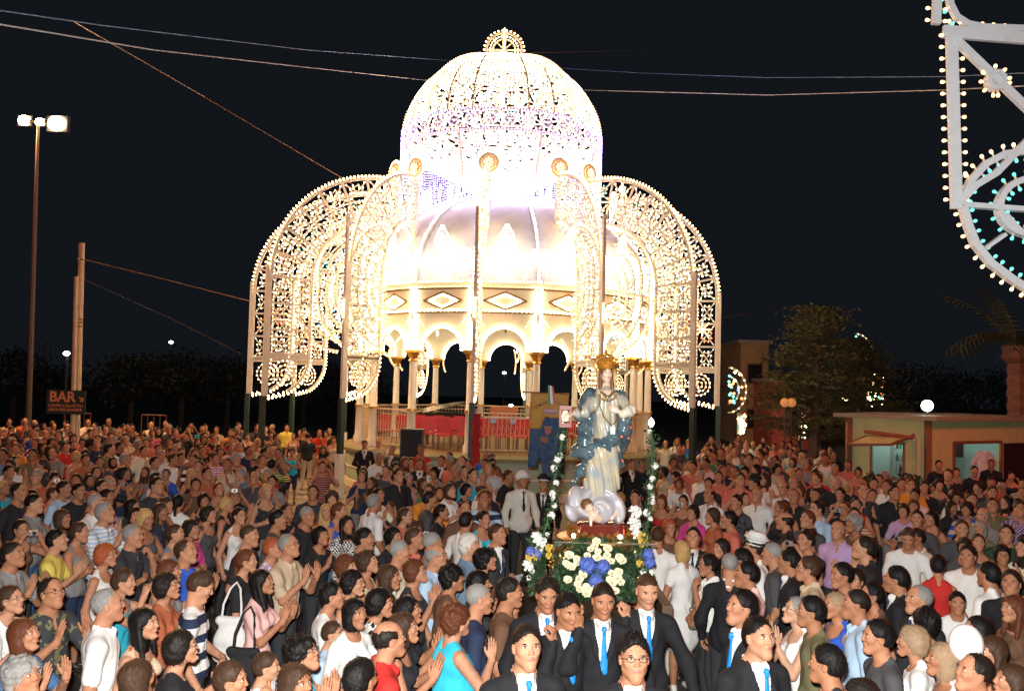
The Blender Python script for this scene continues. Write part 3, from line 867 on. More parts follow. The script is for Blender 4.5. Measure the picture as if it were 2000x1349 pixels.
# ------------------------------------------------------------------ lattice helper
class Lat:
    """flat (u,v)->3D lattice of strips and bulbs"""
    def __init__(s, f, n=None, t=.035):
        s.f = f; s.fr = MB(); s.bu = MB(); s.n = n; s.t = t
    def N(s, u, v):
        if s.n is not None: return s.n(u, v)
        return Vector((0, 1, 0))
    def strip(s, a, b, w=.05, t=None):
        s.fr.bar(s.f(*a), s.f(*b), w, t or s.t, s.N(*a), caps=False)
    def line(s, pts, w=.05, t=None):
        for a, b in zip(pts[:-1], pts[1:]): s.strip(a, b, w, t)
    def beads(s, pts, sp, r, m=0, off=0.0, closed=False, l=1.0):
        """bulbs along a polyline in uv at spacing sp (3D metres)"""
        P3 = [s.f(*p) for p in pts]
        N = s.N(*pts[0])
        carry = sp / 2
        s.bu.cur = m
        for a, b in zip(P3[:-1], P3[1:]):
            d = b - a; L = d.length
            if L < 1e-6: continue
            dn = d / L; side = dn.cross(N).normalized()
            x = carry
            while x < L:
                s.bu.octa(a + dn * x + side * off, r, side if off else None, l)
                x += sp
            carry = x - L
    def ring(s, c, r, w=.04, k=12, m=0, nb=8, br=.03, a0=0, a1=2 * math.pi, frame=True):
        pts = [(c[0] + r * math.cos(a0 + (a1 - a0) * i / k), c[1] + r * math.sin(a0 + (a1 - a0) * i / k)) for i in range(k + 1)]
        if frame: s.line(pts, w)
        s.bu.cur = m
        for i in range(nb):
            a = a0 + (a1 - a0) * (i + .5) / nb
            s.bu.octa(s.f(c[0] + r * math.cos(a), c[1] + r * math.sin(a)), br)
    def cell(s, u0, u1, v0, v1, m=0, m2=0, br=.024, ring=True, dense=4, w=.034):
        """crossed cell with a small bulb rosette"""
        s.strip((u0, v0), (u1, v1), w); s.strip((u0, v1), (u1, v0), w)
        s.bu.cur = m
        for k in range(dense):
            q = (k + .5) / dense
            s.bu.octa(s.f(u0 + (u1 - u0) * q, v0 + (v1 - v0) * q), br)
            s.bu.octa(s.f(u0 + (u1 - u0) * q, v1 + (v0 - v1) * q), br)
        if ring:
            cu, cv = (u0 + u1) / 2, (v0 + v1) / 2; ru, rv = abs(u1 - u0) * .30, abs(v1 - v0) * .30
            s.bu.cur = m2
            for k in range(8):
                a = math.pi * (k + .5) / 4
                s.bu.octa(s.f(cu + ru * math.cos(a), cv + rv * math.sin(a)), br)
                if k % 2 == 0:
                    s.strip((cu + ru * math.cos(a), cv + rv * math.sin(a)), (cu + ru * math.cos(a + math.pi / 2), cv + rv * math.sin(a + math.pi / 2)), w * .8)

BMF = [M_FAC, M_FAC, M_RED, M_GREENB, M_BLUEB]
BM = [M_WARM, M_WARM2, M_RED, M_GREENB, M_BLUEB, M_LILAC, M_WHITEB, M_CYANB]

# ------------------------------------------------------------------ one radial festoon wing (local: +X outwards, Z up)
def wing_meshes(Ro):
    Ri, zs, zt, wd = 4.1, 6.1, 9.45, 1.25
    def outer(s):
        if s < 3.35: return (Ro, 2.75 + s)
        a = (s - 3.35) / 5.2 * math.pi / 2
        return (Ri + (Ro - Ri) * math.cos(a) ** .92 if a < math.pi / 2 else Ri, zs + (zt - zs) * math.sin(a))
    def inner(s):
        if s < 3.35:
            z = 2.75 + s
            # rounded tail
            if s < 1.15: 
                q = 1 - s / 1.15
                return (Ro - wd * math.sqrt(max(0, 1 - q * q)), z)
            return (Ro - wd, z)
        a = (s - 3.35) / 5.2 * math.pi / 2
        return (Ri + (Ro - wd - Ri) * max(0, math.cos(a)) ** .92, zs + (zt - 1.3 - zs) * math.sin(a))
    S1 = 8.55
    def f(s, t):
        a, b = outer(s), inner(s)
        return Vector((a[0] + (b[0] - a[0]) * t, 0, a[1] + (b[1] - a[1]) * t))
    L = Lat(f)
    n = 60
    ss = [S1 * i / n for i in range(n + 1)]
    L.line([(s, 0) for s in ss], .085, .06); L.line([(s, 1) for s in ss if s > .02], .075, .06); L.line([(s, .5) for s in ss if s > .5], .05)
    L.beads([(s, 0) for s in ss if s > 3.2], .125, .036, 1, off=-.075, l=1.5)
    L.beads([(s, 0) for s in ss], .15, .028, 0)
    L.beads([(s, 1) for s in ss], .115, .034, 1, off=.07, l=1.5)
    L.beads([(s, 1) for s in ss], .15, .028, 0)
    L.beads([(s, .5) for s in ss if s > .4], .13, .028, 0)
    c = .74; s0 = 1.15; k = 0
    while s0 + c < S1 + .05:
        s1 = min(s0 + c, S1)
        L.strip((s0, 0), (s0, 1), .06)
        for t0 in (0, .5):
            L.cell(s0, s1, t0 + .03, t0 + .47, 0, (0, 0, 2, 0, 3, 0, 0)[(k * 2 + int(t0 * 2)) % 7] if k % 2 else 0)
        s0 = s1; k += 1
    L.strip((1.15, 0), (1.15, 1), .2)
    # tail rosette
    g = Lat(lambda u, v: Vector((u, 0, v)))
    cc = (Ro - wd * .42, 3.42)
    g.fr = L.fr; g.bu = L.bu
    for r_, nb in ((.34, 16), (.22, 10), (.10, 5)): g.ring(cc, r_, .035, 12, 0 if r_ > .3 else 1, nb)
    # concentric lobe against the inner post
    lobe = []
    c0 = (4.85, 6.0)
    for r_ in (.55, .82, 1.08, 1.36, 1.66):
        pts = []
        for i in range(25):
            a = RAD(-78 + 156 * i / 24)
            rr = r_ * (1 + .10 * abs(math.sin(a * 2.0)))
            pts.append((c0[0] + rr * math.cos(a) * 1.0, c0[1] + rr * math.sin(a) * 1.05))
        g.line(pts, .06, .05)
        g.beads(pts, .105 if r_ > 1.5 else .12, .030, 1 if r_ > 1.5 else 0, off=-.06 if r_ > 1.5 else 0)
        if r_ > 1.5: g.beads(pts, .14, .028, 0)
        if abs(r_ - 1.36) < .01: g.beads(pts, .15, .028, 4, off=.13)
        if abs(r_ - 1.08) < .01: g.beads(pts, .16, .028, 0, off=.13)
        if abs(r_ - .82) < .01: g.beads(pts, .15, .028, 1, off=.12)
    for i in range(9):
        a = RAD(-72 + 144 * i / 8)
        g.strip((c0[0] + .5 * math.cos(a), c0[1] + .5 * math.sin(a)), (c0[0] + 1.6 * math.cos(a), c0[1] + 1.6 * math.sin(a)), .035)
        g.beads([(c0[0] + .3 * math.cos(a), c0[1] + .3 * math.sin(a)), (c0[0] + 1.6 * math.cos(a), c0[1] + 1.6 * math.sin(a))], .13, .026, 2 if i % 4 == 1 else 0)
    # scroll under the lobe and above it
    pts = [(4.45 + .5 * math.sin(q * 2.6) , 4.3 - q * .9 + .3) for q in [i / 12 for i in range(13)]]
    g.line(pts, .06); g.beads(pts, .1, .03, 1)
    pts = [(4.3 + .55 * math.sin(q * math.pi) , 7.7 + q * .9) for q in [i / 12 for i in range(13)]]
    g.line(pts, .06); g.beads(pts, .1, .03, 1)
    # vertical strip along the inner post
    for x in (4.12, 4.42):
        g.strip((x, 5.6), (x, 9.4), .06); g.beads([(x, 5.6), (x, 9.4)], .12, .03, 0)
    for i in range(12):
        g.strip((4.12, 5.7 + i * .3), (4.42, 6.0 + i * .3), .03); g.beads([(4.12, 5.7 + i * .3), (4.42, 6.0 + i * .3)], .1, .026, 0)
    # yellow star fringe at the tip of the lobe
    for i in range(8):
        a = i * math.pi / 4
        g.beads([(6.75, 5.2), (6.75 + .28 * math.cos(a), 5.2 + .28 * math.sin(a))], .08, .028, 1)
    post = MB(); zt_ = 6.4 if Ro > 7 else 7.9
    post.box((Ro + .09, 0, (2.76 + zt_) / 2), (.042, .042, (zt_ - 2.76) / 2))
    post.cur = 1; post.box((Ro + .09, 0, 2.0), (.07, .07, .76))
    post.cur = 2; post.box((Ro + .09, 0, .62), (.095, .095, .62))
    ip = MB(); ip.box((4.04, 0, 7.6), (.06, .06, 1.85))
    return (L.fr.mesh('lattice_frame', M_PAINT), L.bu.mesh('bulbs', BM, False),
            post.mesh('post', [M_PAINT, mat('dark_green_paint', (.012, .035, .028), .5), mat('white_wrap', (.62, .60, .56), .7)]), ip.mesh('inner_post', M_PAINT))
def medallion_meshes():
    g = Lat(lambda u, v: Vector((0, u, v)), n=lambda u, v: Vector((1, 0, 0)), t=.05)
    disc = MB(); disc.poly([Vector((0, .23 * math.cos(a), .23 * math.sin(a))) for a in [i * math.pi / 8 for i in range(16)]], (1, 0, 0), .03)
    star = MB()
    pts = []
    for i in range(16):
        r_ = .17 if i % 2 == 0 else .075; a = i * math.pi / 8
        pts.append(Vector((0, r_ * math.cos(a), r_ * math.sin(a))))
    star.poly(pts, (1, 0, 0), .09)
    for r_, nb, m in ((.27, 0, 0), (.20, 18, 0)): g.ring((0, 0), r_, .07 if r_ > .25 else .02, 18, m, nb, .028)
    g.bu.cur = 1
    for i in range(24):
        a = i * math.pi / 12; g.bu.octa((0, .345 * math.cos(a), .345 * math.sin(a)), .032, Vector((0, math.cos(a), math.sin(a))), 1.5)
    g.bu.cur = 1
    for i in range(8):
        a = i * math.pi / 4
        for r_ in (.06, .12): 
            for sx in (-.06, .06): g.bu.octa((sx, r_ * math.cos(a), r_ * math.sin(a)), .022)
    return disc.mesh('disc', mat('orange_disc', (.72, .55, .38), .6)), star.mesh('star', mat('star_paint', (.50, .18, .06), .6)), g.fr.mesh('rim', M_PAINT), g.bu.mesh('bulbs', BM)
MED = medallion_meshes()
WM = {8.0: wing_meshes(8.0), 6.6: wing_meshes(6.6), 7.2: wing_meshes(7.2)}
wlab = {-112: "hanging light arch at the outer edge with its tail half hidden behind two others", -85: "wide light arch curving down to the outermost dark post beyond the utility poles' wire",
        -52: "light arch with rounded tail standing second inside the outermost post", -38: "foreshortened light arch on the pinkish post beside the bandstand's first columns",
        -4: "light arch seen edge on at the middle of the bandstand, on a grey post", 26: "light arch seen edge on behind the statue's crown",
        42: "light arch with hanging rounded tail between the statue and the cedar tree", 80: "outermost light arch towards the cedar tree, with a long hanging tail"}
for th, Ro in ((-112, 8.0), (-85, 8.0), (-52, 8.0), (-38, 6.6), (-4, 6.6), (26, 6.6), (42, 8.0), (80, 7.2), (106, 7.2), (140, 8.0), (172, 8.0), (205, 8.0), (228, 8.0)):
    a = RAD(th - 90)
    if th in wlab: root = empty('light_arch', (XL, YC, 0), a, wlab[th], 'light arch', 'illuminated arches round the bandstand')
    else: root = empty('light_arch', (XL, YC, 0), a, "light arch on the far side of the bandstand, seen through the others", 'light arch', 'illuminated arches round the bandstand')
    fm, bm_, pm, ipm = WM[Ro]; link('inner_post', ipm, parent=root)
    tag(link('lattice_frame', fm, parent=root), kind='stuff'); tag(link('bulbs', bm_, parent=root), kind='stuff'); link('post', pm, parent=root)
    md = link('medallion', MED[0], parent=root, loc=(4.1, 0, 9.72))
    link('star', MED[1], parent=md); link('rim', MED[2], parent=md); tag(link('bulbs', MED[3], parent=md), kind='stuff')

# ------------------------------------------------------------------ great canopy above the bandstand
root = empty('light_dome', (XL, YC, 0), 0, "tall dome of lit latticework with curtains of lilac lights above the bandstand", 'light dome')
RD, Z0, Z1 = 3.26, 11.57, 14.25
def dome_f(u, v):     # u angle, v 0..1 up
    a = v * math.pi / 2 * .95
    r_ = RD * math.cos(a); z = Z0 + (Z1 - Z0) * math.sin(a)
    return Vector((r_ * math.cos(u), r_ * math.sin(u), z))
def dome_n(u, v): return Vector((math.cos(u), math.sin(u), v * 1.6)).normalized()
L = Lat(dome_f, dome_n)
NS = 24
for i in range(NS):
    u = 2 * math.pi * i / NS; u2 = 2 * math.pi * (i + 1) / NS
    col_ = [(u, v / 14) for v in range(15)]
    L.line(col_, .09 if i % 3 == 0 else .05, .06); L.beads(col_, .12, .034, 1 if i % 3 == 0 else 0)
    for j in range(6):
        L.strip((u, j / 6), (u2, j / 6), .06); L.beads([(u, j / 6), ((u + u2) / 2, j / 6), (u2, j / 6)], .12, .03, 0)
        L.cell(u + .012, u2 - .012, j / 6 + .01, (j + 1) / 6 - .01, 0, 3 if (i + j) % 5 == 2 else 0, .03, True, 6 if j < 4 else 4)
for k in range(80):
    a = 2 * math.pi * k / 80; L.bu.cur = 1
    for v in (0.0,): L.bu.octa(dome_f(a, v) + Vector((0, 0, .02)), .036)
# outward beads down 8 main ribs
for i in range(0, NS, 3):
    u = 2 * math.pi * i / NS
    for v in range(44):
        p = dome_f(u, v / 44); L.bu.cur = 1; L.bu.octa(p + dome_n(u, v / 44) * .09, .034, dome_n(u, v / 44), 1.5)
tag(L.fr.build('dome_frame', M_PAINT, root), kind='stuff'); tag(L.bu.build('dome_bulbs', BM, root), kind='stuff')
# drum band
L = Lat(lambda u, v: Vector((3.36 * math.cos(u), 3.36 * math.sin(u), 10.95 + .62 * v)), lambda u, v: Vector((math.cos(u), math.sin(u), 0)))
for i in range(36):
    u, u2 = 2 * math.pi * i / 36, 2 * math.pi * (i + 1) / 36
    for v in (0, 1): L.strip((u, v), (u2, v), .07)
    L.cell(u, u2, .05, .95, 5, 5, .034, True, 5, .05)
    L.beads([(u, 0), (u2, 0)], .1, .034, 5); L.beads([(u, 1), (u2, 1)], .1, .034, 5)
tag(L.fr.build('drum_frame', M_PAINT, root), kind='stuff'); tag(L.bu.build('drum_bulbs', BM, root), kind='stuff')
# funnel shaped underside
def fun(u, v):
    r_ = .85 + 2.45 * (1 - v) ** 1.9; return Vector((r_ * math.cos(u), r_ * math.sin(u), 10.95 + (9.75 - 10.95) * v))
L = Lat(fun, lambda u, v: Vector((math.cos(u) * .44, math.sin(u) * .44, -.9)))
for i in range(32):
    u, u2 = 2 * math.pi * i / 32, 2 * math.pi * (i + 1) / 32
    L.strip((u, 0), (u, 1), .09); L.beads([(u, 0), (u, 1)], .12, .036, 6)
    for j in range(4):
        L.strip((u, j / 4), (u2, j / 4), .08); L.cell(u, u2, j / 4, (j + 1) / 4, 6 if j else 5, 6, .036 if j < 3 else .026, True, 5 if j < 2 else 3, .06)
tag(L.fr.build('funnel_frame', M_PAINT, root), kind='stuff'); tag(L.bu.build('funnel_bulbs', BM, root), kind='stuff')
# added bulb rings in the middle of the dome, lighting its lattice from inside
g = MB(); c_ = MB()
for j, (z, r_, n_) in enumerate(((9.72, 1.0, 12), (9.9, .5, 8), (10.5, .9, 12), (11.2, 1.2, 14), (12.0, 1.0, 12), (12.8, .7, 8))):
    g.lathe([(r_ - .02, z - .02), (r_ + .02, z - .02), (r_ + .02, z + .02), (r_ - .02, z + .02)], 24)
    for i in range(n_):
        a = 2 * math.pi * i / n_; c_.octa((r_ * math.cos(a), r_ * math.sin(a), z + .1), .11, None, 1.4)
g.tube([(0, 0, 9.6), (0, 0, 13.9)], .04, 8)
ch = g.build('added_bulb_rings', M_PAINT, root); tag(c_.build('bulbs', glow('added_ring_bulb', (1.0, .86, .84), 9.0), ch), kind='stuff')
# curtains of fairy lights round the back and sides
g = MB(); w_ = MB()
r2 = random.Random(5)
for i in range(132):
    a = RAD(-12 + 204 * i / 131)
    x, y = 3.36 * math.cos(a), 3.36 * math.sin(a)
    zb = 8.05 + .12 * math.sin(i * .9)
    w_.bar((x, y, zb), (x, y, 10.95), .008, .008, caps=False)
    z = zb + r2.random() * .05
    while z < 10.95:
        g.octa((x + r2.uniform(-.01, .01), y + r2.uniform(-.01, .01), z), .021); z += .072 + r2.random() * .03
tag(w_.build('curtain_strings', mat('thin_cable', (.05, .05, .06), .6), root), kind='stuff')
tag(g.build('curtain_lights', glow('curtain_bulb', (.50, .38, 1.0), 13.0), root), kind='stuff')
# added short lilac light strings under the funnel, tinting the bandstand dome below
g = MB(); w_ = MB()
for r_, n_, z_ in ((1.7, 30, 9.55), (2.5, 44, 9.25), (3.1, 54, 8.9)):
    for i in range(n_):
        a = 2 * math.pi * i / n_; x, y = r_ * math.cos(a), r_ * math.sin(a)
        w_.bar((x, y, z_), (x, y, 10.3), .008, .008, caps=False)
        for k in range(4): g.octa((x, y, z_ + .11 * k), .030)
tag(w_.build('added_lilac_strings', mat('thin_cable', (.05, .05, .06), .6), root), kind='stuff')
tag(g.build('added_lilac_lights', glow('added_lilac_bulb', (.62, .54, 1.0), 42.0), root), kind='stuff')
# crest of two crossed discs and a spear
for q in (0, 1):
    L = Lat((lambda u, v: Vector((u, 0, v))) if q == 0 else (lambda u, v: Vector((0, u, v))), (lambda u, v: Vector((0, 1, 0))) if q == 0 else (lambda u, v: Vector((1, 0, 0))))
    c0 = (0, 14.62)
    L.ring(c0, .60, .07, 24, 0, 0); L.ring(c0, .38, .05, 18, 0, 24, .028); L.ring(c0, .48, .03, 18, 0, 30, .026, frame=False)
    for i in range(30):
        a = 2 * math.pi * i / 30; L.bu.cur = 1; L.bu.octa(L.f(.68 * math.cos(a), 14.62 + .68 * math.sin(a)), .036)
    for i in range(8):
        a = i * math.pi / 4; L.strip((0, 14.62), (.6 * math.cos(a), 14.62 + .6 * math.sin(a)), .035); L.beads([(0, 14.62), (.58 * math.cos(a), 14.62 + .58 * math.sin(a))], .1, .024, 0)
    tag(L.fr.build('crest_frame', M_PAINT, root), kind='stuff'); tag(L.bu.build('crest_bulbs', BM, root), kind='stuff')
g = MB(); g.lathe([(.05, 14.1), (.07, 15.1), (.1, 15.2), (.0, 15.42)], 10); g.build('spear', M_PAINT, root)
for i in range(8):
    a = 2 * math.pi * (i + .5) / 8
    g = MB(); g.tube([(2.5 * math.cos(a), 2.5 * math.sin(a), 8.2), (3.3 * math.cos(a), 3.3 * math.sin(a), 10.95)], .035, 6)
    g.build('support_strut', M_PAINT, root)

# ------------------------------------------------------------------ bandstand
BS = empty('bandstand', (XB, YC, 0), 0, "round bandstand with arches, diamond frieze and ribbed dome under the lights", 'bandstand')
M_CREAM = mat("cream_paint", (.76, .72, .60), .6, noise=.1, nscale=5)
M_COLW = mat("column_paint", (.76, .73, .66), .5, noise=.1, nscale=9)
M_CEIL = mat("ceiling_paint", (.58, .60, .14), .7, noise=.1)
M_AQUA = mat("pale_green_plaster", (.36, .48, .38), .8, noise=.15, nscale=3)
M_DOME = mat("dome_sheet", (.60, .64, .80), .55, noise=.15, nscale=3, bump=.2, bscale=12)
M_BRONZE = mat("bronze_paint", (.16, .10, .03), .5)
M_FLOOR = mat("bandstand_floor", (.30, .20, .12), .6, noise=.3, nscale=4)
g = MB(); g.lathe([(5.15, 0), (5.15, 1.08)], 32); g.build('base_wall', M_AQUA, BS)
g = MB(); g.lathe([(5.15, 1.08), (5.28, 1.10), (5.30, 1.2), (5.22, 1.28), (5.15, 1.30)], 32); g.build('base_cornice', mat('olive_trim', (.22, .22, .12), .6), BS)
g = MB(); g.lathe([(5.16, .0), (5.19, .0), (5.19, .22), (5.16, .24)], 32); g.lathe([(5.152, .60), (5.18, .605), (5.18, .64), (5.152, .645)], 32); g.build('plinth_moulding', M_CREAM, BS)
g = MB(); g.lathe([(0, 1.3), (5.16, 1.3), (5.16, 1.2)], 32); g.build('floor', M_FLOOR, BS)
RC = 4.75; NC = 16
def cang(i): return -math.pi / 2 + 2 * math.pi * (i + .5) / NC
colm = MB(); colm.lathe([(.17, 1.3), (.17, 1.5), (.13, 1.56), (.115, 2.4), (.14, 2.42), (.14, 2.5), (.115, 2.52), (.10, 3.85)], 12)
capm = MB(); capm.lathe([(.10, 3.85), (.15, 3.88), (.11, 3.93), (.16, 4.05), (.21, 4.12)], 12); capm.box((0, 0, 4.15), (.19, .19, .035))
ringm = MB(); ringm.lathe([(.118, 2.41), (.155, 2.43), (.155, 2.49), (.118, 2.51)], 12)
cme, kme, rme = colm.mesh('column', M_COLW, True), capm.mesh('capital', M_GOLD, False), ringm.mesh('ring', M_GOLD)
half = RC * math.sin(math.pi / NC); apo = RC * math.cos(math.pi / NC)
arch = MB()
rA, zA = .60, 4.22
pts = []
K = 14
for y in (-.05, .05):
    for i in range(K + 1):
        a = math.pi * i / K
        pts.append(Vector((rA * math.cos(a), y, zA + rA * math.sin(a))))
    for i in range(K + 1):
        a = math.pi * i / K
        q = Vector((math.cos(a), 0, math.sin(a)))
        k_ = min(half / max(abs(q.x), 1e-6), 1.02 / max(abs(q.z), 1e-6))
        pts.append(Vector((q.x * k_, y, zA + q.z * k_)))
Fq = []
n_ = K + 1
for i in range(K):
    Fq.append((i, i + 1, n_ + i + 1, n_ + i)); o = 2 * n_
    Fq.append((o + i, o + n_ + i, o + n_ + i + 1, o + i + 1)); Fq.append((i, o + i, o + i + 1, i + 1)); 
arch.add(pts, Fq); arch.box((-(half + rA) / 2, 0, 4.2), ((half - rA) / 2, .05, .03)); arch.box(((half + rA) / 2, 0, 4.2), ((half - rA) / 2, .05, .03))
ame = arch.mesh('arch_panel', M_CREAM)
ab = MB(); ab.cur = 1
for i in range(23):
    a = math.pi * i / 22
    for y in (.085, -.085): ab.octa((rA * 1.07 * math.cos(a), y, zA + rA * 1.07 * math.sin(a)), .034, (0, y, 0), 1.3)
ab.cur = 3
for sx in (-1, 1):
    for i in range(4):
        for y in (.08,): ab.octa((sx * (half - .12 - .07 * i), y, 5.08 - .02 * i * i), .02)
abm = ab.mesh('arch_bulbs', BMF)
fr = MB(); fr.box((0, 0, 5.62), (half, .045, .38)); fme = fr.mesh('frieze_panel', M_CREAM)
mo = MB()
for z in (5.28, 5.96): mo.box((0, .065, z), (half - .02, .02, .022))
dm = MB()
D4 = [Vector((-.62, .055, 5.62)), Vector((0, .055, 5.87)), Vector((.62, .055, 5.62)), Vector((0, .055, 5.37))]
for i in range(4): dm.bar(D4[i], D4[(i + 1) % 4], .045, .03, (0, 1, 0))
mome, dme = mo.mesh('moulding', M_BRONZE), dm.mesh('diamond', M_BRONZE)
db = MB(); db.cur = 0
for i in range(4):
    a, b = D4[i] * .72 + Vector((0, .02, 5.62 * .28)), D4[(i + 1) % 4] * .72 + Vector((0, .02, 5.62 * .28))
    for k in range(5): db.octa(a.lerp(b, (k + .5) / 5), .026)
for k in range(14):
    db.octa((-half + .06 + k * .13, .09, 6.02), .03); db.octa((-half + .06 + k * .13, .09, 5.33), .026)
for k in range(22):
    for x in (-half + .06, half - .06): db.octa((x, .10, 4.25 + k * .085), .036)
for k in range(12):
    for x in (-.5, .5): pass
dbm = db.mesh('frieze_bulbs', BMF)
# crest panel above the cornice: leaf of bulbs over swags
cr = Lat(lambda u, v: Vector((u, 0, v)))
leaf = [(.24 * math.sin(t * math.pi) * (1.15 - t * .5), 6.85 + .95 * t) for t in [i / 12 for i in range(13)]]
for sx in (-1, 1):
    pl_ = [(sx * u, v) for u, v in leaf]; cr.line(pl_, .03, .03); cr.beads(pl_, .08, .034, 0)
    pl_ = [(sx * u * .5, 6.95 + (v - 6.85) * .65) for u, v in leaf]; cr.beads(pl_, .085, .032, 0)
    sw_ = [(sx * (.15 + .7 * t), 6.70 - .18 * math.sin(t * math.pi) + .35 * t * t) for t in [i / 10 for i in range(11)]]
    cr.line(sw_, .03, .03); cr.beads(sw_, .08, .033, 0)
    cr.line([(sx * .1, 6.72), (sx * .25, 6.15)], .03, .03); cr.beads([(sx * .1, 6.72), (sx * .25, 6.15)], .1, .026, 0)
    cr.beads([(sx * .82, 6.9), (sx * .5, 6.15)], .1, .026, 0); cr.line([(sx * .82, 6.9), (sx * .5, 6.15)], .03, .03)
    for i in range(7):
        a = i * 2 * math.pi / 7; cr.bu.cur = 0; cr.bu.octa((sx * .80 + .09 * math.cos(a), 0, 6.98 + .09 * math.sin(a)), .026)
cr.beads([(-half, 6.15), (half, 6.15)], .09, .03, 1); cr.line([(-half, 6.15), (half, 6.15)], .06)
cr.beads([(0, 6.2), (0, 7.75)], .1, .026, 0)
crm, crb = cr.fr.mesh('crest', M_PAINT), cr.bu.mesh('crest_bulbs', BMF)
corn = MB(); corn.lathe([(4.70, 5.98), (4.95, 6.02), (5.02, 6.1), (4.9, 6.14), (4.7, 6.14)], 32); corn.build('cornice', M_CREAM, BS)
rail = MB()
rail.box((0, 0, 2.44), (half - .12, .02, .02)); rail.box((0, 0, 1.40), (half - .12, .015, .015)); rail.box((0, 0, 2.30), (half - .12, .01, .01))
for i in range(13):
    x = -half + .16 + (2 * half - .32) * i / 12; rail.tube([(x, 0, 1.40), (x, 0, 2.44)], .009, 4, False)
    if i < 12: rail.tube([(x + .06 + .035 * math.cos(t * .9), 0, 1.75 + .05 * t) for t in range(0, 8)], .006, 3, False)
rlm = rail.mesh('railing', mat('rail_paint', (.62, .50, .34), .5))
for i in range(NC):
    a = cang(i)
    c = link('column', cme, parent=BS, loc=(RC * math.cos(a), RC * math.sin(a), 0), rot=(0, 0, a))
    link('capital', kme, parent=c); link('ring', rme, parent=c)
    am = a + math.pi / NC
    lc = (apo * math.cos(am), apo * math.sin(am), 0); rt = (0, 0, am - math.pi / 2)
    p_ = link('arch_panel', ame, parent=BS, loc=lc, rot=rt); tag(link('arch_bulbs', abm, parent=p_), kind='stuff')
    p_ = link('frieze_panel', fme, parent=BS, loc=lc, rot=rt); link('moulding', mome, parent=p_); link('diamond', dme, parent=p_); tag(link('frieze_bulbs', dbm, parent=p_), kind='stuff')
    l2 = (lc[0] * 1.045, lc[1] * 1.045, 0)
    p_ = link('crest', crm, parent=BS, loc=l2, rot=rt); tag(link('crest_bulbs', crb, parent=p_), kind='stuff')
    if i not in (14, ): link('railing', rlm, parent=BS, loc=(lc[0] * .985, lc[1] * .985, 0), rot=rt)
# dome with ribs
prof = []
for k in range(13):
    t = k / 12 * math.pi / 2 * .94
    prof.append((4.72 * math.cos(t) ** .85 + .0, 6.12 + 3.25 * math.sin(t)))
prof.append((.0, prof[-1][1] + .1))
g = MB(); g.lathe(prof, 48); dome = g.build('dome', M_DOME, BS, True)
g = MB(); g.lathe([(r_ - .08, z - .06) for r_, z in prof[:-1]] + [(0, prof[-1][1] - .08)], 48); g.build('ceiling', M_CEIL, BS, True)
rib = MB(); rb = MB(); rb.cur = 6
for (r0_, z0_), (r1_, z1_) in zip(prof[:-2], prof[1:-1]):
    rib.bar((r0_ + .03, 0, z0_ + .01), (r1_ + .03, 0, z1_ + .02), .08, .07, (0, 1, 0) , caps=False)
ribm = rib.mesh('rib', M_PAINT)
q_ = 0
for i in range(len(prof) - 2):
    a_, b_ = Vector((prof[i][0], 0, prof[i][1])), Vector((prof[i + 1][0], 0, prof[i + 1][1]))
    L_ = (b_ - a_).length; n2 = int(L_ / .11)
    for k in range(n2): rb.octa(a_.lerp(b_, (k + .5) / n2) + Vector((.09, 0, .05)), .030)
rbm = rb.mesh('rib_bulbs', [M_WARM, M_WARM2, M_RED, M_GREENB, M_BLUEB, M_LILAC, glow('rib_bulb', (.86, .74, 1), 18.0)])
for i in range(NC):
    p_ = link('rib', ribm, parent=dome, rot=(0, 0, cang(i))); 
    tag(link('rib_bulbs', rbm, parent=dome, rot=(0, 0, cang(i))), kind='stuff')
# tie beams and a hanging lamp rod inside
g = MB(); g.tube([(0, 0, 5.0), (0, 0, 9.2)], .03, 6); g.build('lamp_rod', M_BRONZE, BS)

# red chairs, keyboard, drum on the bandstand
M_REDV = mat("red_seat", (.52, .02, .022), .5, bump=.1)
M_CHL = mat("chair_leg", (.16, .09, .05), .5, .3)
s_ = MB(); s_.box((0, 0, .45), (.21, .21, .03)); sm_ = s_.mesh('seat', M_REDV)
b_ = MB(); b_.box((0, .2, .72), (.20, .02, .19)); b_.box((0, .205, .93), (.15, .018, .03)); bm2 = b_.mesh('backrest', M_REDV)
l_ = MB(); l_.tube([(0, 0, 0), (0, 0, .44)], .014, 5); lm_ = l_.mesh('leg', M_CHL)
cnt = 0
r3 = random.Random(3)
rowname = ["front row", "second row", "third row"]
for row, (yy, n0) in enumerate(((-3.85, 9), (-3.1, 13), (-2.3, 14))):
    for i in range(n0):
        x = (i - (n0 - 1) / 2) * .56 + r3.uniform(-.05, .05)
        if abs(x) > math.sqrt(max(0.1, 4.35 ** 2 - yy ** 2)): continue
        c = empty('chair', (XB + x, YC + yy, 1.3), r3.uniform(-.2, .2), "red chair standing in the %s behind the bandstand railing" % rowname[row], 'chair', 'red chairs on the bandstand, ' + rowname[row])
        link('seat', sm_, parent=c); link('backrest', bm2, parent=c, loc=(0, -.40, 0))
        for sx in (-1, 1):
            for sy in (-1, 1): link('leg', lm_, parent=c, loc=(sx * .17, sy * .17, 0))
def on_stand(px, d):
    p_ = PX(px, d); return (p_.x, d, 1.3)
k_ = empty('keyboard', on_stand(986, 27.6), 0, "dark electric piano with a wooden music rest standing on the bandstand", 'keyboard')
g = MB(); g.box((0, 0, .86), (.75, .2, .09)); g.build('case', mat('black_lacquer', (.02, .015, .015), .25), k_)
g = MB(); g.box((0, -.14, .965), (.68, .07, .012)); g.build('keys', mat('ivory', (.7, .66, .55), .4), k_)
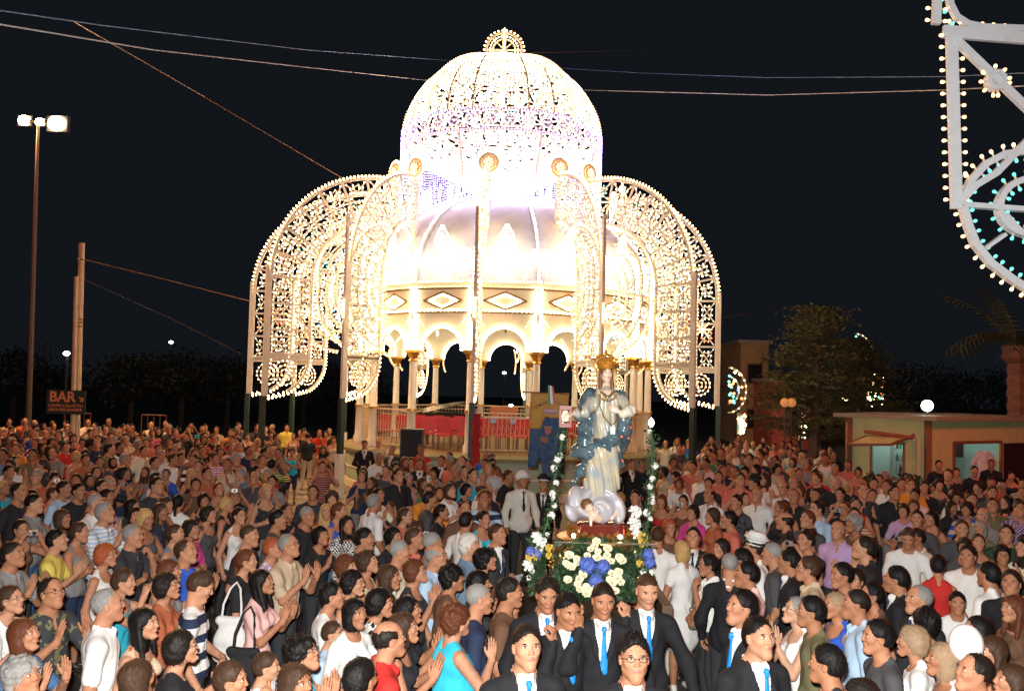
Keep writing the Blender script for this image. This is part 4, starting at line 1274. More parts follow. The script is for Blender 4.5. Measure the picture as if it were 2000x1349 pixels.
g = MB(); g.box((-.1, .12, 1.12), (.42, .02, .15), Matrix.Rotation(RAD(-12), 3, 'X')); g.build('music_rest', mat('red_wood', (.35, .10, .03), .4), k_)
for sx in (-.6, .6):
    g = MB(); g.tube([(sx, -.15, 0), (sx * .9, 0, .78)], .02, 6); g.tube([(sx, .15, 0), (sx * .9, 0, .78)], .02, 6); g.build('leg', M_CHL, k_)
k_ = empty('piano', on_stand(860, 29.2), .3, "black grand piano with its lid propped open on the bandstand", 'piano')
g = MB(); g.poly([Vector((x, y, .86)) for x, y in ((-.75, -.8), (.75, -.8), (.75, .1), (.5, .7), (.1, 1.1), (-.4, 1.2), (-.75, .8))], (0, 0, 1), .28); g.build('case', mat('black_lacquer', (0, 0, 0)), k_)
g = MB(); g.poly([Vector((x, y * .9, 1.35 + (-.75 - x) * -.25 - .35)) for x, y in ((-.75, -.8), (.75, -.8), (.75, .1), (.5, .7), (.1, 1.1), (-.4, 1.2), (-.75, .8))], (-.25, 0, 1), .03); g.build('lid', mat('black_lacquer', (0, 0, 0)), k_)
for x, y in ((-.6, -.6), (.6, -.6), (-.3, .9)):
    g = MB(); g.lathe([(.03, 0), (.05, .3), (.06, .72)], 8, (x, y, 0)); g.build('leg', mat('black_lacquer', (0, 0, 0)), k_)
k_ = empty('kettle_drum', on_stand(802, 29.5), 0, "round reddish kettle drum standing between the bandstand columns", 'drum')
g = MB(); g.lathe([(.0, .45), (.2, .5), (.36, .7), (.42, 1.0)], 18); g.build('bowl', mat('copper', (.42, .16, .06), .35, .6), k_, True)
g = MB(); g.lathe([(.44, .98), (.44, 1.03), (.0, 1.035)], 18); g.build('skin', mat('drum_skin', (.55, .45, .32), .6), k_)
for i in range(3):
    a = i * 2.1; g = MB(); g.tube([(.34 * math.cos(a), .34 * math.sin(a), 0), (.3 * math.cos(a), .3 * math.sin(a), .7)], .02, 5); g.build('leg', M_CHL, k_)
# ------------------------------------------------------------------ kiosk
def front_of(px, py, d): return P(px, py, d)
M_YEL = mat("ochre_render", (.62, .60, .27), .8, noise=.15, nscale=2.5)
M_TRIM = mat("brown_trim", (.24, .09, .045), .6)
M_ROOFK = mat("roof_slab", (.30, .26, .18), .7)
KC = PX(1812, 23.0); KL = PX(1657, 24.2); 
kd = (KL - KC); kd.z = 0; Lw = kd.length; kd.normalize()
ks = PX(2080, 26.5) - KC; ks.z = 0; Ls = ks.length; ks.normalize()
ki = Vector((-kd.y, kd.x, 0));  ki = ki if ki.y > 0 else -ki      # inward from the left face
kj = Vector((-ks.y, ks.x, 0));  kj = kj if kj.y > 0 else -kj
KZ = 2.62
KI = empty('kiosk', (KC.x, KC.y, 0), 0, "low ochre kiosk with brown corner trim, flat roof and two lit openings", 'kiosk')
def slab(parent, name, m, a, b, z0, z1, th, inw):
    """vertical wall slab from a to b (relative ground vectors)"""
    g = MB(); c = (a + b) / 2 + inw * th / 2; d = (b - a); L_ = d.length; d.normalize()
    M3 = Matrix((d, inw, Vector((0, 0, 1)))).transposed()
    g.box((c.x, c.y, (z0 + z1) / 2), (L_ / 2, th / 2, (z1 - z0) / 2), M3)
    return g.build(name, m, parent)
O = Vector((0, 0, 0))
# window in the left face
def along(px, origin, dirv, dlo, dhi):
    lo, hi = 0.0, 12.0
    best = None
    for k in range(1200):
        t = k * .01
        w = Vector((KC.x, KC.y, 0)) + dirv * t
        # project
        v = CM3.transposed() @ (Vector((w.x, w.y, 1.6)) - Vector((0, 0, CAM_Z)))
        x = 1000 + F * v.x / -v.z
        if best is None or abs(x - px) < best[0]: best = (abs(x - px), t)
    return best[1]
w0, w1 = along(1768, KC, kd, 0, 0), along(1699, KC, kd, 0, 0)
zw0, zw1 = 1.02, 2.02
slab(KI, 'wall', M_YEL, O + kd * .0, kd * w0, 0, KZ, .1, ki)
slab(KI, 'wall', M_YEL, kd * w1, kd * Lw, 0, KZ, .1, ki)
slab(KI, 'wall', M_YEL, kd * w0, kd * w1, 0, zw0, .1, ki)
slab(KI, 'wall', M_YEL, kd * w0, kd * w1, zw1, KZ, .1, ki)
d0, d1 = along(1862, KC, ks, 0, 0), along(1955, KC, ks, 0, 0)
e0, e1 = along(1965, KC, ks, 0, 0), along(2050, KC, ks, 0, 0)
M_SH = mat("ochre_render_shaded", (.40, .28, .10), .8, noise=.15, nscale=2.5)  # darker ochre copy holding the side face's shade; not assigned to any wall
slab(KI, 'wall', M_YEL, ks * .06, ks * d0, 0, KZ, .1, kj)
slab(KI, 'wall', M_YEL, ks * d0, ks * d1, 2.05, KZ, .1, kj)
slab(KI, 'wall', M_YEL, ks * d0, ks * d1, 0, .95, .1, kj)
slab(KI, 'wall', M_YEL, ks * d1, ks * (d1 + .12), 0, KZ, .1, kj)
slab(KI, 'wall', M_YEL, ks * (d1 + .12), ks * Ls, 2.0, KZ, .1, kj)
slab(KI, 'dark_panel', mat('dark_poster', (.05, .02, .022), .3), ks * (d1 + .12), ks * Ls, 0, 2.0, .06, kj)
for a_ in (O - kd * 0, kd * (Lw - .0)):
    g = MB(); g.box((a_.x - ki.x * .02, a_.y - ki.y * .03, KZ / 2), (.07, .07, KZ / 2)); g.build('corner_trim', M_TRIM, KI)
# window frame
for (a_, b_, z0, z1) in ((w0 - .0, w0 + .06, zw0, zw1), (w1 - .06, w1, zw0, zw1), (w0, w1, zw0, zw0 + .06), (w0, w1, zw1 - .05, zw1)):
    slab(KI, 'window_frame', M_TRIM, kd * a_ - ki * .03, kd * b_ - ki * .03, z0, z1, .05, ki)
# roof
g = MB()
rc = [O - ki * .25 - kd * .25, kd * (Lw + .35) - ki * .25, kd * (Lw + .35) + ki * 3.6, ks * Ls + kj * 3.4, ks * (Ls) - kj * .25]
g.poly([Vector((p_.x, p_.y, KZ + .05)) for p_ in rc], (0, 0, 1), .10); g.build('roof', M_ROOFK, KI)
# inner room
M_INT = mat("interior_wall", (.42, .55, .52), .7)
back = ki * 1.25
slab(KI, 'inner_wall', M_INT, kd * (w0 - .6) + back, kd * (w1 + .5) + back, 0, KZ, .05, ki)
slab(KI, 'inner_wall', M_INT, kd * (w1 + .25) + ki * .15, kd * (w1 + .25) + ki * 1.25, 0, KZ, .05, kd)
slab(KI, 'inner_wall', M_INT, kd * (w0 - .5) + ki * .15, kd * (w0 - .5) + ki * 1.25, 0, KZ, .05, -kd)
g = MB(); p_ = kd * w0 + ki * .1; g.box((p_.x - .3, p_.y + .5, 1.0), (.9, .4, .02)); g.build('counter', M_TRIM, KI)
# shelves with bottles
SHL = empty('shelf', (KC.x, KC.y, 0), 0, "open shelf of bottles lit inside the kiosk window", 'shelf')
sx_ = kd * (w0 + .26) + ki * 1.05
for z in (1.12, 1.45, 1.78):
    g = MB(); g.box((sx_.x, sx_.y, z), (.34, .12, .012)); g.build('board', mat('shelf_board', (.5, .55, .5), .5), SHL)
for sgn in (-1, 1):
    g = MB(); g.box((sx_.x + sgn * .34, sx_.y, 1.45), (.015, .13, .45)); g.build('upright', mat('shelf_board', (0, 0, 0)), SHL)
bt = MB(); bt.lathe([(0, 0), (.03, 0), (.032, .14), (.012, .19), (.012, .24), (0, .24)], 7)
btm = [bt.mesh('bottle', mat(n_, c_, .2)) for n_, c_ in (('green_glass', (.02, .22, .10)), ('brown_glass', (.12, .05, .02)), ('clear_glass', (.45, .5, .5)))]
for zi, z in enumerate((1.135, 1.465, 1.795)):
    for i in range(8):
        o = link('bottle', btm[(i * 2 + zi) % 3], loc=(KC.x + sx_.x - .29 + i * .083, KC.y + sx_.y, z))
        tag(o, "small %s bottle on the %s shelf inside the kiosk" % (('green', 'brown', 'clear')[(i * 2 + zi) % 3], ('lowest', 'middle', 'top')[zi]), 'bottle', 'bottles on the kiosk shelf, ' + ('lowest', 'middle', 'top')[zi] + ('green', 'brown', 'clear')[(i * 2 + zi) % 3])
def tube_lamp(name, loc, label, L_=.5, rz=0, s=18, col=(.72, 1, .93)):
    r_ = empty(name, loc, rz, label, 'lamp')
    g = MB(); g.tube([(-L_, 0, 0), (L_, 0, 0)], .022, 8); g.build('tube', glow('fluorescent', col, s), r_)
    g = MB(); g.box((0, 0, .05), (L_ + .04, .04, .02)); g.build('fitting', M_PAINT, r_)
p_ = KC + kd * (w0 + .4) + ki * .7; tube_lamp('ceiling_lamp', (p_.x, p_.y, 2.35), "bright fluorescent tube inside the kiosk window")
# right hand room
slab(KI, 'inner_wall', mat('green_wall', (.10, .42, .20), .7), ks * d0 + kj * .15, ks * d0 + kj * 1.1, 0, KZ, .05, -ks)
slab(KI, 'inner_wall', mat('green_wall', (0, 0, 0)), ks * d0 + kj * 1.1, ks * (d0 + .4 * (d1 - d0)) + kj * 1.1, 0, KZ, .05, kj)
slab(KI, 'inner_wall', M_INT, ks * (d0 + .4 * (d1 - d0)) + kj * 1.1, ks * (d1 + .3) + kj * 1.1, 0, KZ, .05, kj)
slab(KI, 'inner_wall', M_INT, ks * (d1 + .1) + kj * .15, ks * (d1 + .1) + kj * 1.1, 0, KZ, .05, ks)
p_ = KC + ks * (d0 + .55 * (d1 - d0)) + kj * .75; tube_lamp('ceiling_lamp', (p_.x, p_.y, 2.3), "bright fluorescent tube inside the kiosk's side doorway", .4, 1.3)
for (a_, b_, z0, z1) in ((d0 - .04, d0 + .05, 0, 2.05), (d1 - .05, d1 + .04, 0, 2.05), (d0, d1, 2.0, 2.08)):
    slab(KI, 'door_frame', M_TRIM, ks * a_ - kj * .03, ks * b_ - kj * .03, z0, z1, .05, kj)
g = MB(); p_ = ks * (d0 + .72 * (d1 - d0)) + kj * 1.03; g.box((p_.x, p_.y, 1.75), (.3, .03, .2)); g.build('notice_board', mat('dark_poster', (0, 0, 0)), KI)
# hanging white shirts in the doorway
def shirt_mesh():
    g_ = [cone((0, 0, .55), (0, 0, .05), .19, .23, (1, 2.6, 1), .03), cone((-.18, 0, .56), (-.33, 0, .36), .075, .07, (1, 1.8, 1), .04), cone((.18, 0, .56), (.33, 0, .36), .075, .07, (1, 1.8, 1), .04), ('e', (0, 0, .72), (.08, .15, .06), None, None, None, -.01, None)]
    ax = np.arange(-.45, .45, .02); ay = np.arange(-.15, .15, .02); az = np.arange(-.25, .8, .02)
    v, q, t = nets([field(g_, ax, ay, az, wrinkle(.012, 16))], ax, ay, az)
    return np_mesh('shirt', v, q, t, [None])
shm = shirt_mesh()
for i, (t_, c_, nm_) in enumerate(((.52, 'white', 'larger white shirt hanging in the kiosk doorway under the lamp'), (.80, 'offwhite', 'second white shirt hanging deeper in the kiosk doorway near the notice board'))):
    p_ = KC + ks * (d0 + t_ * (d1 - d0)) - kj * (.12 - .3 * i)
    o = link('hanging_shirt', shm, [cloth(c_)], loc=(p_.x, p_.y, 1.12 - .05 * i), rot=(0, 0, .25)); tag(o, nm_, 'shirt')
# raised flap
FL = empty('window_flap', (KC.x, KC.y, 0), 0, "ochre window flap with red edges, propped open above the kiosk window", 'flap')
a_ = kd * (w0 - .06) - ki * .05; b_ = kd * (w1 + .06) - ki * .05; o_ = -ki * .95
q4 = [a_ + Vector((0, 0, 2.14)), b_ + Vector((0, 0, 2.14)), b_ + o_ + Vector((0, 0, 1.93)) + kd * .25, a_ + o_ + Vector((0, 0, 2.0)) + kd * .15]
g = MB(); g.poly(q4, (0, 0, 1), .035); g.build('panel', M_YEL, FL)
for i in range(4):
    g = MB(); g.bar(q4[i], q4[(i + 1) % 4], .06, .06, (0, 0, 1)); g.build('edge', M_TRIM, FL)
AW = empty('rolled_awning', (KC.x, KC.y, 0), 0, "reddish rolled awning fixed on the kiosk wall above the flap", 'awning')
g = MB(); u_ = kd * (w0 - .2) - ki * .10; v_ = kd * (w1 + .12) - ki * .10; g.tube([(u_.x, u_.y, 2.16), (v_.x, v_.y, 2.26)], .05, 10); g.build('roll', mat('red_canvas', (.30, .08, .05), .8), AW)
g = MB(); u2 = u_ + ki * .07; g.box((u2.x, u2.y, 2.2), (.03, .04, .06)); g.build('bracket', M_TRIM, AW)
p_ = KC + kd * along(1795, KC, kd, 0, 0) - ki * .04
o = MB(); o.box((p_.x, p_.y, 1.62), (.045, .02, .52)); tag(o.build('wall_strip', mat('pale_strip', (.6, .5, .3), .6)), "narrow pale vertical box fixed on the kiosk wall by the corner trim", 'wall box')
# globe lamp
gp = P(1811, 792, 24.5)
GL = empty('globe_lamp', (gp.x, gp.y, 0), 0, "round white globe lamp glowing just above the kiosk roof", 'lamp')
g = MB(); g.lathe([(.035, 0), (.03, gp.z - .16)], 8); g.build('pole', mat('dark_steel', (.04, .04, .045)), GL)
me = np_mesh('globe', *qsphere((0, 0, gp.z), (.155, .155, .155), 6), [glow('globe_light', (.93, 1.0, .93), 6.0)]); link('globe', me, parent=GL)
# dim globes by the cedar
for i, (px_, py_) in enumerate(((1533, 786), (1546, 786))):
    gp = P(px_, py_, 33)
    GL = empty('globe_lamp', (gp.x, gp.y, 0), 0, ("dim amber globe lamp on a thin pole before the cedar tree", "second dim amber globe sharing the spot before the cedar tree")[i], 'lamp')
    g = MB(); g.lathe([(.03, 0), (.03, gp.z - .16)], 8); g.build('pole', mat('dark_steel', (.04, .04, .045)), GL)
    me = np_mesh('globe', *qsphere((0, 0, gp.z), (.17, .17, .17), 5), [mat('amber_glass', (.35, .14, .05), .2, emit=(1, .4, .12), es=.25)]); link('globe', me, parent=GL)

# ------------------------------------------------------------------ foliage
def leaf_mesh(name, centers, sizes, seed, m, flat=.5, squash=1.0):
    r_ = np.random.RandomState(seed); n = len(centers)
    c = np.array(centers); s = np.array(sizes)[:, None]
    a = r_.normal(size=(n, 3)); a[:, 2] *= squash; a /= np.linalg.norm(a, axis=1)[:, None]
    b = r_.normal(size=(n, 3)); b -= a * (a * b).sum(1)[:, None]; b /= np.linalg.norm(b, axis=1)[:, None]
    V = np.stack([c - a * s, c + b * s * flat, c + a * s, c - b * s * flat], 1).reshape(-1, 3)
    Q = np.arange(4 * n).reshape(-1, 4)
    return np_mesh(name, V, Q, np.zeros(n, int), [m], smooth=False)
M_NEED = mat("cedar_needles", (.17, .15, .05), .75, noise=.5, nscale=1.5)
M_LEAF = mat("hedge_leaf", (.035, .05, .02), .7, noise=.5, nscale=3)
M_BARK = mat("bark", (.10, .06, .04), .9, bump=.5)
def cedar(loc, H, seed, label, spread=1.0):
    r_ = random.Random(seed); T = empty('cedar_tree', loc, 0, label, 'tree', 'trees behind the crowd')
    g = MB(); g.tube([(0, 0, 0), (.1, 0, H * .4), (.05, 0, H * .95)], [.32, .2, .05], 8)
    C_, S_ = [], []
    for i in range(46):
        z = H * (.16 + .80 * (i / 46) ** .9); a = r_.uniform(0, 6.28); L_ = (H - z) * .42 * r_.uniform(.6, 1.15) * spread + .5
        tip = Vector((math.cos(a) * L_, math.sin(a) * L_, z + L_ * r_.uniform(.0, .28)))
        g.tube([(0, 0, z), tuple(tip)], [.07, .015], 4)
        for k in range(230):
            t = r_.uniform(.2, 1.05); w = .16 + .34 * (1 - abs(t - .7)) 
            p0 = Vector((0, 0, z)).lerp(tip, t)
            C_.append((p0.x + r_.gauss(0, w), p0.y + r_.gauss(0, w), p0.z + r_.gauss(0, .10) - .1 * t)); S_.append(r_.uniform(.07, .17))
    g.build('trunk', M_BARK, T)
    tag(link('crown', leaf_mesh('crown', C_, S_, seed, M_NEED, .35, .5), parent=T), kind='stuff')
cedar(PX(1590, 42), 7.6, 4, "tall bushy cedar with drooping boughs between the light arches and the kiosk")
cedar(PX(1668, 47), 6.4, 9, "shadowy wide cedar behind the kiosk's flat roof end", 1.25)
def bush(px0, px1, d, z1, seed, label, name='hedge', m=None, n=2600, th=.5, s=(.04, .09)):
    a_, b_ = PX(px0, d), PX(px1, d); r_ = random.Random(seed)
    C_, S_ = [], []
    for i in range(n):
        t = r_.random(); z = z1 * (r_.random() ** .7) * (.86 + .14 * math.sin(t * 19 + seed))
        C_.append((a_.x + (b_.x - a_.x) * t, d + r_.gauss(0, th), z)); S_.append(r_.uniform(*s))
    o = link(name, leaf_mesh(name, C_, S_, seed, m or M_LEAF, .55)); return tag(o, label, name.replace('_', ' '))
bush(1655, 1870, 21.6, 1.35, 3, "low dark clipped hedge growing along the kiosk's front", n=4200, th=.3)
def round_tree(px, d, H, R, seed, label):
    p_ = PX(px, d); T = empty('tree', p_, 0, label, 'tree', 'trees behind the crowd'); r_ = random.Random(seed)
    g = MB(); g.tube([(0, 0, 0), (.1, 0, H * .5), (0, .1, H * .8)], [.22, .15, .06], 7); 
    C_, S_ = [], []
    for b in range(26):
        u = r_.uniform(0, 6.28); v = r_.uniform(-.4, 1); rr = R * r_.uniform(.35, 1)
        c = (rr * math.cos(u) * math.sqrt(max(0, 1 - v * v * .6)), rr * math.sin(u), H * .68 + v * H * .3)
        g.tube([(0, 0, H * .45), c], [.05, .012], 4)
        for k in range(110):
            C_.append((c[0] + r_.gauss(0, R * .17), c[1] + r_.gauss(0, R * .17), c[2] + r_.gauss(0, R * .13))); S_.append(r_.uniform(.08, .17))
    g.build('trunk', mat('dark_bark', (.02, .014, .01), .9), T)
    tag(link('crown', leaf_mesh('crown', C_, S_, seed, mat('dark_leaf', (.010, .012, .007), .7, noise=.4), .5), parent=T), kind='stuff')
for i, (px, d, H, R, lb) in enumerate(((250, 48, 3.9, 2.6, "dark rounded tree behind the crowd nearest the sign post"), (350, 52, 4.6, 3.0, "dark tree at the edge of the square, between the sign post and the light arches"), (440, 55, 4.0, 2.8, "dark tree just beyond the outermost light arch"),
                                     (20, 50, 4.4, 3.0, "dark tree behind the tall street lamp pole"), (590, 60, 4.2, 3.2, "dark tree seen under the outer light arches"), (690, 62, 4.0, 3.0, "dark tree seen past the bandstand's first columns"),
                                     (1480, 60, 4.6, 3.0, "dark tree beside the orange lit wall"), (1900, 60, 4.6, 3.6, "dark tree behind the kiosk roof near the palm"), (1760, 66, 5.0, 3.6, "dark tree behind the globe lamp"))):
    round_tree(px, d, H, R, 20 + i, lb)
# palm at the right edge
pp = PX(1992, 30)
T = empty('palm_tree', pp, 0, "palm tree with a thick ringed trunk rising behind the kiosk's side", 'palm tree')
g = MB()
pr = []
for k in range(26):
    z = 5.0 * k / 25; pr.append((.36 + .05 * (k % 2) + (.16 if k > 22 else 0), z))
g.lathe(pr, 12); g.build('trunk', mat('palm_bark', (.22, .085, .05), .9, noise=.4, nscale=9, bump=.6, bscale=30), T)
for k in range(16):
    a = k * 2 * math.pi / 16 + .2; g = MB(); pts = []
    up_ = 1.9 if k % 3 else 3.0
    for t in range(9):
        q = t / 8; pts.append(Vector((math.cos(a) * q * 2.4, math.sin(a) * q * 2.4, 5.0 + up_ * q - (2.2 if k % 3 else 1.2) * q * q)))
    g.tube(pts, [.045 - .004 * t for t in range(9)], 4)
    sd = Vector((-math.sin(a), math.cos(a), 0))
    for t in range(1, 8):
        for s in (-1, 1):
            for w in (0, .5):
                p0 = pts[t].lerp(pts[t + 1], w); tip = p0 + sd * s * .5 + Vector((0, 0, -.28)) + (pts[t + 1] - pts[t]) * .8
                wv = (pts[t + 1] - pts[t]) * .12
                g.add([p0 - wv, p0 + wv, tip], [(0, 1, 2)])
    g.build('frond', mat('palm_frond', (.05, .05, .02), .6), T)

# buildings behind
def building(px0, px1, d, z, label, col, rows, em=None):
    a_, b_ = PX(px0, d), PX(px1, d); w = b_.x - a_.x
    B = empty('building', (a_.x, d, 0), 0, label, 'building')
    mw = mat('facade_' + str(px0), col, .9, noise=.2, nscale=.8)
    wn = max(1, int(w / 2.6)); sp = w / wn
    g = MB(); g.box((w / 2, 3.0, z / 2), (w / 2, 2.9, z / 2)); g.build('wall', mw, B)
    g = MB(); g.box((w / 2, 3.0, z + .1), (w / 2 + .2, 3.15, .1)); g.build('roof', M_ROOFK, B)
    for r_ in range(rows):
        for i in range(wn):
            g = MB(); zc = 1.6 + r_ * 2.8; g.box((sp * (i + .5), .06, zc), (.5, .05, .65)); f_ = g.build('window_frame', M_TRIM, B)
            g = MB(); g.box((sp * (i + .5), .0, zc), (.42, .02, .57)); g.build('pane', mat('dark_glass', (.02, .02, .025), .1), f_)
building(1508, 1602, 52, 3.9, "low red-lit house behind the cedar tree", (.45, .10, .07), 1)  # red light on this house is put into the wall colour
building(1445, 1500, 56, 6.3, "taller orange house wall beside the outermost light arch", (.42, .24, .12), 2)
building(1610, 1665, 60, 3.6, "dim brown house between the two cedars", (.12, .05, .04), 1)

# far festoons seen beyond the square
def far_festoon(px, py, d, w, h, seed, label, shape=0):
    p_ = P(px, py, d); R_ = empty('festoon', (p_.x, p_.y, 0), 0, label, 'festoon lights', 'distant festoons beyond the square')
    L = Lat(lambda u, v: Vector((u, 0, v))); r_ = random.Random(seed); z = p_.z
    if shape == 0:
        for q in (1.0, .6):
            pts = [(w * q * math.sin(t * math.pi / 16) - w * .5, z + h * q * math.cos(t * math.pi / 16)) for t in range(0, 17)]
            L.line(pts, .08); L.beads(pts, .34, .055, (1, 3, 0)[int(q * 3) % 3])
        for k in range(20): 
            L.bu.cur = (0, 3, 4, 2)[k % 4]; a = r_.uniform(0, 3.1); q = r_.uniform(.2, 1); L.bu.octa((w * q * math.sin(a) - w * .5, 0, z + h * q * math.cos(a)), .085)
    else:
        L.line([(0, z - h), (0, z + h)], .12); L.line([(w, z - h * .2), (0, z - h)], .10); L.line([(0, z + h), (w, z + h * .4)], .1)
        for k in range(34):
            L.bu.cur = (0, 1, 3, 0, 2)[k % 5]; L.bu.octa((r_.uniform(0, w), 0, z + r_.uniform(-h, h) * (.5 + .5 * r_.random())), r_.uniform(.06, .1))
    g = MB(); g.tube([(0, .1, 0), (0, .1, z)], .06, 5); g.build('pole', mat('dark_steel', (.04, .04, .045)), R_)
    tag(L.fr.build('frame', mat('glowing_festoon_paint', (.6, .55, .45), .6, emit=(1, .8, .4), es=.12), R_), kind='stuff'); tag(L.bu.build('bulbs', BM, R_), kind='stuff')  # frame emits faintly itself, standing in for light from its bulbs
far_festoon(1440, 762, 50, 1.0, 1.25, 1, "small coloured light arch glinting just past the outermost light arch")
far_festoon(1562, 832, 48, .5, .75, 2, "short white and green light frame hanging before the red-lit house", 1)
far_festoon(1442, 828, 50, .4, .6, 3, "little cluster of white bulbs low beside the outermost light arch's post", 1)
far_festoon(1694, 760, 64, 1.2, 1.5, 4, "red and blue light column rising behind the kiosk roof", 1)
far_festoon(1690, 705, 66, 1.4, 2.0, 5, "arc of tiny scattered lights above the kiosk behind the second cedar")
def small_lamp(px, py, d, r_, label, col=(1, .85, .6), s=20, pole=True):
    p_ = P(px, py, d); R_ = empty('street_lamp', (p_.x, p_.y, 0), 0, label, 'street lamp', 'small distant lamps')
    link('head', np_mesh('head', *qsphere((0, 0, p_.z), (r_ * 1.5, r_, r_), 3), [glow('lamp_%d' % int(px), col, s)]), parent=R_)
    g = MB(); g.tube([(0, .08, 0), (0, .08, p_.z)], .05, 5); g.build('pole', mat('dark_steel', (.04, .04, .045)), R_)
small_lamp(1649, 778, 55, .16, "small warm lamp glowing between the cedar and the kiosk", (1, .6, .3))
small_lamp(1444, 683, 60, .12, "tiny white lamp high beside the outermost light arch", (1, .95, .85), 8)
small_lamp(334, 668, 60, .10, "tiny white lamp far behind, midway between sign post and arches", (1, 1, 1), 8)
small_lamp(130, 690, 40, .10, "tiny white lamp beside the pale utility poles", (1, 1, 1), 9)
small_lamp(1565, 783, 45, .07, "tiny warm lamp right of the dim amber globes", (1, .7, .4), 10)
small_lamp(985, 728, 62, .09, "tiny lamp seen through the bandstand's central arch", (1, .9, .8), 8)
small_lamp(998, 792, 50, .09, "tiny white lamp just above the electric piano", (1, .95, .85), 10)

# ------------------------------------------------------------------ street light, poles, sign
p0 = PX(52, 30, 0); top = P(75, 238, 30)
SL = empty('street_light', (p0.x, p0.y, 0), 0, "very tall street light with three glaring floodlights on its crossbar", 'street light')
lean = Vector((top.x - p0.x, 0, top.z))
g = MB(); g.tube([(0, 0, 0), tuple(lean * .5), tuple(lean)], [.11, .085, .05], 8); g.build('pole', mat('brown_steel', (.07, .04, .028), .6), SL)
g = MB(); g.box((lean.x, 0, lean.z), (.62, .04, .04)); g.build('crossbar', mat('brown_steel', (0, 0, 0)), SL)
for px_, py_, r_ in ((41, 232, .20), (72, 235, .15), (105, 238, .30)):
    q = P(px_, py_, 29.8) - Vector((p0.x, p0.y, 0))
    g = MB(); g.box((q.x, .12, q.z), (r_ * 1.15, .1, r_ * .9)); h_ = g.build('floodlight', mat('dark_steel', (.04, .04, .045)), SL)
    link('lens', np_mesh('lens', *qsphere((q.x, -.02, q.z), (r_, .06, r_ * .85), 5), [glow('flood_light', (1, .70, .38), 60)]), parent=h_)
    sp = bpy.data.lights.new('floodlight_beam', 'SPOT'); sp.energy = 1900 * (r_ / .2) ** 2; sp.color = (1, .50, .20); sp.spot_size = RAD(115); sp.spot_blend = .5; sp.shadow_soft_size = r_
    so_ = bpy.data.objects.new('floodlight_beam', sp); COL.objects.link(so_); so_.parent = SL; so_.location = (q.x, -.2, q.z)
    so_.rotation_euler = (Vector((8, -9, -q.z)) ).to_track_quat('-Z', 'Y').to_euler()
M_CONC = mat("pale_concrete", (.50, .38, .24), .8, noise=.15, nscale=6)
def pole(px0, px1, py1, d, r_, label):
    a_ = PX(px0, d); t_ = P(px1, py1, d)
    R_ = empty('utility_pole', (a_.x, a_.y, 0), 0, label, 'utility pole'); v = t_ - Vector((a_.x, a_.y, 0))
    g = MB(); g.tube([(0, 0, 0), tuple(v)], [r_ * 1.15, r_], 12); g.build('shaft', M_CONC, R_)
    return R_, v
R_, v = pole(147, 160, 475, 27, .085, "taller pale utility pole carrying the BAR sign and wire ties")
for q in (.93, .68, .665, .65):
    g = MB(); c = v * q; g.lathe([(.10, -.015), (.115, 0), (.10, .015)], 12, c); g.build('wire_tie', mat('rust', (.15, .05, .02), .7), R_)
for q in (.30,):
    g = MB(); c = v * q; g.box((c.x + .02, -.14, c.z), (.10, .06, .14)); g.build('junction_box', mat('box_grey', (.12, .10, .08), .6), R_)
pole(139, 149, 540, 26.8, .06, "shorter pale utility pole strapped beside the taller one")
TEXTS = []
def text(body_, size, loc, rot, m, parent, extrude=.004, name='lettering', align='CENTER', shear=0, space=1.0, scale=(1, 1, 1), bold=0.0):
    c = bpy.data.curves.new(name, 'FONT'); c.body = body_; c.size = size; c.extrude = extrude; c.align_x = align; c.align_y = 'CENTER'; c.space_character = space; c.offset = bold; c.resolution_u = 3
    o = bpy.data.objects.new(name, c); COL.objects.link(o); o.location = loc; o.rotation_euler = rot; o.data.materials.append(m); o.parent = parent; o.scale = scale
    TEXTS.append(o)
    return o
q = P(129, 785, 26.4)
SG = empty('bar_sign', (q.x, q.y, q.z), 0, "dark green BAR sign with orange letters and an arrow on the utility poles", 'sign')
g = MB(); g.box((0, 0, 0), (.57, .02, .35)); g.build('board', mat('sign_green', (.012, .035, .028), .5), SG)
ML = mat('sign_orange', (.62, .26, .10), .6)
text("BAR", .42, (-.10, -.03, .14), (math.pi / 2, 0, 0), ML, SG, bold=.012)
text("CAMPO CALCETTO", .115, (.0, -.03, -.105), (math.pi / 2, 0, 0), ML, SG, bold=.002)
text("AREA PER BAMBINI", .115, (.0, -.03, -.225), (math.pi / 2, 0, 0), ML, SG, bold=.002)
g = MB(); g.bar((.39, -.026, .16), (.50, -.026, .05), .035, .01, (0, 1, 0)); g.bar((.505, -.028, .14), (.505, -.028, .04), .035, .01, (0, 1, 0)); g.bar((.52, -.030, .04), (.42, -.030, .04), .035, .01, (0, 1, 0)); g.build('arrow', ML, SG)
# low railing at the back of the crowd
for i, (a_, b_, nm_) in enumerate(((122, 172, "at the foot of the utility poles"), (272, 320, "in the dark behind the crowd"))):
    A_, B_ = PX(a_, 31), PX(b_, 31)
    R_ = empty('fence', (A_.x, A_.y, 0), 0, "thin metal fence panel %s" % nm_, 'fence'); w = B_.x - A_.x
    for z in (.5, 1.9): g = MB(); g.tube([(0, 0, z), (w, 0, z)], .02, 5); g.build('rail', mat('rust', (0, 0, 0)), R_)
    for k in range(5): g = MB(); g.tube([(w * k / 4, 0, 0), (w * k / 4, 0, 1.9)], .015, 5); g.build('bar', mat('rust', (0, 0, 0)), R_)

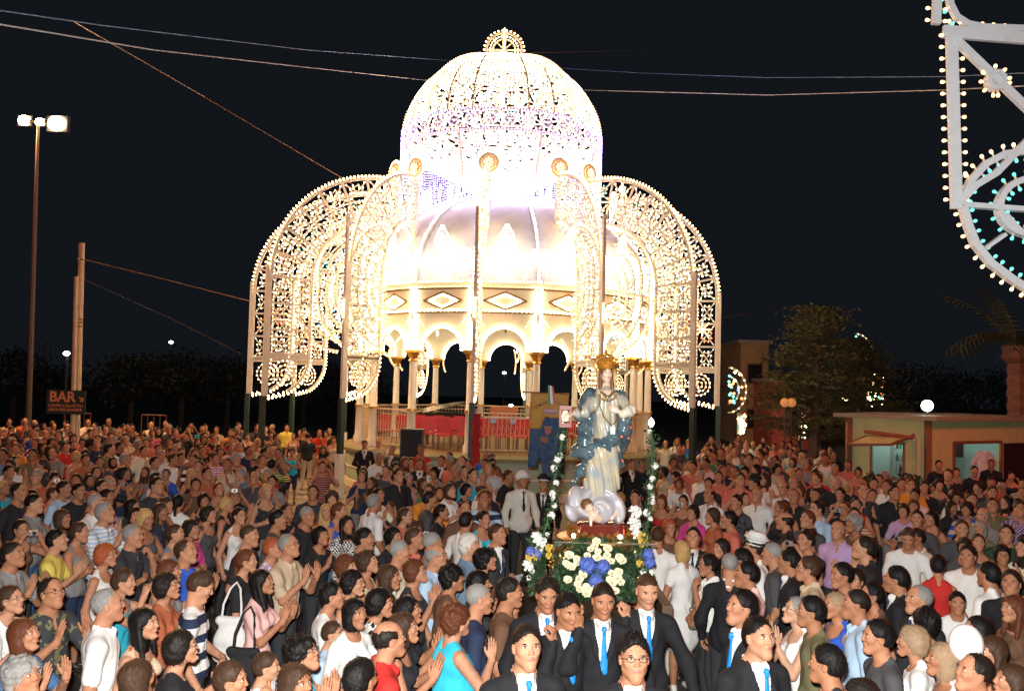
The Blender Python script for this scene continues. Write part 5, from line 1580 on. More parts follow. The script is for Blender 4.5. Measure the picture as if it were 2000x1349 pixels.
# ------------------------------------------------------------------ overhead wires
def wire(pts, r_, m, label, sag=0.0):
    b = MB(); P3 = [P(*p) for p in pts]; out = []
    for a_, c_ in zip(P3[:-1], P3[1:]):
        for k in range(8): out.append(a_.lerp(c_, k / 8))
    out.append(P3[-1])
    b.tube(out, r_, 5); return tag(b.build('wire', m), label, 'wire', 'overhead wires')
M_WW = mat('white_cable', (.62, .60, .62), .5); M_WB = mat('blue_cable', (.10, .22, .42), .5); M_WBR = mat('brown_cable', (.30, .15, .08), .6)
wire([(-60, 12, 9), (200, 50, 12), (600, 98, 20), (880, 119, 36), (1100, 134, 38), (1250, 143, 36), (1500, 152, 26), (1845, 150, 16), (2060, 140, 12)], .008, M_WB, "upper bluish overhead cable sagging across the sky")
wire([(-60, 38, 9), (300, 98, 13), (600, 132, 20), (830, 157, 36), (1130, 176, 38), (1500, 186, 26), (1850, 176, 16), (2060, 165, 12)], .009, M_WW, "lower white overhead cable sagging across the sky")
wire([(140, 40, 16), (400, 190, 22), (692, 362, 26.5)], .010, M_WBR, "thin brown wire running down to the tall pinkish arch post")
wire([(161, 506, 27), (320, 545, 27.6), (487, 588, 28.3)], .014, M_WBR, "brown wire from the utility pole to the outermost arch post")
wire([(161, 545, 27), (330, 620, 30), (470, 690, 33)], .007, mat('dark_cable', (.08, .05, .04), .7), "faint dark wire slanting below the brown pole wire")
wire([(1412, 620, 29), (1500, 606, 34), (1620, 600, 40)], .008, M_WBR, "faint wire leaving the outermost light arch towards the cedar")
wire([(1018, 104, 30), (1400, 96, 40)], .007, mat('dark_cable', (0, 0, 0)), "faint wire leaving the dome's crest")

# ------------------------------------------------------------------ big festoon frame, top right corner
DF = 9.0
CF = empty('festoon', P(1870, 405, DF), 0, "large white festoon frame with warm and turquoise bulbs hanging in the top corner", 'festoon frame')
CF0 = Vector(CF.location)
FB = []
NB_ = [0]
def fbar(pts, w, sides, sp=23.5, m=(0, 0), off0=0.5, t=.05, name='bar'):
    NB_[0] += 1; t = .036 + .0052 * NB_[0]
    """pts in photo pixels; one bar object; bulbs on the given sides"""
    b = MB(); P3 = [P(x, y, DF) for x, y in pts]
    for i_, (a_, c_) in enumerate(zip(P3[:-1], P3[1:])): b.bar(a_ - CF0, c_ - CF0, w * DF / F, t - .0008 * (i_ % 3), (0, 1, 0))
    for q_, c_ in zip(P3[1:-1], pts[1:-1]):
        tj = t + .002; b.lathe([(0, -tj / 2), (w * DF / F / 2, -tj / 2), (w * DF / F / 2, tj / 2), (0, tj / 2)], 8, q_ - CF0, Matrix.Rotation(math.pi / 2, 3, 'X'))
    b.build(name, M_FEST, CF)
    spm = sp * DF / F
    for sd, m_ in zip((-1, 1), m):
        if sd not in sides: continue
        carry = spm * off0
        for a_, c_ in zip(P3[:-1], P3[1:]):
            d = c_ - a_; L_ = d.length; dn = d / L_; side = dn.cross(Vector((0, 1, 0))).normalized() * sd
            x = carry
            while x < L_:
                FB.append((a_ + dn * x + side * (w * DF / F / 2), side, m_)); x += spm
            carry = x - L_
M_FEST = mat("festoon_white", (.60, .62, .66), .5, noise=.12, nscale=10)
fbar([(1858, 58), (1868, 408)], 22, (-1, 1), 23.5)
fbar([(1842, 62), (2040, 78)], 24, (1,), 22, name='bar')
fbar([(1832, -40), (1828, 48)], 16, (-1, 1), 24)
fbar([(1850, -30), (1856, 10), (1868, 34), (1890, 48), (1920, 54), (2040, 58)], 12, (-1,), 20, (7, 0))
fbar([(1866, 78), (2040, 245)], 15, (), 20)
fbar([(1872, 398), (1905, 362), (1945, 338), (2040, 240)], 13, (), 20)
fbar([(1876, 396), (1896, 352), (1925, 320), (1960, 302), (2000, 296), (2040, 296)], 13, (-1, 1), 21, (7, 0))
fbar([(1880, 400), (2040, 412)], 10, (), 20)
fbar([(1880, 404), (1890, 440), (1905, 478), (1935, 515), (1975, 545), (2040, 585)], 14, (-1, 1), 22, (0, 7))
fbar([(1922, 486), (1962, 458)], 7, (), 20)
fbar([(1962, 420), (1985, 446), (2040, 492)], 8, (), 20)
ringp = [(2012 + 62 * math.cos(a), 404 + 54 * math.sin(a)) for a in [RAD(90 + 180 * i / 12) for i in range(13)]]
fbar(ringp, 12, (-1, 1), 21, (7, 7))
ringp = [(1944 + 16 * math.cos(a), 158 + 17 * math.sin(a)) for a in [RAD(360 * i / 8 + 22) for i in range(9)]]
fbar(ringp, 7, (1,), 9.6, (1, 1))
hb = MB(); hb.lathe([(0, 0), (.011, 0), (.011, .028), (.0, .028)], 8); sk_ = hb.mesh('socket', mat('socket_cream', (.6, .5, .35), .5))
bb = MB(); bb.lathe([(.009, .026), (.017, .042), (.0185, .054), (.013, .067), (0, .072)], 9)
bmesh_ = {}
for k_, (m_, nm_) in enumerate(((glow('festoon_warm', (1, .55, .24), 2.4), 'warm'), (glow('festoon_warm2', (1, .50, .20), 2.4), 'warm2'), (glow('festoon_turquoise', (.10, .55, .50), 1.3), 'turq'))):
    bmesh_[(0, 1, 7)[k_]] = bb.mesh('bulb', m_, True)
# smooth copies share the mesh
for p_, s_d, m_ in FB:
    rot = s_d.to_track_quat('Z', 'Y').to_euler()
    o = link('bulb', bmesh_[m_], parent=CF, loc=p_ - CF0, rot=rot); link('socket', sk_, parent=o)

# ------------------------------------------------------------------ loudspeaker, banners round the bandstand
q = PX(801, 22.6)
SPK = empty('loudspeaker', (q.x, q.y, 0), 0, "black loudspeaker on a stand in front of the bandstand railing", 'loudspeaker')
M_BLK = mat('black_plastic', (.012, .012, .013), .5)
g = MB(); g.box((0, 0, 1.70), (.28, .22, .38)); g.build('cabinet', M_BLK, SPK)
g = MB(); g.box((0, -.225, 1.70), (.25, .008, .35)); g.build('grille', mat('grille_cloth', (.02, .02, .02), .8, bump=.4, bscale=150), SPK)
g = MB(); g.tube([(0, 0, .3), (0, 0, 1.32)], .022, 8)
g.build('pole', M_BLK, SPK)
for i in range(3):
    a = i * 2.094; g = MB(); g.tube([(0, 0, .75), (.45 * math.cos(a), .45 * math.sin(a), .01)], .014, 6); g.build('leg', M_BLK, SPK)
q = PX(926, 21.9)
RB = empty('red_banner', (q.x, q.y, 0), 0, "narrow red cloth with a torn fringe hanging from the pole in front of the bandstand", 'banner')
g = MB(); g.tube([(0, 0, 0), (0, 0, 2.62)], .03, 8); g.build('pole', mat('white_wrap', (.62, .60, .56), .7), RB)
g = MB(); n_ = 22; V = []
for i in range(n_ + 1):
    z = 2.52 - 1.5 * i / n_
    for j in range(5):
        x = -.10 + .19 * j / 4 + (.02 * math.sin(i * 1.7 + j * 2)); V.append((x, -.06 + .035 * math.sin(j * 2.1 + i * .35), z + (.05 * math.sin(j * 5) if i == n_ else 0)))
Fq = [(i * 5 + j, i * 5 + j + 1, (i + 1) * 5 + j + 1, (i + 1) * 5 + j) for i in range(n_) for j in range(4)]
g.add(V, Fq); o = g.build('cloth', mat('red_cloth', (.36, .012, .012), .8, bump=.3), RB, True); md_ = o.modifiers.new('thickness', 'SOLIDIFY'); md_.thickness = .012

# added warm fill lights without fixtures, standing in for unseen festoons around the photographer
for i, (x, y, z, e) in enumerate(((9.5, 8.0, 8.2, 170), (-10.0, 5.0, 8.5, 150), (13.0, 17.0, 7.0, 700), (-13.0, 17.0, 8.0, 480))):
    pl_ = bpy.data.lights.new('added_warm_fill', 'POINT'); pl_.energy = e; pl_.color = (1.0, .14, .05); pl_.shadow_soft_size = .9
    po_ = bpy.data.objects.new('added_warm_fill', pl_); COL.objects.link(po_); po_.location = (x, y, z)
# ------------------------------------------------------------------ statue and its float
DS = 8.5
SO = PX(1166, DS); 
def sp(px, py, dy=0.0):
    p_ = P(px, py, DS); return (p_.x - SO.x, dy, p_.z)
M_SKINS = mat("statue_skin", (.72, .52, .40), .25, coat=.5)
M_MANT = mat("statue_mantle", (.11, .175, .205), .16, spec=.7, coat=1.0, noise=.65, nscale=7, alt=(.035, .065, .09))
M_ROBE = mat("statue_robe", (.27, .33, .37), .3, coat=.4, noise=.75, nscale=7, alt=(.56, .46, .28))
M_CLOUD = mat("statue_cloud", (.50, .46, .47), .35, coat=.3, noise=.35, nscale=7, alt=(.34, .33, .40))
M_HAIRS = mat("statue_hair", (.20, .09, .03), .4, noise=.5, nscale=30)
ST = empty('statue', (SO.x, DS, 0), 0, "painted statue of a crowned woman in a swirling blue mantle on a cherub cloud", 'statue')
HMs = Matrix.Translation(Vector(sp(1184, 731, 0))) @ Matrix.Rotation(math.pi + RAD(12), 4, 'Z') @ Matrix.Rotation(RAD(6), 4, 'X') @ Matrix.Scale(.74, 4)
def sc_head(prims, M, k): return prims
# head prims are scaled with the matrix (distance scaled back afterwards)
def folds(amp, dx, dz, f, ph=0):
    def f_(x, y, z):
        w = f * (dx * x + dz * z) + ph + 2.2 * np.sin(5.0 * z + 3 * y) + 1.2 * np.sin(9 * x)
        return amp * np.sin(w) + .4 * amp * np.sin(2.3 * w + 1)
    return f_
mant = [
    # shoulder wrap on the picture's left, arm drapery
    cone(sp(1152, 777, .02), sp(1138, 800, -.05), .068, .062, None, .04), cone(sp(1138, 800, -.05), sp(1130, 812, -.12), .075, .055, None, .04),
    cone(sp(1160, 768, .06), sp(1215, 772, .06), .07, .06, None, .05),
    # mantle falling behind and swinging across the hips to the left
    cone(sp(1216, 800, .08), sp(1216, 848, .04), .065, .088, None, .05), cone(sp(1216, 848, .04), sp(1185, 866, -.10), .088, .072, None, .05),
    cone(sp(1192, 858, -.10), sp(1145, 884, -.10), .078, .064, (1, 1, 1), .05), cone(sp(1150, 880, -.10), sp(1112, 892, -.06), .072, .022, (1, 1.5, 1), .05),
    cone(sp(1150, 820, .06), sp(1140, 880, .05), .085, .09, None, .05), cone(sp(1140, 880, .05), sp(1115, 890, .0), .07, .03, None, .05),
    cone(sp(1205, 870, .05), sp(1207, 905, .06), .09, .055, None, .05), cone(sp(1150, 900, .08), sp(1132, 935, .10), .08, .03, None, .05),
    cone(sp(1190, 880, .08), sp(1170, 950, .10), .12, .10, None, .06), cone(sp(1205, 905, .05), sp(1200, 960, .05), .055, .05, None, .04),
    cone(sp(1140, 915, .06), sp(1122, 945, .08), .05, .02, None, .04)]
robe = [
    cone(sp(1183, 775, .0), sp(1180, 830, -.02), .105, .095, (1, 1.2, 1), .05), cone(sp(1180, 830, -.02), sp(1176, 880, -.04), .10, .115, None, .05),
    cone(sp(1176, 880, -.06), sp(1163, 955, -.05), .115, .11, None, .05), cone(sp(1190, 880, -.08), sp(1190, 950, -.06), .09, .085, None, .04),
    cone(sp(1163, 890, -.12), sp(1150, 940, -.08), .055, .06, None, .05),
    # sleeves
    cone(sp(1158, 785, -.05), sp(1140, 803, -.14), .062, .052, None, .03), cone(sp(1140, 803, -.14), sp(1128, 806, -.18), .05, .045, None, .03),
    cone(sp(1212, 780, .0), sp(1226, 800, -.10), .058, .050, None, .03)]
puff = [cone(sp(1228, 800, -.12), sp(1214, 806, -.18), .062, .050, None, .03)]
skin = [cone(sp(1184, 752, .01), sp(1184, 765, .02), .042, .060, None, .03), cone(sp(1128, 806, -.18), sp(1116, 806, -.20), .024, .019, None, .02),
        cone(sp(1214, 806, -.18), sp(1203, 802, -.20), .022, .018, None, .02), ell(sp(1184, 768, -.03), (.07, .06, .045), .03)]
gold = [cone(sp(1130, 803, -.17), sp(1127, 806, -.18), .040, .036, None, .01), cone(sp(1172, 765, -.08), sp(1184, 776, -.11), .012, None, None, .01), cone(sp(1198, 765, -.08), sp(1184, 776, -.11), .012, None, None, .01)]
allp = mant + robe + puff + skin
los = np.array([_bb(p, .05)[0] for p in allp]).min(0); his = np.array([_bb(p, .05)[1] for p in allp]).max(0)
ax = np.arange(los[0], his[0], .0085); ay = np.arange(los[1], his[1], .011); az = np.arange(los[2], his[2], .0085)
v, q, t = nets([field(mant, ax, ay, az, folds(.015, .75, 1.0, 25)), field(robe, ax, ay, az, folds(.009, 1, .15, 60)), field(puff, ax, ay, az, folds(.006, 1, .6, 60)), field(skin, ax, ay, az), field(gold, ax, ay, az)], ax, ay, az)
hd_ = field([(p[0],) + p[1:] for p in []], ax[:2], ay[:2], az[:2])
# head at its own scale
hx = np.arange(-.12, .12, .006)
hv, hq, ht = nets([field(head_prims(Matrix.Identity(4), True), hx, hx, np.arange(-.14, .16, .006)), field(head_lip(Matrix.Identity(4)), hx, hx, np.arange(-.14, .16, .006))], hx, hx, np.arange(-.14, .16, .006))
head_part = xform((hv, hq, np.where(ht == 0, 3, 5)), HMs)
bits = [xform(b_, HMs) for b_ in face_bits(Matrix.Identity(4), True)]
for b_ in bits: b_[2][:] = np.where(b_[2] == DARK, 6, 7)
pl = [(v, q, t), head_part] + bits
def shand(px, py, dy, d_, n_, kind, sd):
    h_ = place_hand(sd, (0, 0, 0), d_, n_, kind)
    M_ = Matrix.Translation(Vector(sp(px, py, dy))) @ Matrix.Scale(.78, 4)
    return xform(h_, M_, 3)
pl.append(shand(1116, 806, -.20, (-1, -.5, -.05), (0, 0, -1), 'relax', 1))
pl.append(shand(1203, 802, -.20, (-1, -.1, .35), (0, 1, 0), 'relax', -1))
v, q, t = join(pl)
link('figure', np_mesh('figure', v, q, t, [M_MANT, M_ROBE, mat('statue_sleeve', (.66, .60, .48), .3, coat=.4), M_SKINS, M_GOLD, mat('statue_lips', (.5, .16, .12), .3), M_DARK, M_EYE]), parent=ST)
h = link('hair', hair_mesh('long'), [M_HAIRS], ST); h.matrix_local = HMs
# crown
CR = HMs @ Matrix.Translation((0, -.01, .085))
g = MB()
for r_, z in ((.085, 0), (.09, .03)):
    g.lathe([(r_, z - .014), (r_ + .016, z), (r_, z + .014)], 20)
for i in range(10):
    a = i * 2 * math.pi / 10; x, y = .088 * math.cos(a), .088 * math.sin(a)
    g.tube([(x, y, .03), (x * 1.25, y * 1.25, .075), (x * 1.15, y * 1.15, .11), (x * .5, y * .5, .135), (0, 0, .14)], .007, 5)
    g.octa((x * 1.3, y * 1.3, .085), .02); g.octa((x * 1.1, y * 1.1, .045), .018)
g.octa((0, 0, .165), .022, None, 1.8)
g.lathe([(.085, 0), (.098, .05), (.07, .10), (0, .125)], 16)
o = g.build('crown', mat('crown_gold', (.75, .36, .06), .3, .6), ST); o.matrix_local = CR @ Matrix.Scale(1.22, 4)
g = MB()
for i in range(12):
    a = i * 2 * math.pi / 12; g.octa((.135 * math.cos(a), -.02, .06 + .135 * math.sin(a)), .012)
g.lathe([(.125, -.004), (.135, 0), (.125, .004)], 24, (0, -.02, .06), Matrix.Rotation(math.pi / 2, 3, 'X'))
o = g.build('halo', mat('crown_gold', (0, 0, 0)), ST); o.matrix_local = CR
# gold chain and pendant
g = MB(); pts = [sp(1170, 772, -.12), sp(1168, 790, -.15), sp(1175, 812, -.19), sp(1190, 830, -.22), sp(1204, 812, -.19), sp(1208, 798, -.17), sp(1200, 772, -.11)]
for a_, b_ in zip(pts[:-1], pts[1:]):
    for k in range(7): g.octa(Vector(a_).lerp(Vector(b_), k / 7), .009)
g.build('gold_chain', M_GOLD, ST)
g = MB(); p_ = sp(1191, 838, -.24); g.box(p_, (.022, .012, .034)); g.box((p_[0], p_[1], p_[2] + .04), (.008, .008, .012)); g.build('pendant', mat('pendant_silver', (.9, .9, .9), .12, .3), ST)
g = MB()
for i in range(9):
    a = RAD(200 + 140 * i / 8); p_ = sp(1184 + 17 * math.cos(a), 766 - 16 * math.sin(a), -.12); g.octa(p_, .014)
g.build('necklace', M_GOLD, ST)
# cloud with cherubs
cl = [ell(sp(1162, 994, 0), (.235, .20, .120), .09), ell(sp(1135, 975, -.03), (.14, .15, .115), .10), ell(sp(1190, 984, -.05), (.13, .15, .115), .10), ell(sp(1165, 962, .02), (.17, .16, .08), .09), ell(sp(1120, 992, -.05), (.07, .10, .09), .08), ell(sp(1205, 1000, -.04), (.07, .12, .08), .08)]
ax = np.arange(-.36, .36, .010); ay = np.arange(-.26, .24, .012); az = np.arange(sp(1166, 1040)[2] - .05, sp(1166, 915)[2], .009)
def swirl(x, y, z):
    r_ = np.sqrt((x + .08) ** 2 + (z - sp(1166, 985)[2]) ** 2); a = np.arctan2(z - sp(1166, 985)[2], x + .08)
    return .017 * np.sin(44 * r_ + 2.5 * a + 3 * y)
v, q, t = nets([field(cl, ax, ay, az, swirl)], ax, ay, az)
cloud = link('cloud', np_mesh('cloud', v, q, t, [M_CLOUD]), parent=ST)
def cherub(px, py, dy, yaw, roll, s_, name):
    M_ = Matrix.Translation(Vector(sp(px, py, dy))) @ Matrix.Rotation(math.pi + RAD(yaw), 4, 'Z') @ Matrix.Rotation(RAD(roll), 4, 'Y') @ Matrix.Scale(s_, 4)
    hz_ = np.arange(-.14, .16, .007)
    a_, b_, c_ = nets([field(head_prims(Matrix.Identity(4), True, 1.6), hx, hx, hz_)], hx, hx, hz_)
    bb_ = face_bits(Matrix.Identity(4), True)
    for x in bb_: x[2][:] = np.where(x[2] == DARK, 1, 2)
    v, q, t = join([(a_, b_, c_)] + bb_)
    r_ = link(name, np_mesh(name, v, q, t, [M_SKINS, M_DARK, M_EYE]), parent=cloud); r_.matrix_local = M_
    hh = link('hair', hair_mesh('wave'), [M_HAIRS], cloud); hh.matrix_local = M_ @ Matrix.Scale(.93, 4)
cherub(1145, 984, -.19, 25, 24, .62, 'cherub_head'); cherub(1206, 974, -.10, -25, -14, .60, 'cherub_head')
bd = [cone(sp(1156, 1000, -.18), sp(1166, 1008, -.16), .055, .04, None, .03), cone(sp(1150, 1004, -.20), sp(1150, 1018, -.22), .02, .014, None, .02), cone(sp(1198, 990, -.14), sp(1190, 1005, -.17), .04, .03, None, .03), cone(sp(1206, 992, -.13), sp(1204, 1012, -.16), .022, .015, None, .02)]
v, q, t = nets([field(bd, ax, ay - .06, az)], ax, ay - .06, az)
link('cherub_bodies', np_mesh('cherub_bodies', v, q, t, [M_SKINS]), parent=cloud)

# float: plinth, gilded table, scroll legs, beams
FT = empty('processional_float', (SO.x, DS, 0), 0, "gilded wooden float with scroll legs carried on the bearers' shoulders", 'float')
zt = sp(1166, 1046)[2]; zp = sp(1166, 1018)[2]
M_REDW = mat('red_wood_gloss', (.16, .028, .018), .2, coat=.6)
g = MB(); g.lathe([(.0, zp), (.21, zp), (.235, zp - .02), (.235, zt + .03), (.26, zt + .02), (.26, zt)], 28, (0, 0, 0)); g.build('plinth', M_REDW, FT, True)
g = MB()
for i in range(26):
    a = i * 2 * math.pi / 26; g.octa((.31 * math.cos(a), .30 * math.sin(a), zt + .035 + .015 * (i % 2)), .035)
    g.octa((.27 * math.cos(a), .26 * math.sin(a), zt + .02), .02)
g.build('gilded_wreath', M_GOLD, FT)
g = MB(); g.lathe([(0, zt + .005), (.40, zt + .005), (.42, zt - .01), (.40, zt - .035), (.36, zt - .045), (.37, zt - .07), (0, zt - .07)], 32); g.build('table_top', M_GOLD, FT, True)
g = MB(); g.tube([(-.46, -.40, zt - .0), (.46, -.40, zt - .0)], .008, 6); g.build('rod', mat('brass_rod', (.8, .7, .5), .2, .8), FT)
zb = 1.40
for a in (RAD(215), RAD(325), RAD(35), RAD(145)):
    c, s = math.cos(a), math.sin(a); g = MB()
    pts = []
    for k in range(17):
        q_ = k / 16; r_ = .36 + .07 * math.sin(q_ * 2 * math.pi - .8) + .14 * q_ * q_; pts.append((c * r_, s * r_, zt - .06 + (zb - zt + .06) * q_))
    g.tube(pts, [.055 - .02 * math.sin(k / 16 * 3.14) for k in range(17)], 8)
    for k in range(14):
        r_ = .07 * (1 - k / 18); an = k * .6; g.octa((c * (.50 + r_ * math.cos(an)), s * (.50 + r_ * math.cos(an)), zb + .07 + r_ * math.sin(an)), .022)
    g.build('scroll_leg', M_GOLD, FT, True)
g = MB(); g.box((0, 0, (zt + zb) / 2 - .03), (.22, .20, (zt - zb) / 2 - .03)); g.build('core', mat('dark_velvet', (.012, .02, .012), .9), FT)
g = MB(); g.box((0, 0, zb - .03), (.46, .50, .04)); g.build('deck', mat('dark_velvet', (0, 0, 0)), FT)
for i, x in enumerate((-.52, .0, .52)):
    g = MB(); g.box((x, .75, zb - .10), (.045, 1.40, .045)); g.build('carrying_beam', mat('beam_wood', (.10, .05, .025), .6, noise=.3), FT)
for px_, py_, lb in ((1116, 1034, "small round lamp glowing on the picture's left rim of the gilded table"), (1204, 1036, "small round lamp glowing beside the plinth under the smaller cherub")):
    p_ = Vector(sp(px_, py_, -.30)); L_ = empty('table_lamp', (SO.x + p_.x, DS + p_.y, zt), 0, lb, 'lamp')
    link('bulb', np_mesh('bulb', *qsphere((0, 0, .045), (.017, .017, .02), 4), [glow('small_white_lamp', (1, .93, .8), 16)]), parent=L_)
    g = MB(); g.lathe([(.02, 0), (.012, .01), (.012, .03)], 8); g.build('holder', M_GOLD, L_)

# flowers
def rose_mesh(seed, s_=.036):
    r_ = random.Random(seed); b = MB()
    for ring in range(3):
        n_ = (3, 4, 5)[ring]; rr = s_ * (.30, .62, .95)[ring]; hh = s_ * (.9, .72, .42)[ring]
        for i in range(n_):
            a = 2 * math.pi * (i + .5 * ring) / n_ + r_.uniform(-.2, .2); w_ = math.pi / n_ * 1.25
            V = []
            for u in range(4):
                t_ = u / 3
                for k in range(4):
                    aa = a + w_ * (k / 1.5 - 1); ra = rr * (.25 + .9 * t_ ** .8) * (1 + (.15 * math.sin(i * 2.3 + k * 1.7 + ring) if u == 3 else 0)); V.append((ra * math.cos(aa) + r_.uniform(-.002, .002), ra * math.sin(aa) + r_.uniform(-.002, .002), hh * t_ ** 1.2 * (1 + .22 * math.sin(i * 1.9 + seed)) - .25 * s_ - (.22 * s_ * abs(k - 1.5) if u == 3 else 0)))
            b.add(V, [(u * 4 + k, u * 4 + k + 1, (u + 1) * 4 + k + 1, (u + 1) * 4 + k) for u in range(3) for k in range(3)])
    b.add([(s_ * .28 * math.cos(i * 1.05), s_ * .28 * math.sin(i * 1.05), s_ * .55) for i in range(6)], [(0, 1, 2, 3, 4, 5)])
    return b.mesh('rose', mat('cream_petal', (.72, .66, .46), .55), True)
ROSES = [rose_mesh(i) for i in range(3)]
def cluster_mesh(name, m, R, n, s_, seed, flat=.7):
    r_ = random.Random(seed); C_, S_ = [], []
    b = MB()
    for i in range(n):
        v_ = Vector((r_.gauss(0, 1), r_.gauss(0, 1), r_.gauss(0, 1))).normalized() * R * r_.uniform(.75, 1.0)
        nrm = v_.normalized(); x_ = nrm.cross(Vector((.2, .5, .8))).normalized(); y_ = nrm.cross(x_)
        for k in range(4):
            a = k * math.pi / 2 + r_.random(); p1 = v_ + (x_ * math.cos(a) + y_ * math.sin(a)) * s_ ; sdv = (x_ * -math.sin(a) + y_ * math.cos(a)) * s_ * .45
            b.add([v_, v_ + (p1 - v_) * .6 + sdv + nrm * s_ * .2, p1 + nrm * s_ * .25, v_ + (p1 - v_) * .6 - sdv + nrm * s_ * .2], [(0, 1, 2, 3)])
    return b.mesh(name, m, False)
HYD = cluster_mesh('hydrangea', mat('blue_petal', (.10, .17, .60), .6, noise=.3, nscale=30), .075, 110, .019, 3)
BLO = cluster_mesh('blossom', mat('white_petal', (.74, .74, .70), .6), .030, 9, .026, 4)
YEL = cluster_mesh('yellow_flower', mat('yellow_petal', (.62, .42, .06), .6), .028, 9, .024, 5)
GRN = mat('fern_green', (.022, .060, .018), .6, noise=.4, nscale=12)
FA = empty('flower_arrangement', (SO.x, DS, 0), 0, "big cushion of cream roses and blue hydrangeas banked against the front of the float", 'flowers')
for px_, py_ in ((1165, 1056), (1161, 1066), (1153, 1072), (1168, 1076), (1147, 1084), (1166, 1088), (1112, 1083), (1126, 1090), (1127, 1098), (1110, 1103), (1117, 1106), (1105, 1099), (1186, 1083), (1181, 1091), (1194, 1095), (1187, 1070), (1210, 1088), (1215, 1094), (1137, 1118), (1139, 1122), (1132, 1130), (1146, 1145), (1133, 1150), (1152, 1148), (1146, 1158), (1109, 1131), (1194, 1118), (1208, 1116), (1191, 1131), (1197, 1138), (1201, 1153), (1213, 1136), (1206, 1128), (1128, 1140)):
    t_ = (py_ - 1050) / 110
    p_ = Vector(sp(px_, py_, 0)); dy = -.42 - .28 * t_
    p_ = P(px_, py_, DS + dy) - Vector((SO.x, DS, 0))
    o = link('rose', ROSES[(px_ + py_) % 3], parent=FA, loc=p_, rot=Vector((rng.uniform(-.4, .4), -1, .45 + rng.uniform(-.2, .2))).to_track_quat('Z', 'Y').to_euler())
    k_ = rng.uniform(.72, 1.0); o.scale = (k_, k_, k_)
for px_, py_, s_ in ((1149, 1104, 1.0), (1178, 1106, .85), (1164, 1134, .9), (1140, 1098, .6)):
    t_ = (py_ - 1050) / 110; p_ = P(px_, py_, DS - .44 - .28 * t_) - Vector((SO.x, DS, 0)); o = link('hydrangea', HYD, parent=FA, loc=p_, scale=(s_,) * 3)
C_, S_ = [], []
for i in range(3400):
    t_ = rng.random() ** .8; px_ = 1163 + max(-78, min(72, rng.gauss(0, 28 + 42 * t_))); py_ = 1050 + t_ * 120
    p_ = P(px_, py_, DS - .34 - .28 * t_ + rng.uniform(-.05, .16)) - Vector((SO.x, DS, 0)); C_.append(p_); S_.append(rng.uniform(.015, .05))
tag(link('greenery', leaf_mesh('greenery', C_, S_, 8, GRN, .4), parent=FA), kind='stuff')
# garlanded poles on both sides of the float
def garland(pts, label, seed, lamp, extra=()):
    r_ = random.Random(seed); G_ = empty('garlanded_pole', (SO.x, DS, 0), 0, label, 'flower garland', 'flowering poles beside the statue')
    P3 = [P(x, y, d_) - Vector((SO.x, DS, 0)) for x, y, d_ in pts]
    g = MB(); g.tube(P3, .012, 6); g.build('pole', mat('green_pole', (.03, .08, .03), .6), G_)
    C_, S_ = [], []
    for a_, b_ in zip(P3[:-1], P3[1:]):
        L_ = (b_ - a_).length; n_ = max(2, int(L_ / .055))
        for k in range(n_):
            c = a_.lerp(b_, (k + r_.random()) / n_)
            if r_.random() < .66:
                o = link('blossom', BLO, parent=G_, loc=c + Vector((r_.gauss(0, .022), -.02 + r_.gauss(0, .015), 0)), rot=(r_.random() * 6, r_.random() * 6, 0)); o.scale = (r_.uniform(.6, 1.0),) * 3
        for k in range(int(L_ * 330)):
            c = a_.lerp(b_, r_.random()); C_.append(c + Vector((r_.gauss(0, .032), r_.gauss(0, .03), r_.gauss(0, .03)))); S_.append(r_.uniform(.012, .032))
    tag(link('greenery', leaf_mesh('greenery', C_, S_, seed, GRN, .4), parent=G_), kind='stuff')
    for kind_, x, y, d_, s_ in extra:
        link({'b': 'hydrangea', 'y': 'yellow_flower', 'w': 'blossom'}[kind_], {'b': HYD, 'y': YEL, 'w': BLO}[kind_], parent=G_, loc=P(x, y, d_) - Vector((SO.x, DS, 0)), scale=(s_,) * 3)
    return G_
GL_ = garland([(1103, 828, 8.3), (1096, 870, 8.3), (1090, 905, 8.3), (1080, 950, 8.25), (1078, 990, 8.2), (1060, 1045, 8.15), (1048, 1080, 8.1), (1032, 1130, 8.1)], "flowering pole with white blossoms and a red lantern before the gold and blue banner", 31, True,
        [('b', 1036, 1076, 8.05, .6), ('b', 1050, 1082, 8.05, .5), ('y', 1036, 1088, 8.05, 1.3), ('y', 1048, 1086, 8.05, 1.1), ('w', 1030, 1105, 8.05, 1.4), ('w', 1052, 1060, 8.1, 1.6), ('w', 1047, 1050, 8.1, 1.4), ('y', 1074, 1070, 8.1, 1.2), ('y', 1073, 1085, 8.1, 1.0)])
GR_ = garland([(1272, 842, 8.3), (1274, 870, 8.3), (1276, 920, 8.3), (1268, 960, 8.3), (1270, 1000, 8.25), (1260, 1040, 8.2), (1256, 1080, 8.2), (1262, 1140, 8.2)], "flowering pole with white blossoms and a flame lamp, between statue and kiosk", 32, True,
        [('y', 1255, 1048, 8.15, 1.3), ('y', 1256, 1060, 8.15, 1.3), ('b', 1266, 1082, 8.1, .7), ('b', 1269, 1098, 8.1, .7), ('y', 1250, 1100, 8.1, 1.0), ('w', 1240, 1000, 8.25, 1.6), ('w', 1238, 1024, 8.25, 1.7), ('w', 1243, 1044, 8.2, 1.3)])
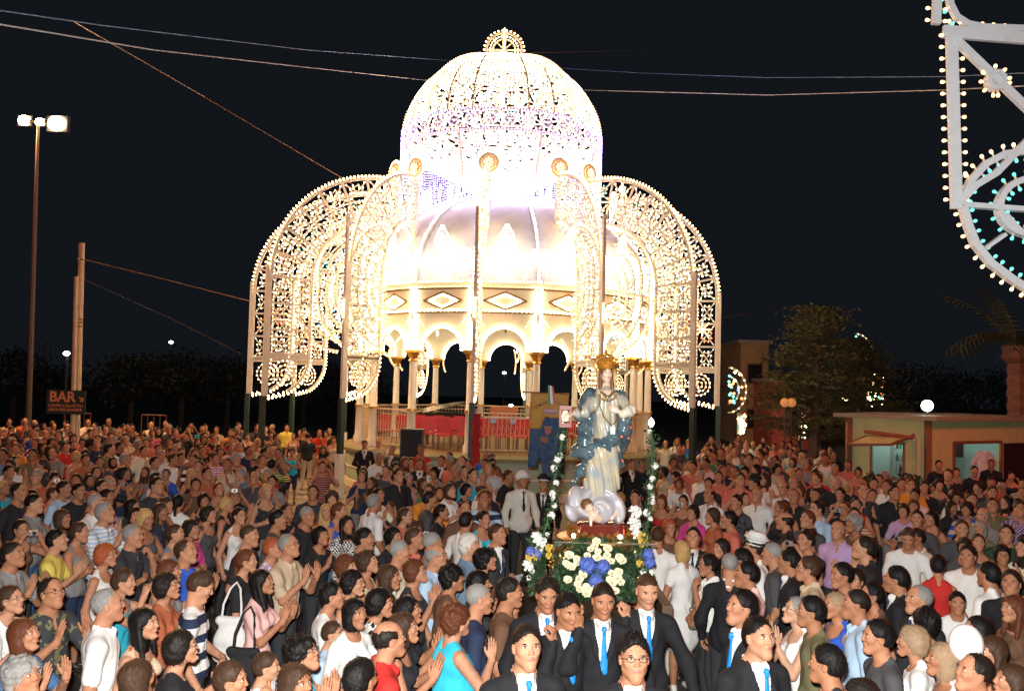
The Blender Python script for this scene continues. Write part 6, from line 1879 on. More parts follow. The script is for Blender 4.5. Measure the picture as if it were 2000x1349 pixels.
# foliage skirts at the foot of both poles
for cx_, sd_, lb in ((1050, 41, "dark fern spray at the foot of the lantern pole"), (1255, 42, "dark fern spray at the foot of the flame lamp pole")):
    C_, S_ = [], []
    r_ = random.Random(sd_)
    for i in range(1500):
        t_ = r_.random(); c = P(cx_ + max(-17, min(13, r_.gauss(0, 6 + 6 * t_))), 1040 + 120 * t_, 8.25 + r_.uniform(-.1, .2)) - Vector((SO.x, DS, 0)); C_.append(c); S_.append(r_.uniform(.015, .05))
    o = link('fern_spray', leaf_mesh('fern_spray', C_, S_, sd_, GRN, .3), loc=(SO.x, DS, 0)); tag(o, lb, 'greenery')
# lamps at the pole tops
p_ = P(1272, 826, 8.3) - Vector((SO.x, DS, 0))
g = MB(); g.lathe([(0, -.04), (.016, -.03), (.030, .0), (.022, .028), (.006, .045), (0, .055)], 10, p_); g.build('flame_lamp', glow('flame_glass', (1, .88, .80), 3.0), GR_, True)
p_ = P(1104, 812, 8.3) - Vector((SO.x, DS, 0))
g = MB(); g.box(p_ + Vector((0, 0, .075)), (.055, .05, .018)); g.box(p_ + Vector((0, 0, -.085)), (.055, .05, .018))
for sx in (-1, 1):
    for sy in (-1, 1): g.box(p_ + Vector((sx * .046, sy * .042, -.005)), (.008, .008, .065))
lt = g.build('lantern', mat('red_lantern', (.20, .012, .010), .45), GL_)
g = MB(); g.lathe([(0, -.05), (.03, -.045), (.034, .0), (.02, .045), (0, .05)], 10, p_); g.build('lantern_bulb', glow('lantern_glow', (1, .72, .38), .9), lt, True)

# gold and blue town banner
DBN = 16.5
b0 = P(1074, 768, DBN)
BN = empty('town_banner', (b0.x, DBN, b0.z), 0, "gold and blue town banner with a crest, a crown and a tricolour ribbon", 'banner')
def bl(px_, py_, dy=0.0): p_ = P(px_, py_, DBN) - b0; return Vector((p_.x, dy, p_.z))
M_GB = mat('banner_gold', (.52, .27, .05), .7, noise=.15, nscale=6, bump=.3, bscale=10); M_BB = mat('banner_blue', (.015, .045, .16), .8, noise=.5, nscale=14, alt=(.05, .10, .14), bump=.4)
def sheet(name, m, x0, x1, ytop, ybot, n_=10, k_=12, dy=0.0, bot=None, parent=BN):
    V = []
    for i in range(k_ + 1):
        for j in range(n_ + 1):
            t_ = j / n_; x = x0 + (x1 - x0) * t_; yb_ = bot(t_) if bot else ybot; y = ytop + (yb_ - ytop) * i / k_
            V.append(bl(x - 10 * i / k_ * (ybot - ytop) / 160, y, dy + .035 * math.sin(t_ * 9 + i * .3) * (i / k_)))
    b = MB(); b.add(V, [(i * (n_ + 1) + j, i * (n_ + 1) + j + 1, (i + 1) * (n_ + 1) + j + 1, (i + 1) * (n_ + 1) + j) for i in range(k_) for j in range(n_)])
    o = b.build(name, m, parent, True); md_ = o.modifiers.new('thickness', 'SOLIDIFY'); md_.thickness = .01
    return o
sheet('gold_cloth', M_GB, 1037, 1112, 767, 834, dy=-.0, bot=lambda t_: 837 if t_ < .35 else 816)
def tabs(t_):
    return 912 if t_ < .27 else (898 if t_ < .40 else (938 if t_ < .95 else 925))
sheet('blue_cloth', M_BB, 1037, 1108, 812, 912, 24, 12, dy=.03, bot=tabs)
g = MB(); g.tube([bl(1014, 765, 0), bl(1113, 769, 0)], .014, 6); g.build('crossbar', mat('beam_wood', (0, 0, 0)), BN)
g = MB(); g.tube([bl(1077, 755, .05), (bl(1071, 1000, .05).x, .05, 1.0 - b0.z)], .017, 8); g.build('staff', mat('beam_wood', (0, 0, 0)), BN)
MLT = mat('banner_lettering', (.16, .07, .03), .7)
word = "COMUNE"
for i, c_ in enumerate(word): text(c_, .075, bl(1046 + i * 4.3, 795 - i * 2.0, -.025), (math.pi / 2, -.42 + i * .04, 0), MLT, BN, bold=.001)
for i, c_ in enumerate("LECCE"): text(c_, .075, bl(1088 + i * 4.3, 786 + i * 2.0, -.025), (math.pi / 2, .25 + i * .05, 0), MLT, BN, bold=.001)
g = MB(); c_ = bl(1075, 803, -.035)
g.poly([c_ + Vector((.135 * math.cos(a), 0, .058 * math.sin(a))) for a in [i * math.pi / 10 for i in range(20)]], (0, 1, 0), .012); g.build('crest_oval', mat('crest_pink', (.40, .16, .20), .6), BN)
g = MB(); g.bar(c_ + Vector((-.11, -.012, .015)), c_ + Vector((.11, -.012, .015)), .028, .012, (0, 1, 0)); g.build('crest_band', mat('crest_grey', (.42, .38, .40), .6), BN)
g = MB()
for i in range(7): g.octa(c_ + Vector((-.11 + .037 * i, -.02, -.02 - .012 * math.cos((i - 3) * .5))), .012)
g.build('crest_pearl', mat('crest_grey', (0, 0, 0)), BN)['kind'] = 'stuff'
c2_ = bl(1070, 842, -.03)
g = MB(); g.poly([c2_ + Vector(v_) for v_ in ((-.06, 0, .05), (.06, 0, .05), (.055, 0, -.02), (0, 0, -.075), (-.055, 0, -.02))], (0, 1, 0), .014); g.build('shield', mat('shield_red', (.36, .06, .05), .6), BN)
g = MB()
for i in range(5): g.bar(c2_ + Vector((-.05 + .025 * i, -.01, .055)), c2_ + Vector(((-.05 + .025 * i) * 1.5, -.01, .10)), .014, .012, (0, 1, 0))
g.build('shield_crown', M_GB, BN)['kind'] = 'stuff'
g = MB(); g.bar(bl(1056, 856, -.03), bl(1070, 860, -.03), .10, .012, (0, 1, 0)); g.build('patch', mat('patch_rust', (.25, .09, .04), .7), BN)
for i, (m_, nm_) in enumerate(((mat('ribbon_green', (.02, .16, .06), .5), 'ribbon_green'), (mat('ribbon_white', (.7, .7, .66), .5), 'ribbon_white'), (mat('ribbon_red', (.5, .03, .03), .5), 'ribbon_red'))):
    g = MB(); g.poly([bl(1070 + i * 3.4 + 0, 752 + i, -.06), bl(1073.4 + i * 3.4, 752 + i, -.06), bl(1078 + i * 4 - (3 - i), 790 - i * 2, -.06), bl(1073 + i * 4 - (3 - i), 790 - i * 2, -.06)], (0, 1, 0), .02); g.build('ribbon', m_, BN)
for o in [c for c in TEXTS]:
    dg = bpy.context.evaluated_depsgraph_get()
    me = bpy.data.meshes.new_from_object(o.evaluated_get(dg)); n_ = link('lettering', me, parent=o.parent); n_.matrix_local = Matrix.LocRotScale(o.location, o.rotation_euler, o.scale)
    bpy.data.objects.remove(o)
# ------------------------------------------------------------------ the crowd
# px, py (head centre in the photo), facing (0 to the camera, +90 to picture right, 180 away), body, top, hair, hair colour, extras
# extras: s=skin, g=glasses, b=bottom, p=(pattern,colour2), t=tie, k=scale, L=label, h=head height override, cap=(kind,c1,c2)
PPL = [
(1065,1156,8,'m_bearL','suit','short','dark',dict(t='tieblue',s=1,L="suited bearer with lowered eyes beside the lantern pole's foot")),
(1176,1171,4,'m_bear','suit','buzz','dark',dict(t='tieblue',s=1,L="suited bearer centred right below the blue hydrangeas")),
(1261,1153,6,'m_bear','suit','buzz','brown',dict(t='tieblue',s=2,L="shaven-headed bearer raising one hand at the flame lamp pole")),
(1025,1262,14,'m_jacket','suit','short','dark',dict(t='tieblue',s=2,L="front bearer without glasses, in suit and blue tie before the beard and float")),
(1236,1284,2,'m_jacket','suit','spiky','black',dict(t='tieblue',s=0,g=1,L="front bearer with glasses and spiky black hair, in suit and blue tie")),
(1475,1243,22,'m_jacket','suit','short','black',dict(t='tieblue',s=2,L="suited bearer glancing sideways next to the woman with the straw bag")),
(1457,1187,-72,'m_jacket','suit','short','black',dict(t='tieblue',s=0,L="bearded suited man in profile just behind the sideways glancing bearer")),
(1104,1172,25,'m_bear','suit','short','black',dict(t='tieblue',s=1,k=.97,L="half hidden bearer with raised hand between two suited bearers")),
(1300,1215,-5,'m_jacket','suit','short','dark',dict(t='tieblue',s=1,k=.93,skip=1)),
(201,1183,108,'m_shirt','white','recede','grey',dict(s=0,L="stout grey balding man in a plain white short-sleeved shirt")),
(274,1219,82,'f_tank','beige','long','black',dict(p=('floral','rust'),s=2)),
(344,1268,112,'f_tee_clap','black','wave','dark',dict(g=1,s=2)),
(382,1146,102,'m_down','white','short','brown',dict(p=('broad','navy'),s=2,L="bearded man looking down, in a white, grey and navy striped polo")),
(259,1330,150,'f_tee','darkgrey','bob','brown',dict(s=1)),
(40,1241,78,'f_tee_clap','denim','bob','auburn',dict(s=0)),
(38,1322,70,'f_big_clap','beige','curly','grey',dict(p=('floral','blue'),s=1)),
(95,1158,62,'m_clap2','charcoal','recede','dark',dict(p=('floral','olive'),g=1,s=1)),
(14,1172,80,'f_tee_clap','white','short','brown',dict(g=1,s=2)),
(201,1085,88,'f_tank','white','wave','red',dict(g=1,s=0)),
(254,1047,84,'m_chin','charcoal','recede','grey',dict(s=0)),
(38,1034,55,'f_cam','brown','tied','dark',dict(g=1,s=0)),
(18,1084,85,'m_clap2','grey','short','dark',dict(s=1)),
(337,1043,88,'f_tank','bluegrey','tied','brown',dict(s=2)),
(357,1078,80,'m_polo_cl','blue','recede','brown',dict(s=0)),
(369,1041,70,'f_tee','magenta','wave','dark',dict(s=1)),
(319,1146,90,'f_tee_clap','rust','wave','dark',dict(g=1,s=0)),
(324,1117,92,'f_tank','grey','bob','auburn',dict(s=0)),
(234,1137,90,'f_cam','teal','short','brown',dict(s=2)),
(475,1096,88,'f_tee','black','tied','auburn',dict(s=2,bag=1)),
(505,1138,84,'f_tee_clap','pink','long','black',dict(s=1,bag=2)),
(528,1071,78,'f_big_clap','lilac','short','red',dict(p=('floral','white'),s=0)),
(559,1066,72,'m_clap2','beige','recede','grey',dict(g=1,s=0)),
(623,1047,55,'f_tee_clap','black','wave','black',dict(s=1)),
(706,1053,80,'m_tee','navy','short','black',dict(s=1)),
(675,1024,40,'f_tee','white','long','dark',dict(p=('check','black'),s=1)),
(764,1048,60,'f_tee','black','wave','black',dict(s=1)),
(774,1078,90,'m_tee','cream','buzz','grey',dict(s=0)),
(804,1052,80,'m_polo','salmon','short','brown',dict(s=1)),
(839,1053,100,'m_tee','grey','buzz','grey',dict(s=1)),
(845,1086,78,'m_shirt','lightblue','bald','grey',dict(g=1,s=0)),
(912,1065,68,'m_shirt','bluegrey','wave','white',dict(s=2)),
(967,1043,55,'m_jacket','charcoal','short','brown',dict(t='navy',s=0)),
(943,1090,80,'f_tee_clap','brown','curly','black',dict(s=0)),
(806,1104,82,'f_pray','charcoal','wave','auburn',dict(g=1,s=0)),
(754,1123,80,'f_tee','black','bob','brown',dict(s=1)),
(713,1098,76,'f_pray','beige','wave','brown',dict(s=0)),
(671,1108,70,'f_tee','darkgrey','wave','auburn',dict(s=0)),
(683,1140,78,'f_tank','navy','wave','black',dict(g=1,s=2)),
(641,1153,95,'f_blouse','white','short','black',dict(s=0,k=.93)),
(688,1198,50,'f_tee','white','bob','black',dict(p=('floral','offwhite'),s=1,L="smiling woman with straight black bob in a spotted white tee")),
(734,1187,92,'f_tee','white','wave','black',dict(p=('floral','black'),s=0)),
(789,1181,90,'f_tee_clap','black','bob','black',dict(s=1)),
(781,1227,88,'f_tank_clap','black','bob','brown',dict(s=0)),
(750,1250,112,'m_polo','red','bald','dark',dict(s=0,L="balding man with turned back in a bright red polo shirt")),
(877,1129,96,'f_big_tank','brown','curly','black',dict(s=1)),
(884,1213,118,'f_big_tank','turquoise','curly','auburn',dict(s=2,L="stout woman with curly auburn hair in a sleeveless turquoise top")),
(927,1171,100,'m_tee','navy','buzz','grey',dict(s=0)),
(929,1137,92,'f_tee','charcoal','wave','black',dict(s=1)),
(987,1172,85,'m_tee','brown','short','dark',dict(s=1)),
(985,1212,100,'m_tee','white','short','dark',dict(s=0,k=.86)),
(643,1238,80,'m_tee','lightblue','short','brown',dict(s=2,k=.80)),
(583,1276,78,'f_pray','teal','curly','black',dict(p=('floral','teal'),s=0,g=1)),
(570,1334,60,'f_tee','brown','bob','brown',dict(s=1)),
(696,1332,150,'m_tee','darkgrey','short','black',dict(s=1)),
(512,1304,95,'m_tee','white','short','brown',dict(s=2,k=.84)),
(440,1330,90,'f_cam','white','short','brown',dict(s=0,k=.93)),
(1425,1106,158,'m_suit','suit','buzz','grey',dict(t='navy',s=0,L="grey-haired man in a black suit with his back turned, beside the polo girl")),
(1389,1104,-82,'f_chin','white','tied','black',dict(g=1,s=1,L="girl with glasses in a white polo, touching her face")),
(1334,1077,-158,'f_dress','white','bob','blonde',dict(s=1,b='white',shoe=1,L="blonde woman in a white dress with her back turned")),
(1284,1049,178,'m_shirt','white','recede','brown',dict(s=1,b='offwhite',L="man in white shirt and trousers seen from behind, beside the flower pole")),
(1306,1030,10,'f_tee','brown','wave','red',dict(g=1,s=0)),
(1354,1049,-14,'m_jacket','suit','short','black',dict(t='navy',s=0)),
(1412,1071,-58,'f_tee','brown','long','dark',dict(s=0)),
(1455,1096,-110,'m_tee','darkgrey','short','black',dict(s=1)),
(1466,1118,-98,'m_shirt','pink','short','black',dict(s=1)),
(1479,1072,-100,'m_shirt','white','short','dark',dict(s=1,cap=('peaked','white','black'))),
(1019,938,18,'m_jacket','offwhite','short','dark',dict(t='black',s=1,cap=('helmet','white','white'),L="municipal policeman in a white jacket and white helmet",h=1.66)),
(1515,1073,-110,'m_tee','darkgrey','buzz','grey',dict(s=0)),
(1548,1094,-112,'m_suit','suit','short','black',dict(t='navy',s=1)),
(1585,1104,-100,'m_polo','beige','short','brown',dict(g=1,s=0)),
(1581,1052,-70,'f_straps','orange','updo','dark',dict(s=0)),
(1638,1036,-40,'m_polo','lilac','bald','grey',dict(s=0)),
(1681,1075,-28,'f_straps','black','long','blonde',dict(s=4,L="young woman with long blonde hair and thin shoulder straps, looking down")),
(1774,1049,-28,'m_down','white','buzz','brown',dict(t='black',s=1)),
(1832,1106,150,'f_tank','red','short','black',dict(s=0)),
(1801,1172,-80,'m_jacket','suit','recede','grey',dict(s=0,t='navy')),
(1869,1177,-20,'m_tee','white','short','black',dict(s=1,k=.86)),
(1562,1194,-86,'f_pray','white','short','grey',dict(g=1,s=4,bag=3,L="grey-haired woman in a sleeveless white top with a straw bag, hands joined")),
(1638,1184,-80,'f_tank','blue','tied','streaked',dict(s=0)),
(1593,1178,-100,'m_tee','olive','short','black',dict(s=1)),
(1681,1170,-104,'m_shirt','lightblue','buzz','dark',dict(s=1)),
(1651,1125,-80,'m_tee','charcoal','short','black',dict(s=1)),
(1673,1134,-40,'f_tee','brown','short','dark',dict(s=0)),
(1709,1163,-86,'f_tank','brown','tied','black',dict(g=1,s=0)),
(1759,1133,-120,'m_suit','suit','short','black',dict(t='navy',s=1)),
(1724,1246,-92,'m_tee','darkgrey','short','black',dict(s=0)),
(1791,1256,-112,'f_tee','white','wave','streaked',dict(s=0)),
(1811,1218,170,'f_tee','black','curly','black',dict(s=1)),
(1917,1233,-92,'f_tee_clap','darkgrey','long','black',dict(s=2)),
(1944,1275,-80,'f_tank','brown','long','brown',dict(s=2)),
(1912,1316,-86,'m_clap2','salmon','recede','dark',dict(s=0)),
(1626,1300,-120,'m_tee','black','short','black',dict(s=1)),
(1937,1124,-150,'m_shirt','white','short','black',dict(s=1)),
(1892,1086,-40,'m_tee','white','short','dark',dict(s=1)),
(1957,1084,-20,'f_tee','black','wave','black',dict(g=1,s=1)),
(1910,1060,-20,'f_tank','brown','tied','brown',dict(s=0)),
(1884,1069,-30,'f_tee','darkgrey','wave','dark',dict(s=1)),
(1967,1043,-35,'m_shirt','darkgreen','short','dark',dict(s=0)),
(1977,1130,-40,'m_jacket','suit','short','dark',dict(t='navy',s=1)),
(1986,1190,-80,'f_tee','brown','long','auburn',dict(s=0)),
(1690,1335,-100,'f_tee','magenta','wave','dark',dict(s=1)),
(1850,1290,-95,'f_tank','white','bob','streaked',dict(s=1)),
(1985,1335,-95,'f_tee_clap','salmon','long','brown',dict(s=0)),
# middle distance, left
(30,876,25,'m_tee','orange','short','brown',dict(s=0,L="man in a bright orange tee beneath the tall street light")),
(129,873,30,'m_polo_cross','red','short','dark',dict(s=0,L="man in a red polo with folded arms below the utility poles")),
(189,841,10,'m_tee','cream','short','brown',dict(s=0)),(115,849,5,'m_polo','charcoal','short','dark',dict(s=0)),(161,864,20,'f_tank','salmon','wave','dark',dict(s=0)),
(192,858,10,'m_tee','darkgrey','short','brown',dict(s=0)),(227,847,10,'m_tee','brown','short','grey',dict(s=0,cap=('base','white','white'))),(246,860,30,'m_shirt','beige','buzz','grey',dict(s=0)),
(219,878,20,'m_shirt','white','short','dark',dict(g=1,s=0)),(285,865,20,'m_tee','salmon','short','dark',dict(s=0,cap=('base','white','white'))),(241,898,75,'m_polo','navy','short','grey',dict(s=0)),
(195,902,30,'m_tee','darkgrey','short','black',dict(s=1)),(166,898,40,'m_tee','rust','short','dark',dict(s=1)),(88,915,20,'f_tank','brown','wave','dark',dict(s=0)),
(280,880,50,'m_shirt','cream','short','dark',dict(s=0)),(300,903,60,'m_shirt','lightblue','short','black',dict(s=0)),(315,890,20,'m_polo','offwhite','short','grey',dict(s=0,g=1)),
(335,897,80,'m_shirt','white','short','brown',dict(s=1)),(354,884,30,'m_tee','white','short','dark',dict(s=0)),(302,935,85,'f_tee','pink','short','dark',dict(s=0,p=('floral','white'))),
(237,930,20,'f_tank','darkgrey','wave','dark',dict(s=0)),(373,927,60,'f_tank','black','long','blonde',dict(s=0)),(403,925,45,'m_fat','rust','short','dark',dict(s=0)),
(471,874,20,'f_tank','white','wave','dark',dict(s=0)),(464,854,20,'m_shirt','white','short','dark',dict(s=0)),(451,845,10,'m_tee','orange','short','brown',dict(s=0)),
(423,839,10,'m_tee','beige','short','dark',dict(s=0)),(401,835,30,'m_chin','charcoal','short','brown',dict(s=0)),(368,839,20,'m_chin','darkgrey','short','dark',dict(s=0)),
(340,862,80,'f_tank','rust','tied','dark',dict(s=0)),(121,955,80,'m_tee','lightblue','short','dark',dict(s=1)),(151,956,60,'m_tee','black','short','black',dict(s=1)),
(178,977,110,'m_tee','black','buzz','red',dict(s=0)),(60,972,60,'f_tee','black','wave','black',dict(s=1)),(254,990,80,'f_tee','charcoal','long','black',dict(s=0)),
(320,987,78,'f_tank','brown','wave','brown',dict(s=0)),(347,984,170,'f_tee','white','tied','black',dict(s=1)),(438,987,100,'f_tank','black','short','blonde',dict(s=0)),
(403,1005,80,'f_tank','darkgrey','wave','dark',dict(s=0)),(464,1008,55,'f_tank','white','tied','dark',dict(g=1,s=2)),(481,1046,80,'m_tee','black','buzz','brown',dict(s=0)),
(15,922,60,'m_tee','darkgrey','short','black',dict(s=1)),(560,835,20,'m_shirt','yellow','short','dark',dict(s=0)),(538,854,70,'m_tee','darkgreen','short','dark',dict(s=0)),
(571,882,10,'f_cross','turquoise','wave','dark',dict(s=0,k=.90,h=1.36,b='navy',L="girl in a turquoise tank top standing with folded arms on the open paving")),
(601,853,-150,'m_tee','black','buzz','dark',dict(s=0,b='beige')),(530,908,165,'m_cam','green','short','black',dict(p=('stripe','yellow'),s=1)),(515,884,80,'m_polo','charcoal','short','dark',dict(s=1)),
(631,879,10,'f_tank','salmon','long','dark',dict(s=0)),(629,912,20,'m_cam','darkgrey','short','dark',dict(p=('stripe','salmon'),s=0)),(651,859,20,'f_tank','beige','wave','dark',dict(s=0)),
(712,868,15,'m_suit','suit','short','dark',dict(t='navy',s=0)),(739,862,15,'m_tee','beige','bald','grey',dict(s=0)),(767,879,-30,'m_jacket','charcoal','buzz','grey',dict(s=0,t='navy')),
(739,893,35,'m_tee','white','buzz','grey',dict(s=1,b='charcoal',cam=1,L="photographer in a white tee holding a black camera beside the loudspeaker")),(772,912,20,'f_tank','white','wave','dark',dict(s=0)),
(820,906,10,'m_jacket','suit','short','dark',dict(s=1,t='black',cap=('peaked','black','charcoal'),L="uniformed officer in a black peaked cap, nearer the loudspeaker")),
(840,915,8,'m_suit','charcoal','short','grey',dict(s=1,t='grey',paper=1,L="man in a grey suit holding white papers between two uniformed officers")),
(863,900,-10,'m_jacket','suit','short','dark',dict(s=1,t='black',cap=('peaked','black','charcoal'),L="uniformed officer in a black peaked cap, nearer the red banner")),
(959,914,-20,'m_shirt','offwhite','recede','dark',dict(s=1)),(611,961,10,'m_tee','charcoal','short','dark',dict(s=1)),(596,1008,60,'m_tee','black','buzz','grey',dict(s=1)),
(636,1000,20,'f_tank','rust','long','blonde',dict(s=0)),(727,982,130,'m_shirt','white','short','grey',dict(s=1)),(787,1008,70,'f_tee','salmon','short','brown',dict(g=1,s=2)),
(835,975,100,'m_tee','darkgrey','short','dark',dict(s=1)),(858,1000,80,'f_tee','black','tied','black',dict(s=1)),(906,995,20,'m_tee','brown','recede','dark',dict(s=0)),
(908,1019,150,'m_tee','white','short','dark',dict(s=1)),(938,956,110,'m_shirt','white','bald','brown',dict(s=1)),(953,961,-10,'f_tee_clap','black','short','blonde',dict(s=0)),
(538,1015,85,'m_tee','darkgrey','short','black',dict(s=1)),(908,957,60,'f_tee','black','wave','black',dict(s=1)),(990,930,60,'m_tee','black','short','brown',dict(s=1)),
(1062,946,-5,'m_jacket','suit','short','dark',dict(s=1,t='black',cap=('peaked','black','white'),L="officer with a white-badged cap holding the gold and blue banner's staff")),
(1232,906,20,'m_jacket','suit','short','dark',dict(s=0,t='black',cap=('peaked','black','charcoal'))),
(1300,867,-10,'m_shirt','cream','bald','grey',dict(s=0)),(1297,922,-60,'f_tee','beige','curly','dark',dict(s=0)),(1320,932,-50,'f_tank','white','curly','dark',dict(s=0)),
(1383,874,-10,'f_cam','yellow','wave','dark',dict(s=0)),(1378,898,-20,'f_tank','orange','wave','dark',dict(s=0)),(1403,931,-10,'m_tee','salmon','short','dark',dict(s=0)),
(1388,967,-50,'m_shirt','white','bald','dark',dict(s=1)),(1454,922,-20,'f_cam','black','wave','black',dict(s=0,k=1.02)),(1411,885,-20,'m_tee','salmon','short','dark',dict(s=0)),
(1436,883,-20,'m_polo','cream','buzz','grey',dict(s=0)),(1464,893,-20,'f_tank','pink','wave','dark',dict(s=0)),(1484,885,-60,'m_shirt','white','short','brown',dict(s=0)),
(1242,972,-20,'m_tee','brown','short','black',dict(s=0)),(1292,980,-20,'f_tank','red','wave','auburn',dict(s=0)),(1335,980,-20,'f_cam','brown','short','dark',dict(s=0)),
(1355,1001,-40,'f_tee','magenta','wave','dark',dict(s=0)),(1395,1008,-80,'f_tee','rust','wave','brown',dict(s=0)),(1428,1015,-90,'m_tee','salmon','short','black',dict(s=1)),
(1476,944,-70,'m_shirt','white','short','black',dict(s=0,cap=('peaked','black','charcoal'))),(1480,968,-40,'m_shirt','white','bald','grey',dict(s=0)),
(1533,955,-50,'m_shirt','white','bald','brown',dict(s=0)),(1538,1019,-110,'m_polo','black','bald','dark',dict(s=0)),(1593,927,-30,'f_tank','salmon','wave','dark',dict(s=0)),
(1634,945,-20,'m_fat','black','recede','grey',dict(s=0)),(1593,967,-30,'m_tee','charcoal','buzz','dark',dict(s=1,p=('stripe','olive'))),(1631,916,-30,'m_shirt','beige','short','grey',dict(s=0)),
(1656,908,-20,'m_tee','salmon','short','brown',dict(s=1)),(1676,922,-20,'f_tank','salmon','wave','dark',dict(s=0)),(1671,985,-15,'f_big_tank','red','short','dark',dict(s=0,L="stout woman in a plain red top in the middle of the kiosk-side crowd")),
(1704,967,-20,'f_strapless','black','short','brown',dict(s=0)),(1707,945,-20,'m_tee','beige','short','dark',dict(s=0)),(1732,948,-30,'m_shirt','white','short','dark',dict(s=1)),
(1762,945,-20,'m_tee','darkgrey','short','dark',dict(s=0)),(1805,952,-20,'m_tee','black','short','dark',dict(s=0)),(1782,893,-20,'m_cam','white','short','dark',dict(s=0)),
(1833,908,-10,'m_tee','black','short','dark',dict(s=0)),(1868,923,-20,'f_strapless','black','updo','dark',dict(s=0,L="bare-shouldered woman in a black strapless top before the kiosk doorway")),(1903,920,-20,'m_tee','black','short','black',dict(s=0)),
(1936,906,-30,'m_shirt','black','short','dark',dict(s=1,cap=('peaked','black','black'))),(1860,962,-30,'f_tee','black','bob','black',dict(s=0)),(1898,976,-20,'m_tee','black','short','dark',dict(s=0)),
(1938,962,-20,'m_tee','darkgrey','short','dark',dict(s=0)),(1938,986,-20,'m_fat','olive','buzz','dark',dict(s=0)),(1792,1013,-30,'m_tee','darkgrey','short','dark',dict(s=0)),
(1822,1013,-60,'f_tank','brown','wave','black',dict(s=0)),(1765,998,-30,'f_tee','lilac','wave','dark',dict(s=0)),(1878,1033,-20,'m_tee','darkgrey','short','brown',dict(s=0)),
(1916,1032,-40,'f_tee','olive','bob','grey',dict(s=0)),(1989,988,-20,'m_tee','grey','short','dark',dict(s=0)),(1975,930,-20,'f_cam','black','short','dark',dict(s=0)),
]
def yhor(px): return 755 + (px - 1000) * .0262
# random filler positions, never where somebody already stands; open ground is kept open
OPEN = [(985, 1055, 975, 1500), (1030, 1090, 1000, 1300), (540, 700, 940, 1170), (700, 780, 955, 1060), (700, 900, 930, 985), (960, 1060, 975, 1075), (1010, 1320, 1030, 1400), (1000, 1560, 1210, 1400), (1290, 1420, 1110, 1400), (390, 470, 1150, 1400), (1085, 1240, 890, 1060)]
def open_at(px, fy):
    for x0, x1, y0, y1 in OPEN:
        if x0 < px < x1 and y0 < fy < y1: return True
    return False
TOPW = ['white'] * 5 + ['cream'] * 2 + ['black'] * 11 + ['charcoal'] * 6 + ['darkgrey'] * 5 + ['navy'] * 3 + ['blue', 'lightblue', 'bluegrey', 'grey', 'red', 'red', 'salmon', 'salmon', 'rust', 'rust', 'orange', 'pink', 'pink', 'lilac', 'green', 'teal', 'turquoise', 'brown', 'brown', 'beige', 'beige', 'yellow', 'olive', 'magenta', 'denim']
MA = ['m_tee', 'm_polo', 'm_shirt', 'm_tee_clap', 'm_polo_cross', 'm_polo_cl', 'm_fat', 'm_clap2', 'm_cam', 'm_chin']
FA_ = ['f_tank', 'f_tee', 'f_tank_clap', 'f_tee_clap', 'f_big_clap', 'f_cam', 'f_cross', 'f_pray', 'f_chin']
MH = ['short'] * 5 + ['buzz', 'buzz', 'recede', 'bald', 'spiky']
FH = ['wave', 'wave', 'bob', 'long', 'long', 'tied', 'updo', 'curly', 'short']
def pos_of(px, py, arch, k, h=None):
    fem = ARCH[arch].get('fem'); sc = (k if k else (.945 if fem else 1.0)) * (1.05 if 'bear' in arch or arch == 'm_jacket' and py > 1180 else .985)
    hz = h if h else 1.588 * sc
    return head_at(px, py, hz), sc
placed = []; recs = []
for px, py, fc, ar, tp_, hr, hcol, ex in PPL:
    if ex.get('skip'): continue
    g_, sc = pos_of(px, py, ar, ex.get('k'), ex.get('h'))
    if ex.get('h'): sc = ex['h'] / 1.588
    for _ in range(6):        # no two bodies inside one another: step back along the line of sight
        bad = [q for q in placed if (q - g_).length < .30]
        if not bad: break
        g_ = g_ * (1 + .12 / g_.y) if g_.y > bad[0].y else g_ * (1 - .10 / g_.y)
    placed.append(g_.copy()); recs.append((g_, fc, ar, tp_, hr, hcol, sc, ex, True))
rc_ = random.Random(11)
def blocked(g_):
    dx, dy = g_.x - XB, g_.y - YC
    if dx * dx + dy * dy < 5.6 ** 2: return True
    if abs(g_.x - KC.x - 2.0) < 5 and g_.y > 20.9 and g_.x > PX(1650, g_.y).x: return True
    if g_.y > 21.6 and abs(dx) < 5.0: return True
    if abs(g_.x - SO.x) < .95 and 6.2 < g_.y < 10.6: return True
    return False
att = 0
fill = []
while att < 16000 and len(fill) < 560:
    att += 1
    d = math.sqrt(rc_.uniform(4.8 ** 2, 30.5 ** 2)); px = rc_.uniform(-30, 2030)
    g_ = PX(px, d)
    if px > 1560 and d > 26: continue
    if px > 1630 and d > 18.2: continue
    if 945 < px < 1095 and 7.5 < d < 17: continue
    if blocked(g_): continue
    fy = yhor(px) + CAM_Z / d * F
    if open_at(px, fy): continue
    if d < 6.5 and 985 < px < 1560: continue
    mind = .72 if d < 9 else (.60 if d < 12 else (.58 if d < 20 else .66))
    if d < 9.5 and rc_.random() < .7: continue
    mind *= rc_.uniform(.80, 1.45)
    if any((q - g_).length < mind for q in placed): continue
    placed.append(g_.copy()); fill.append(g_)
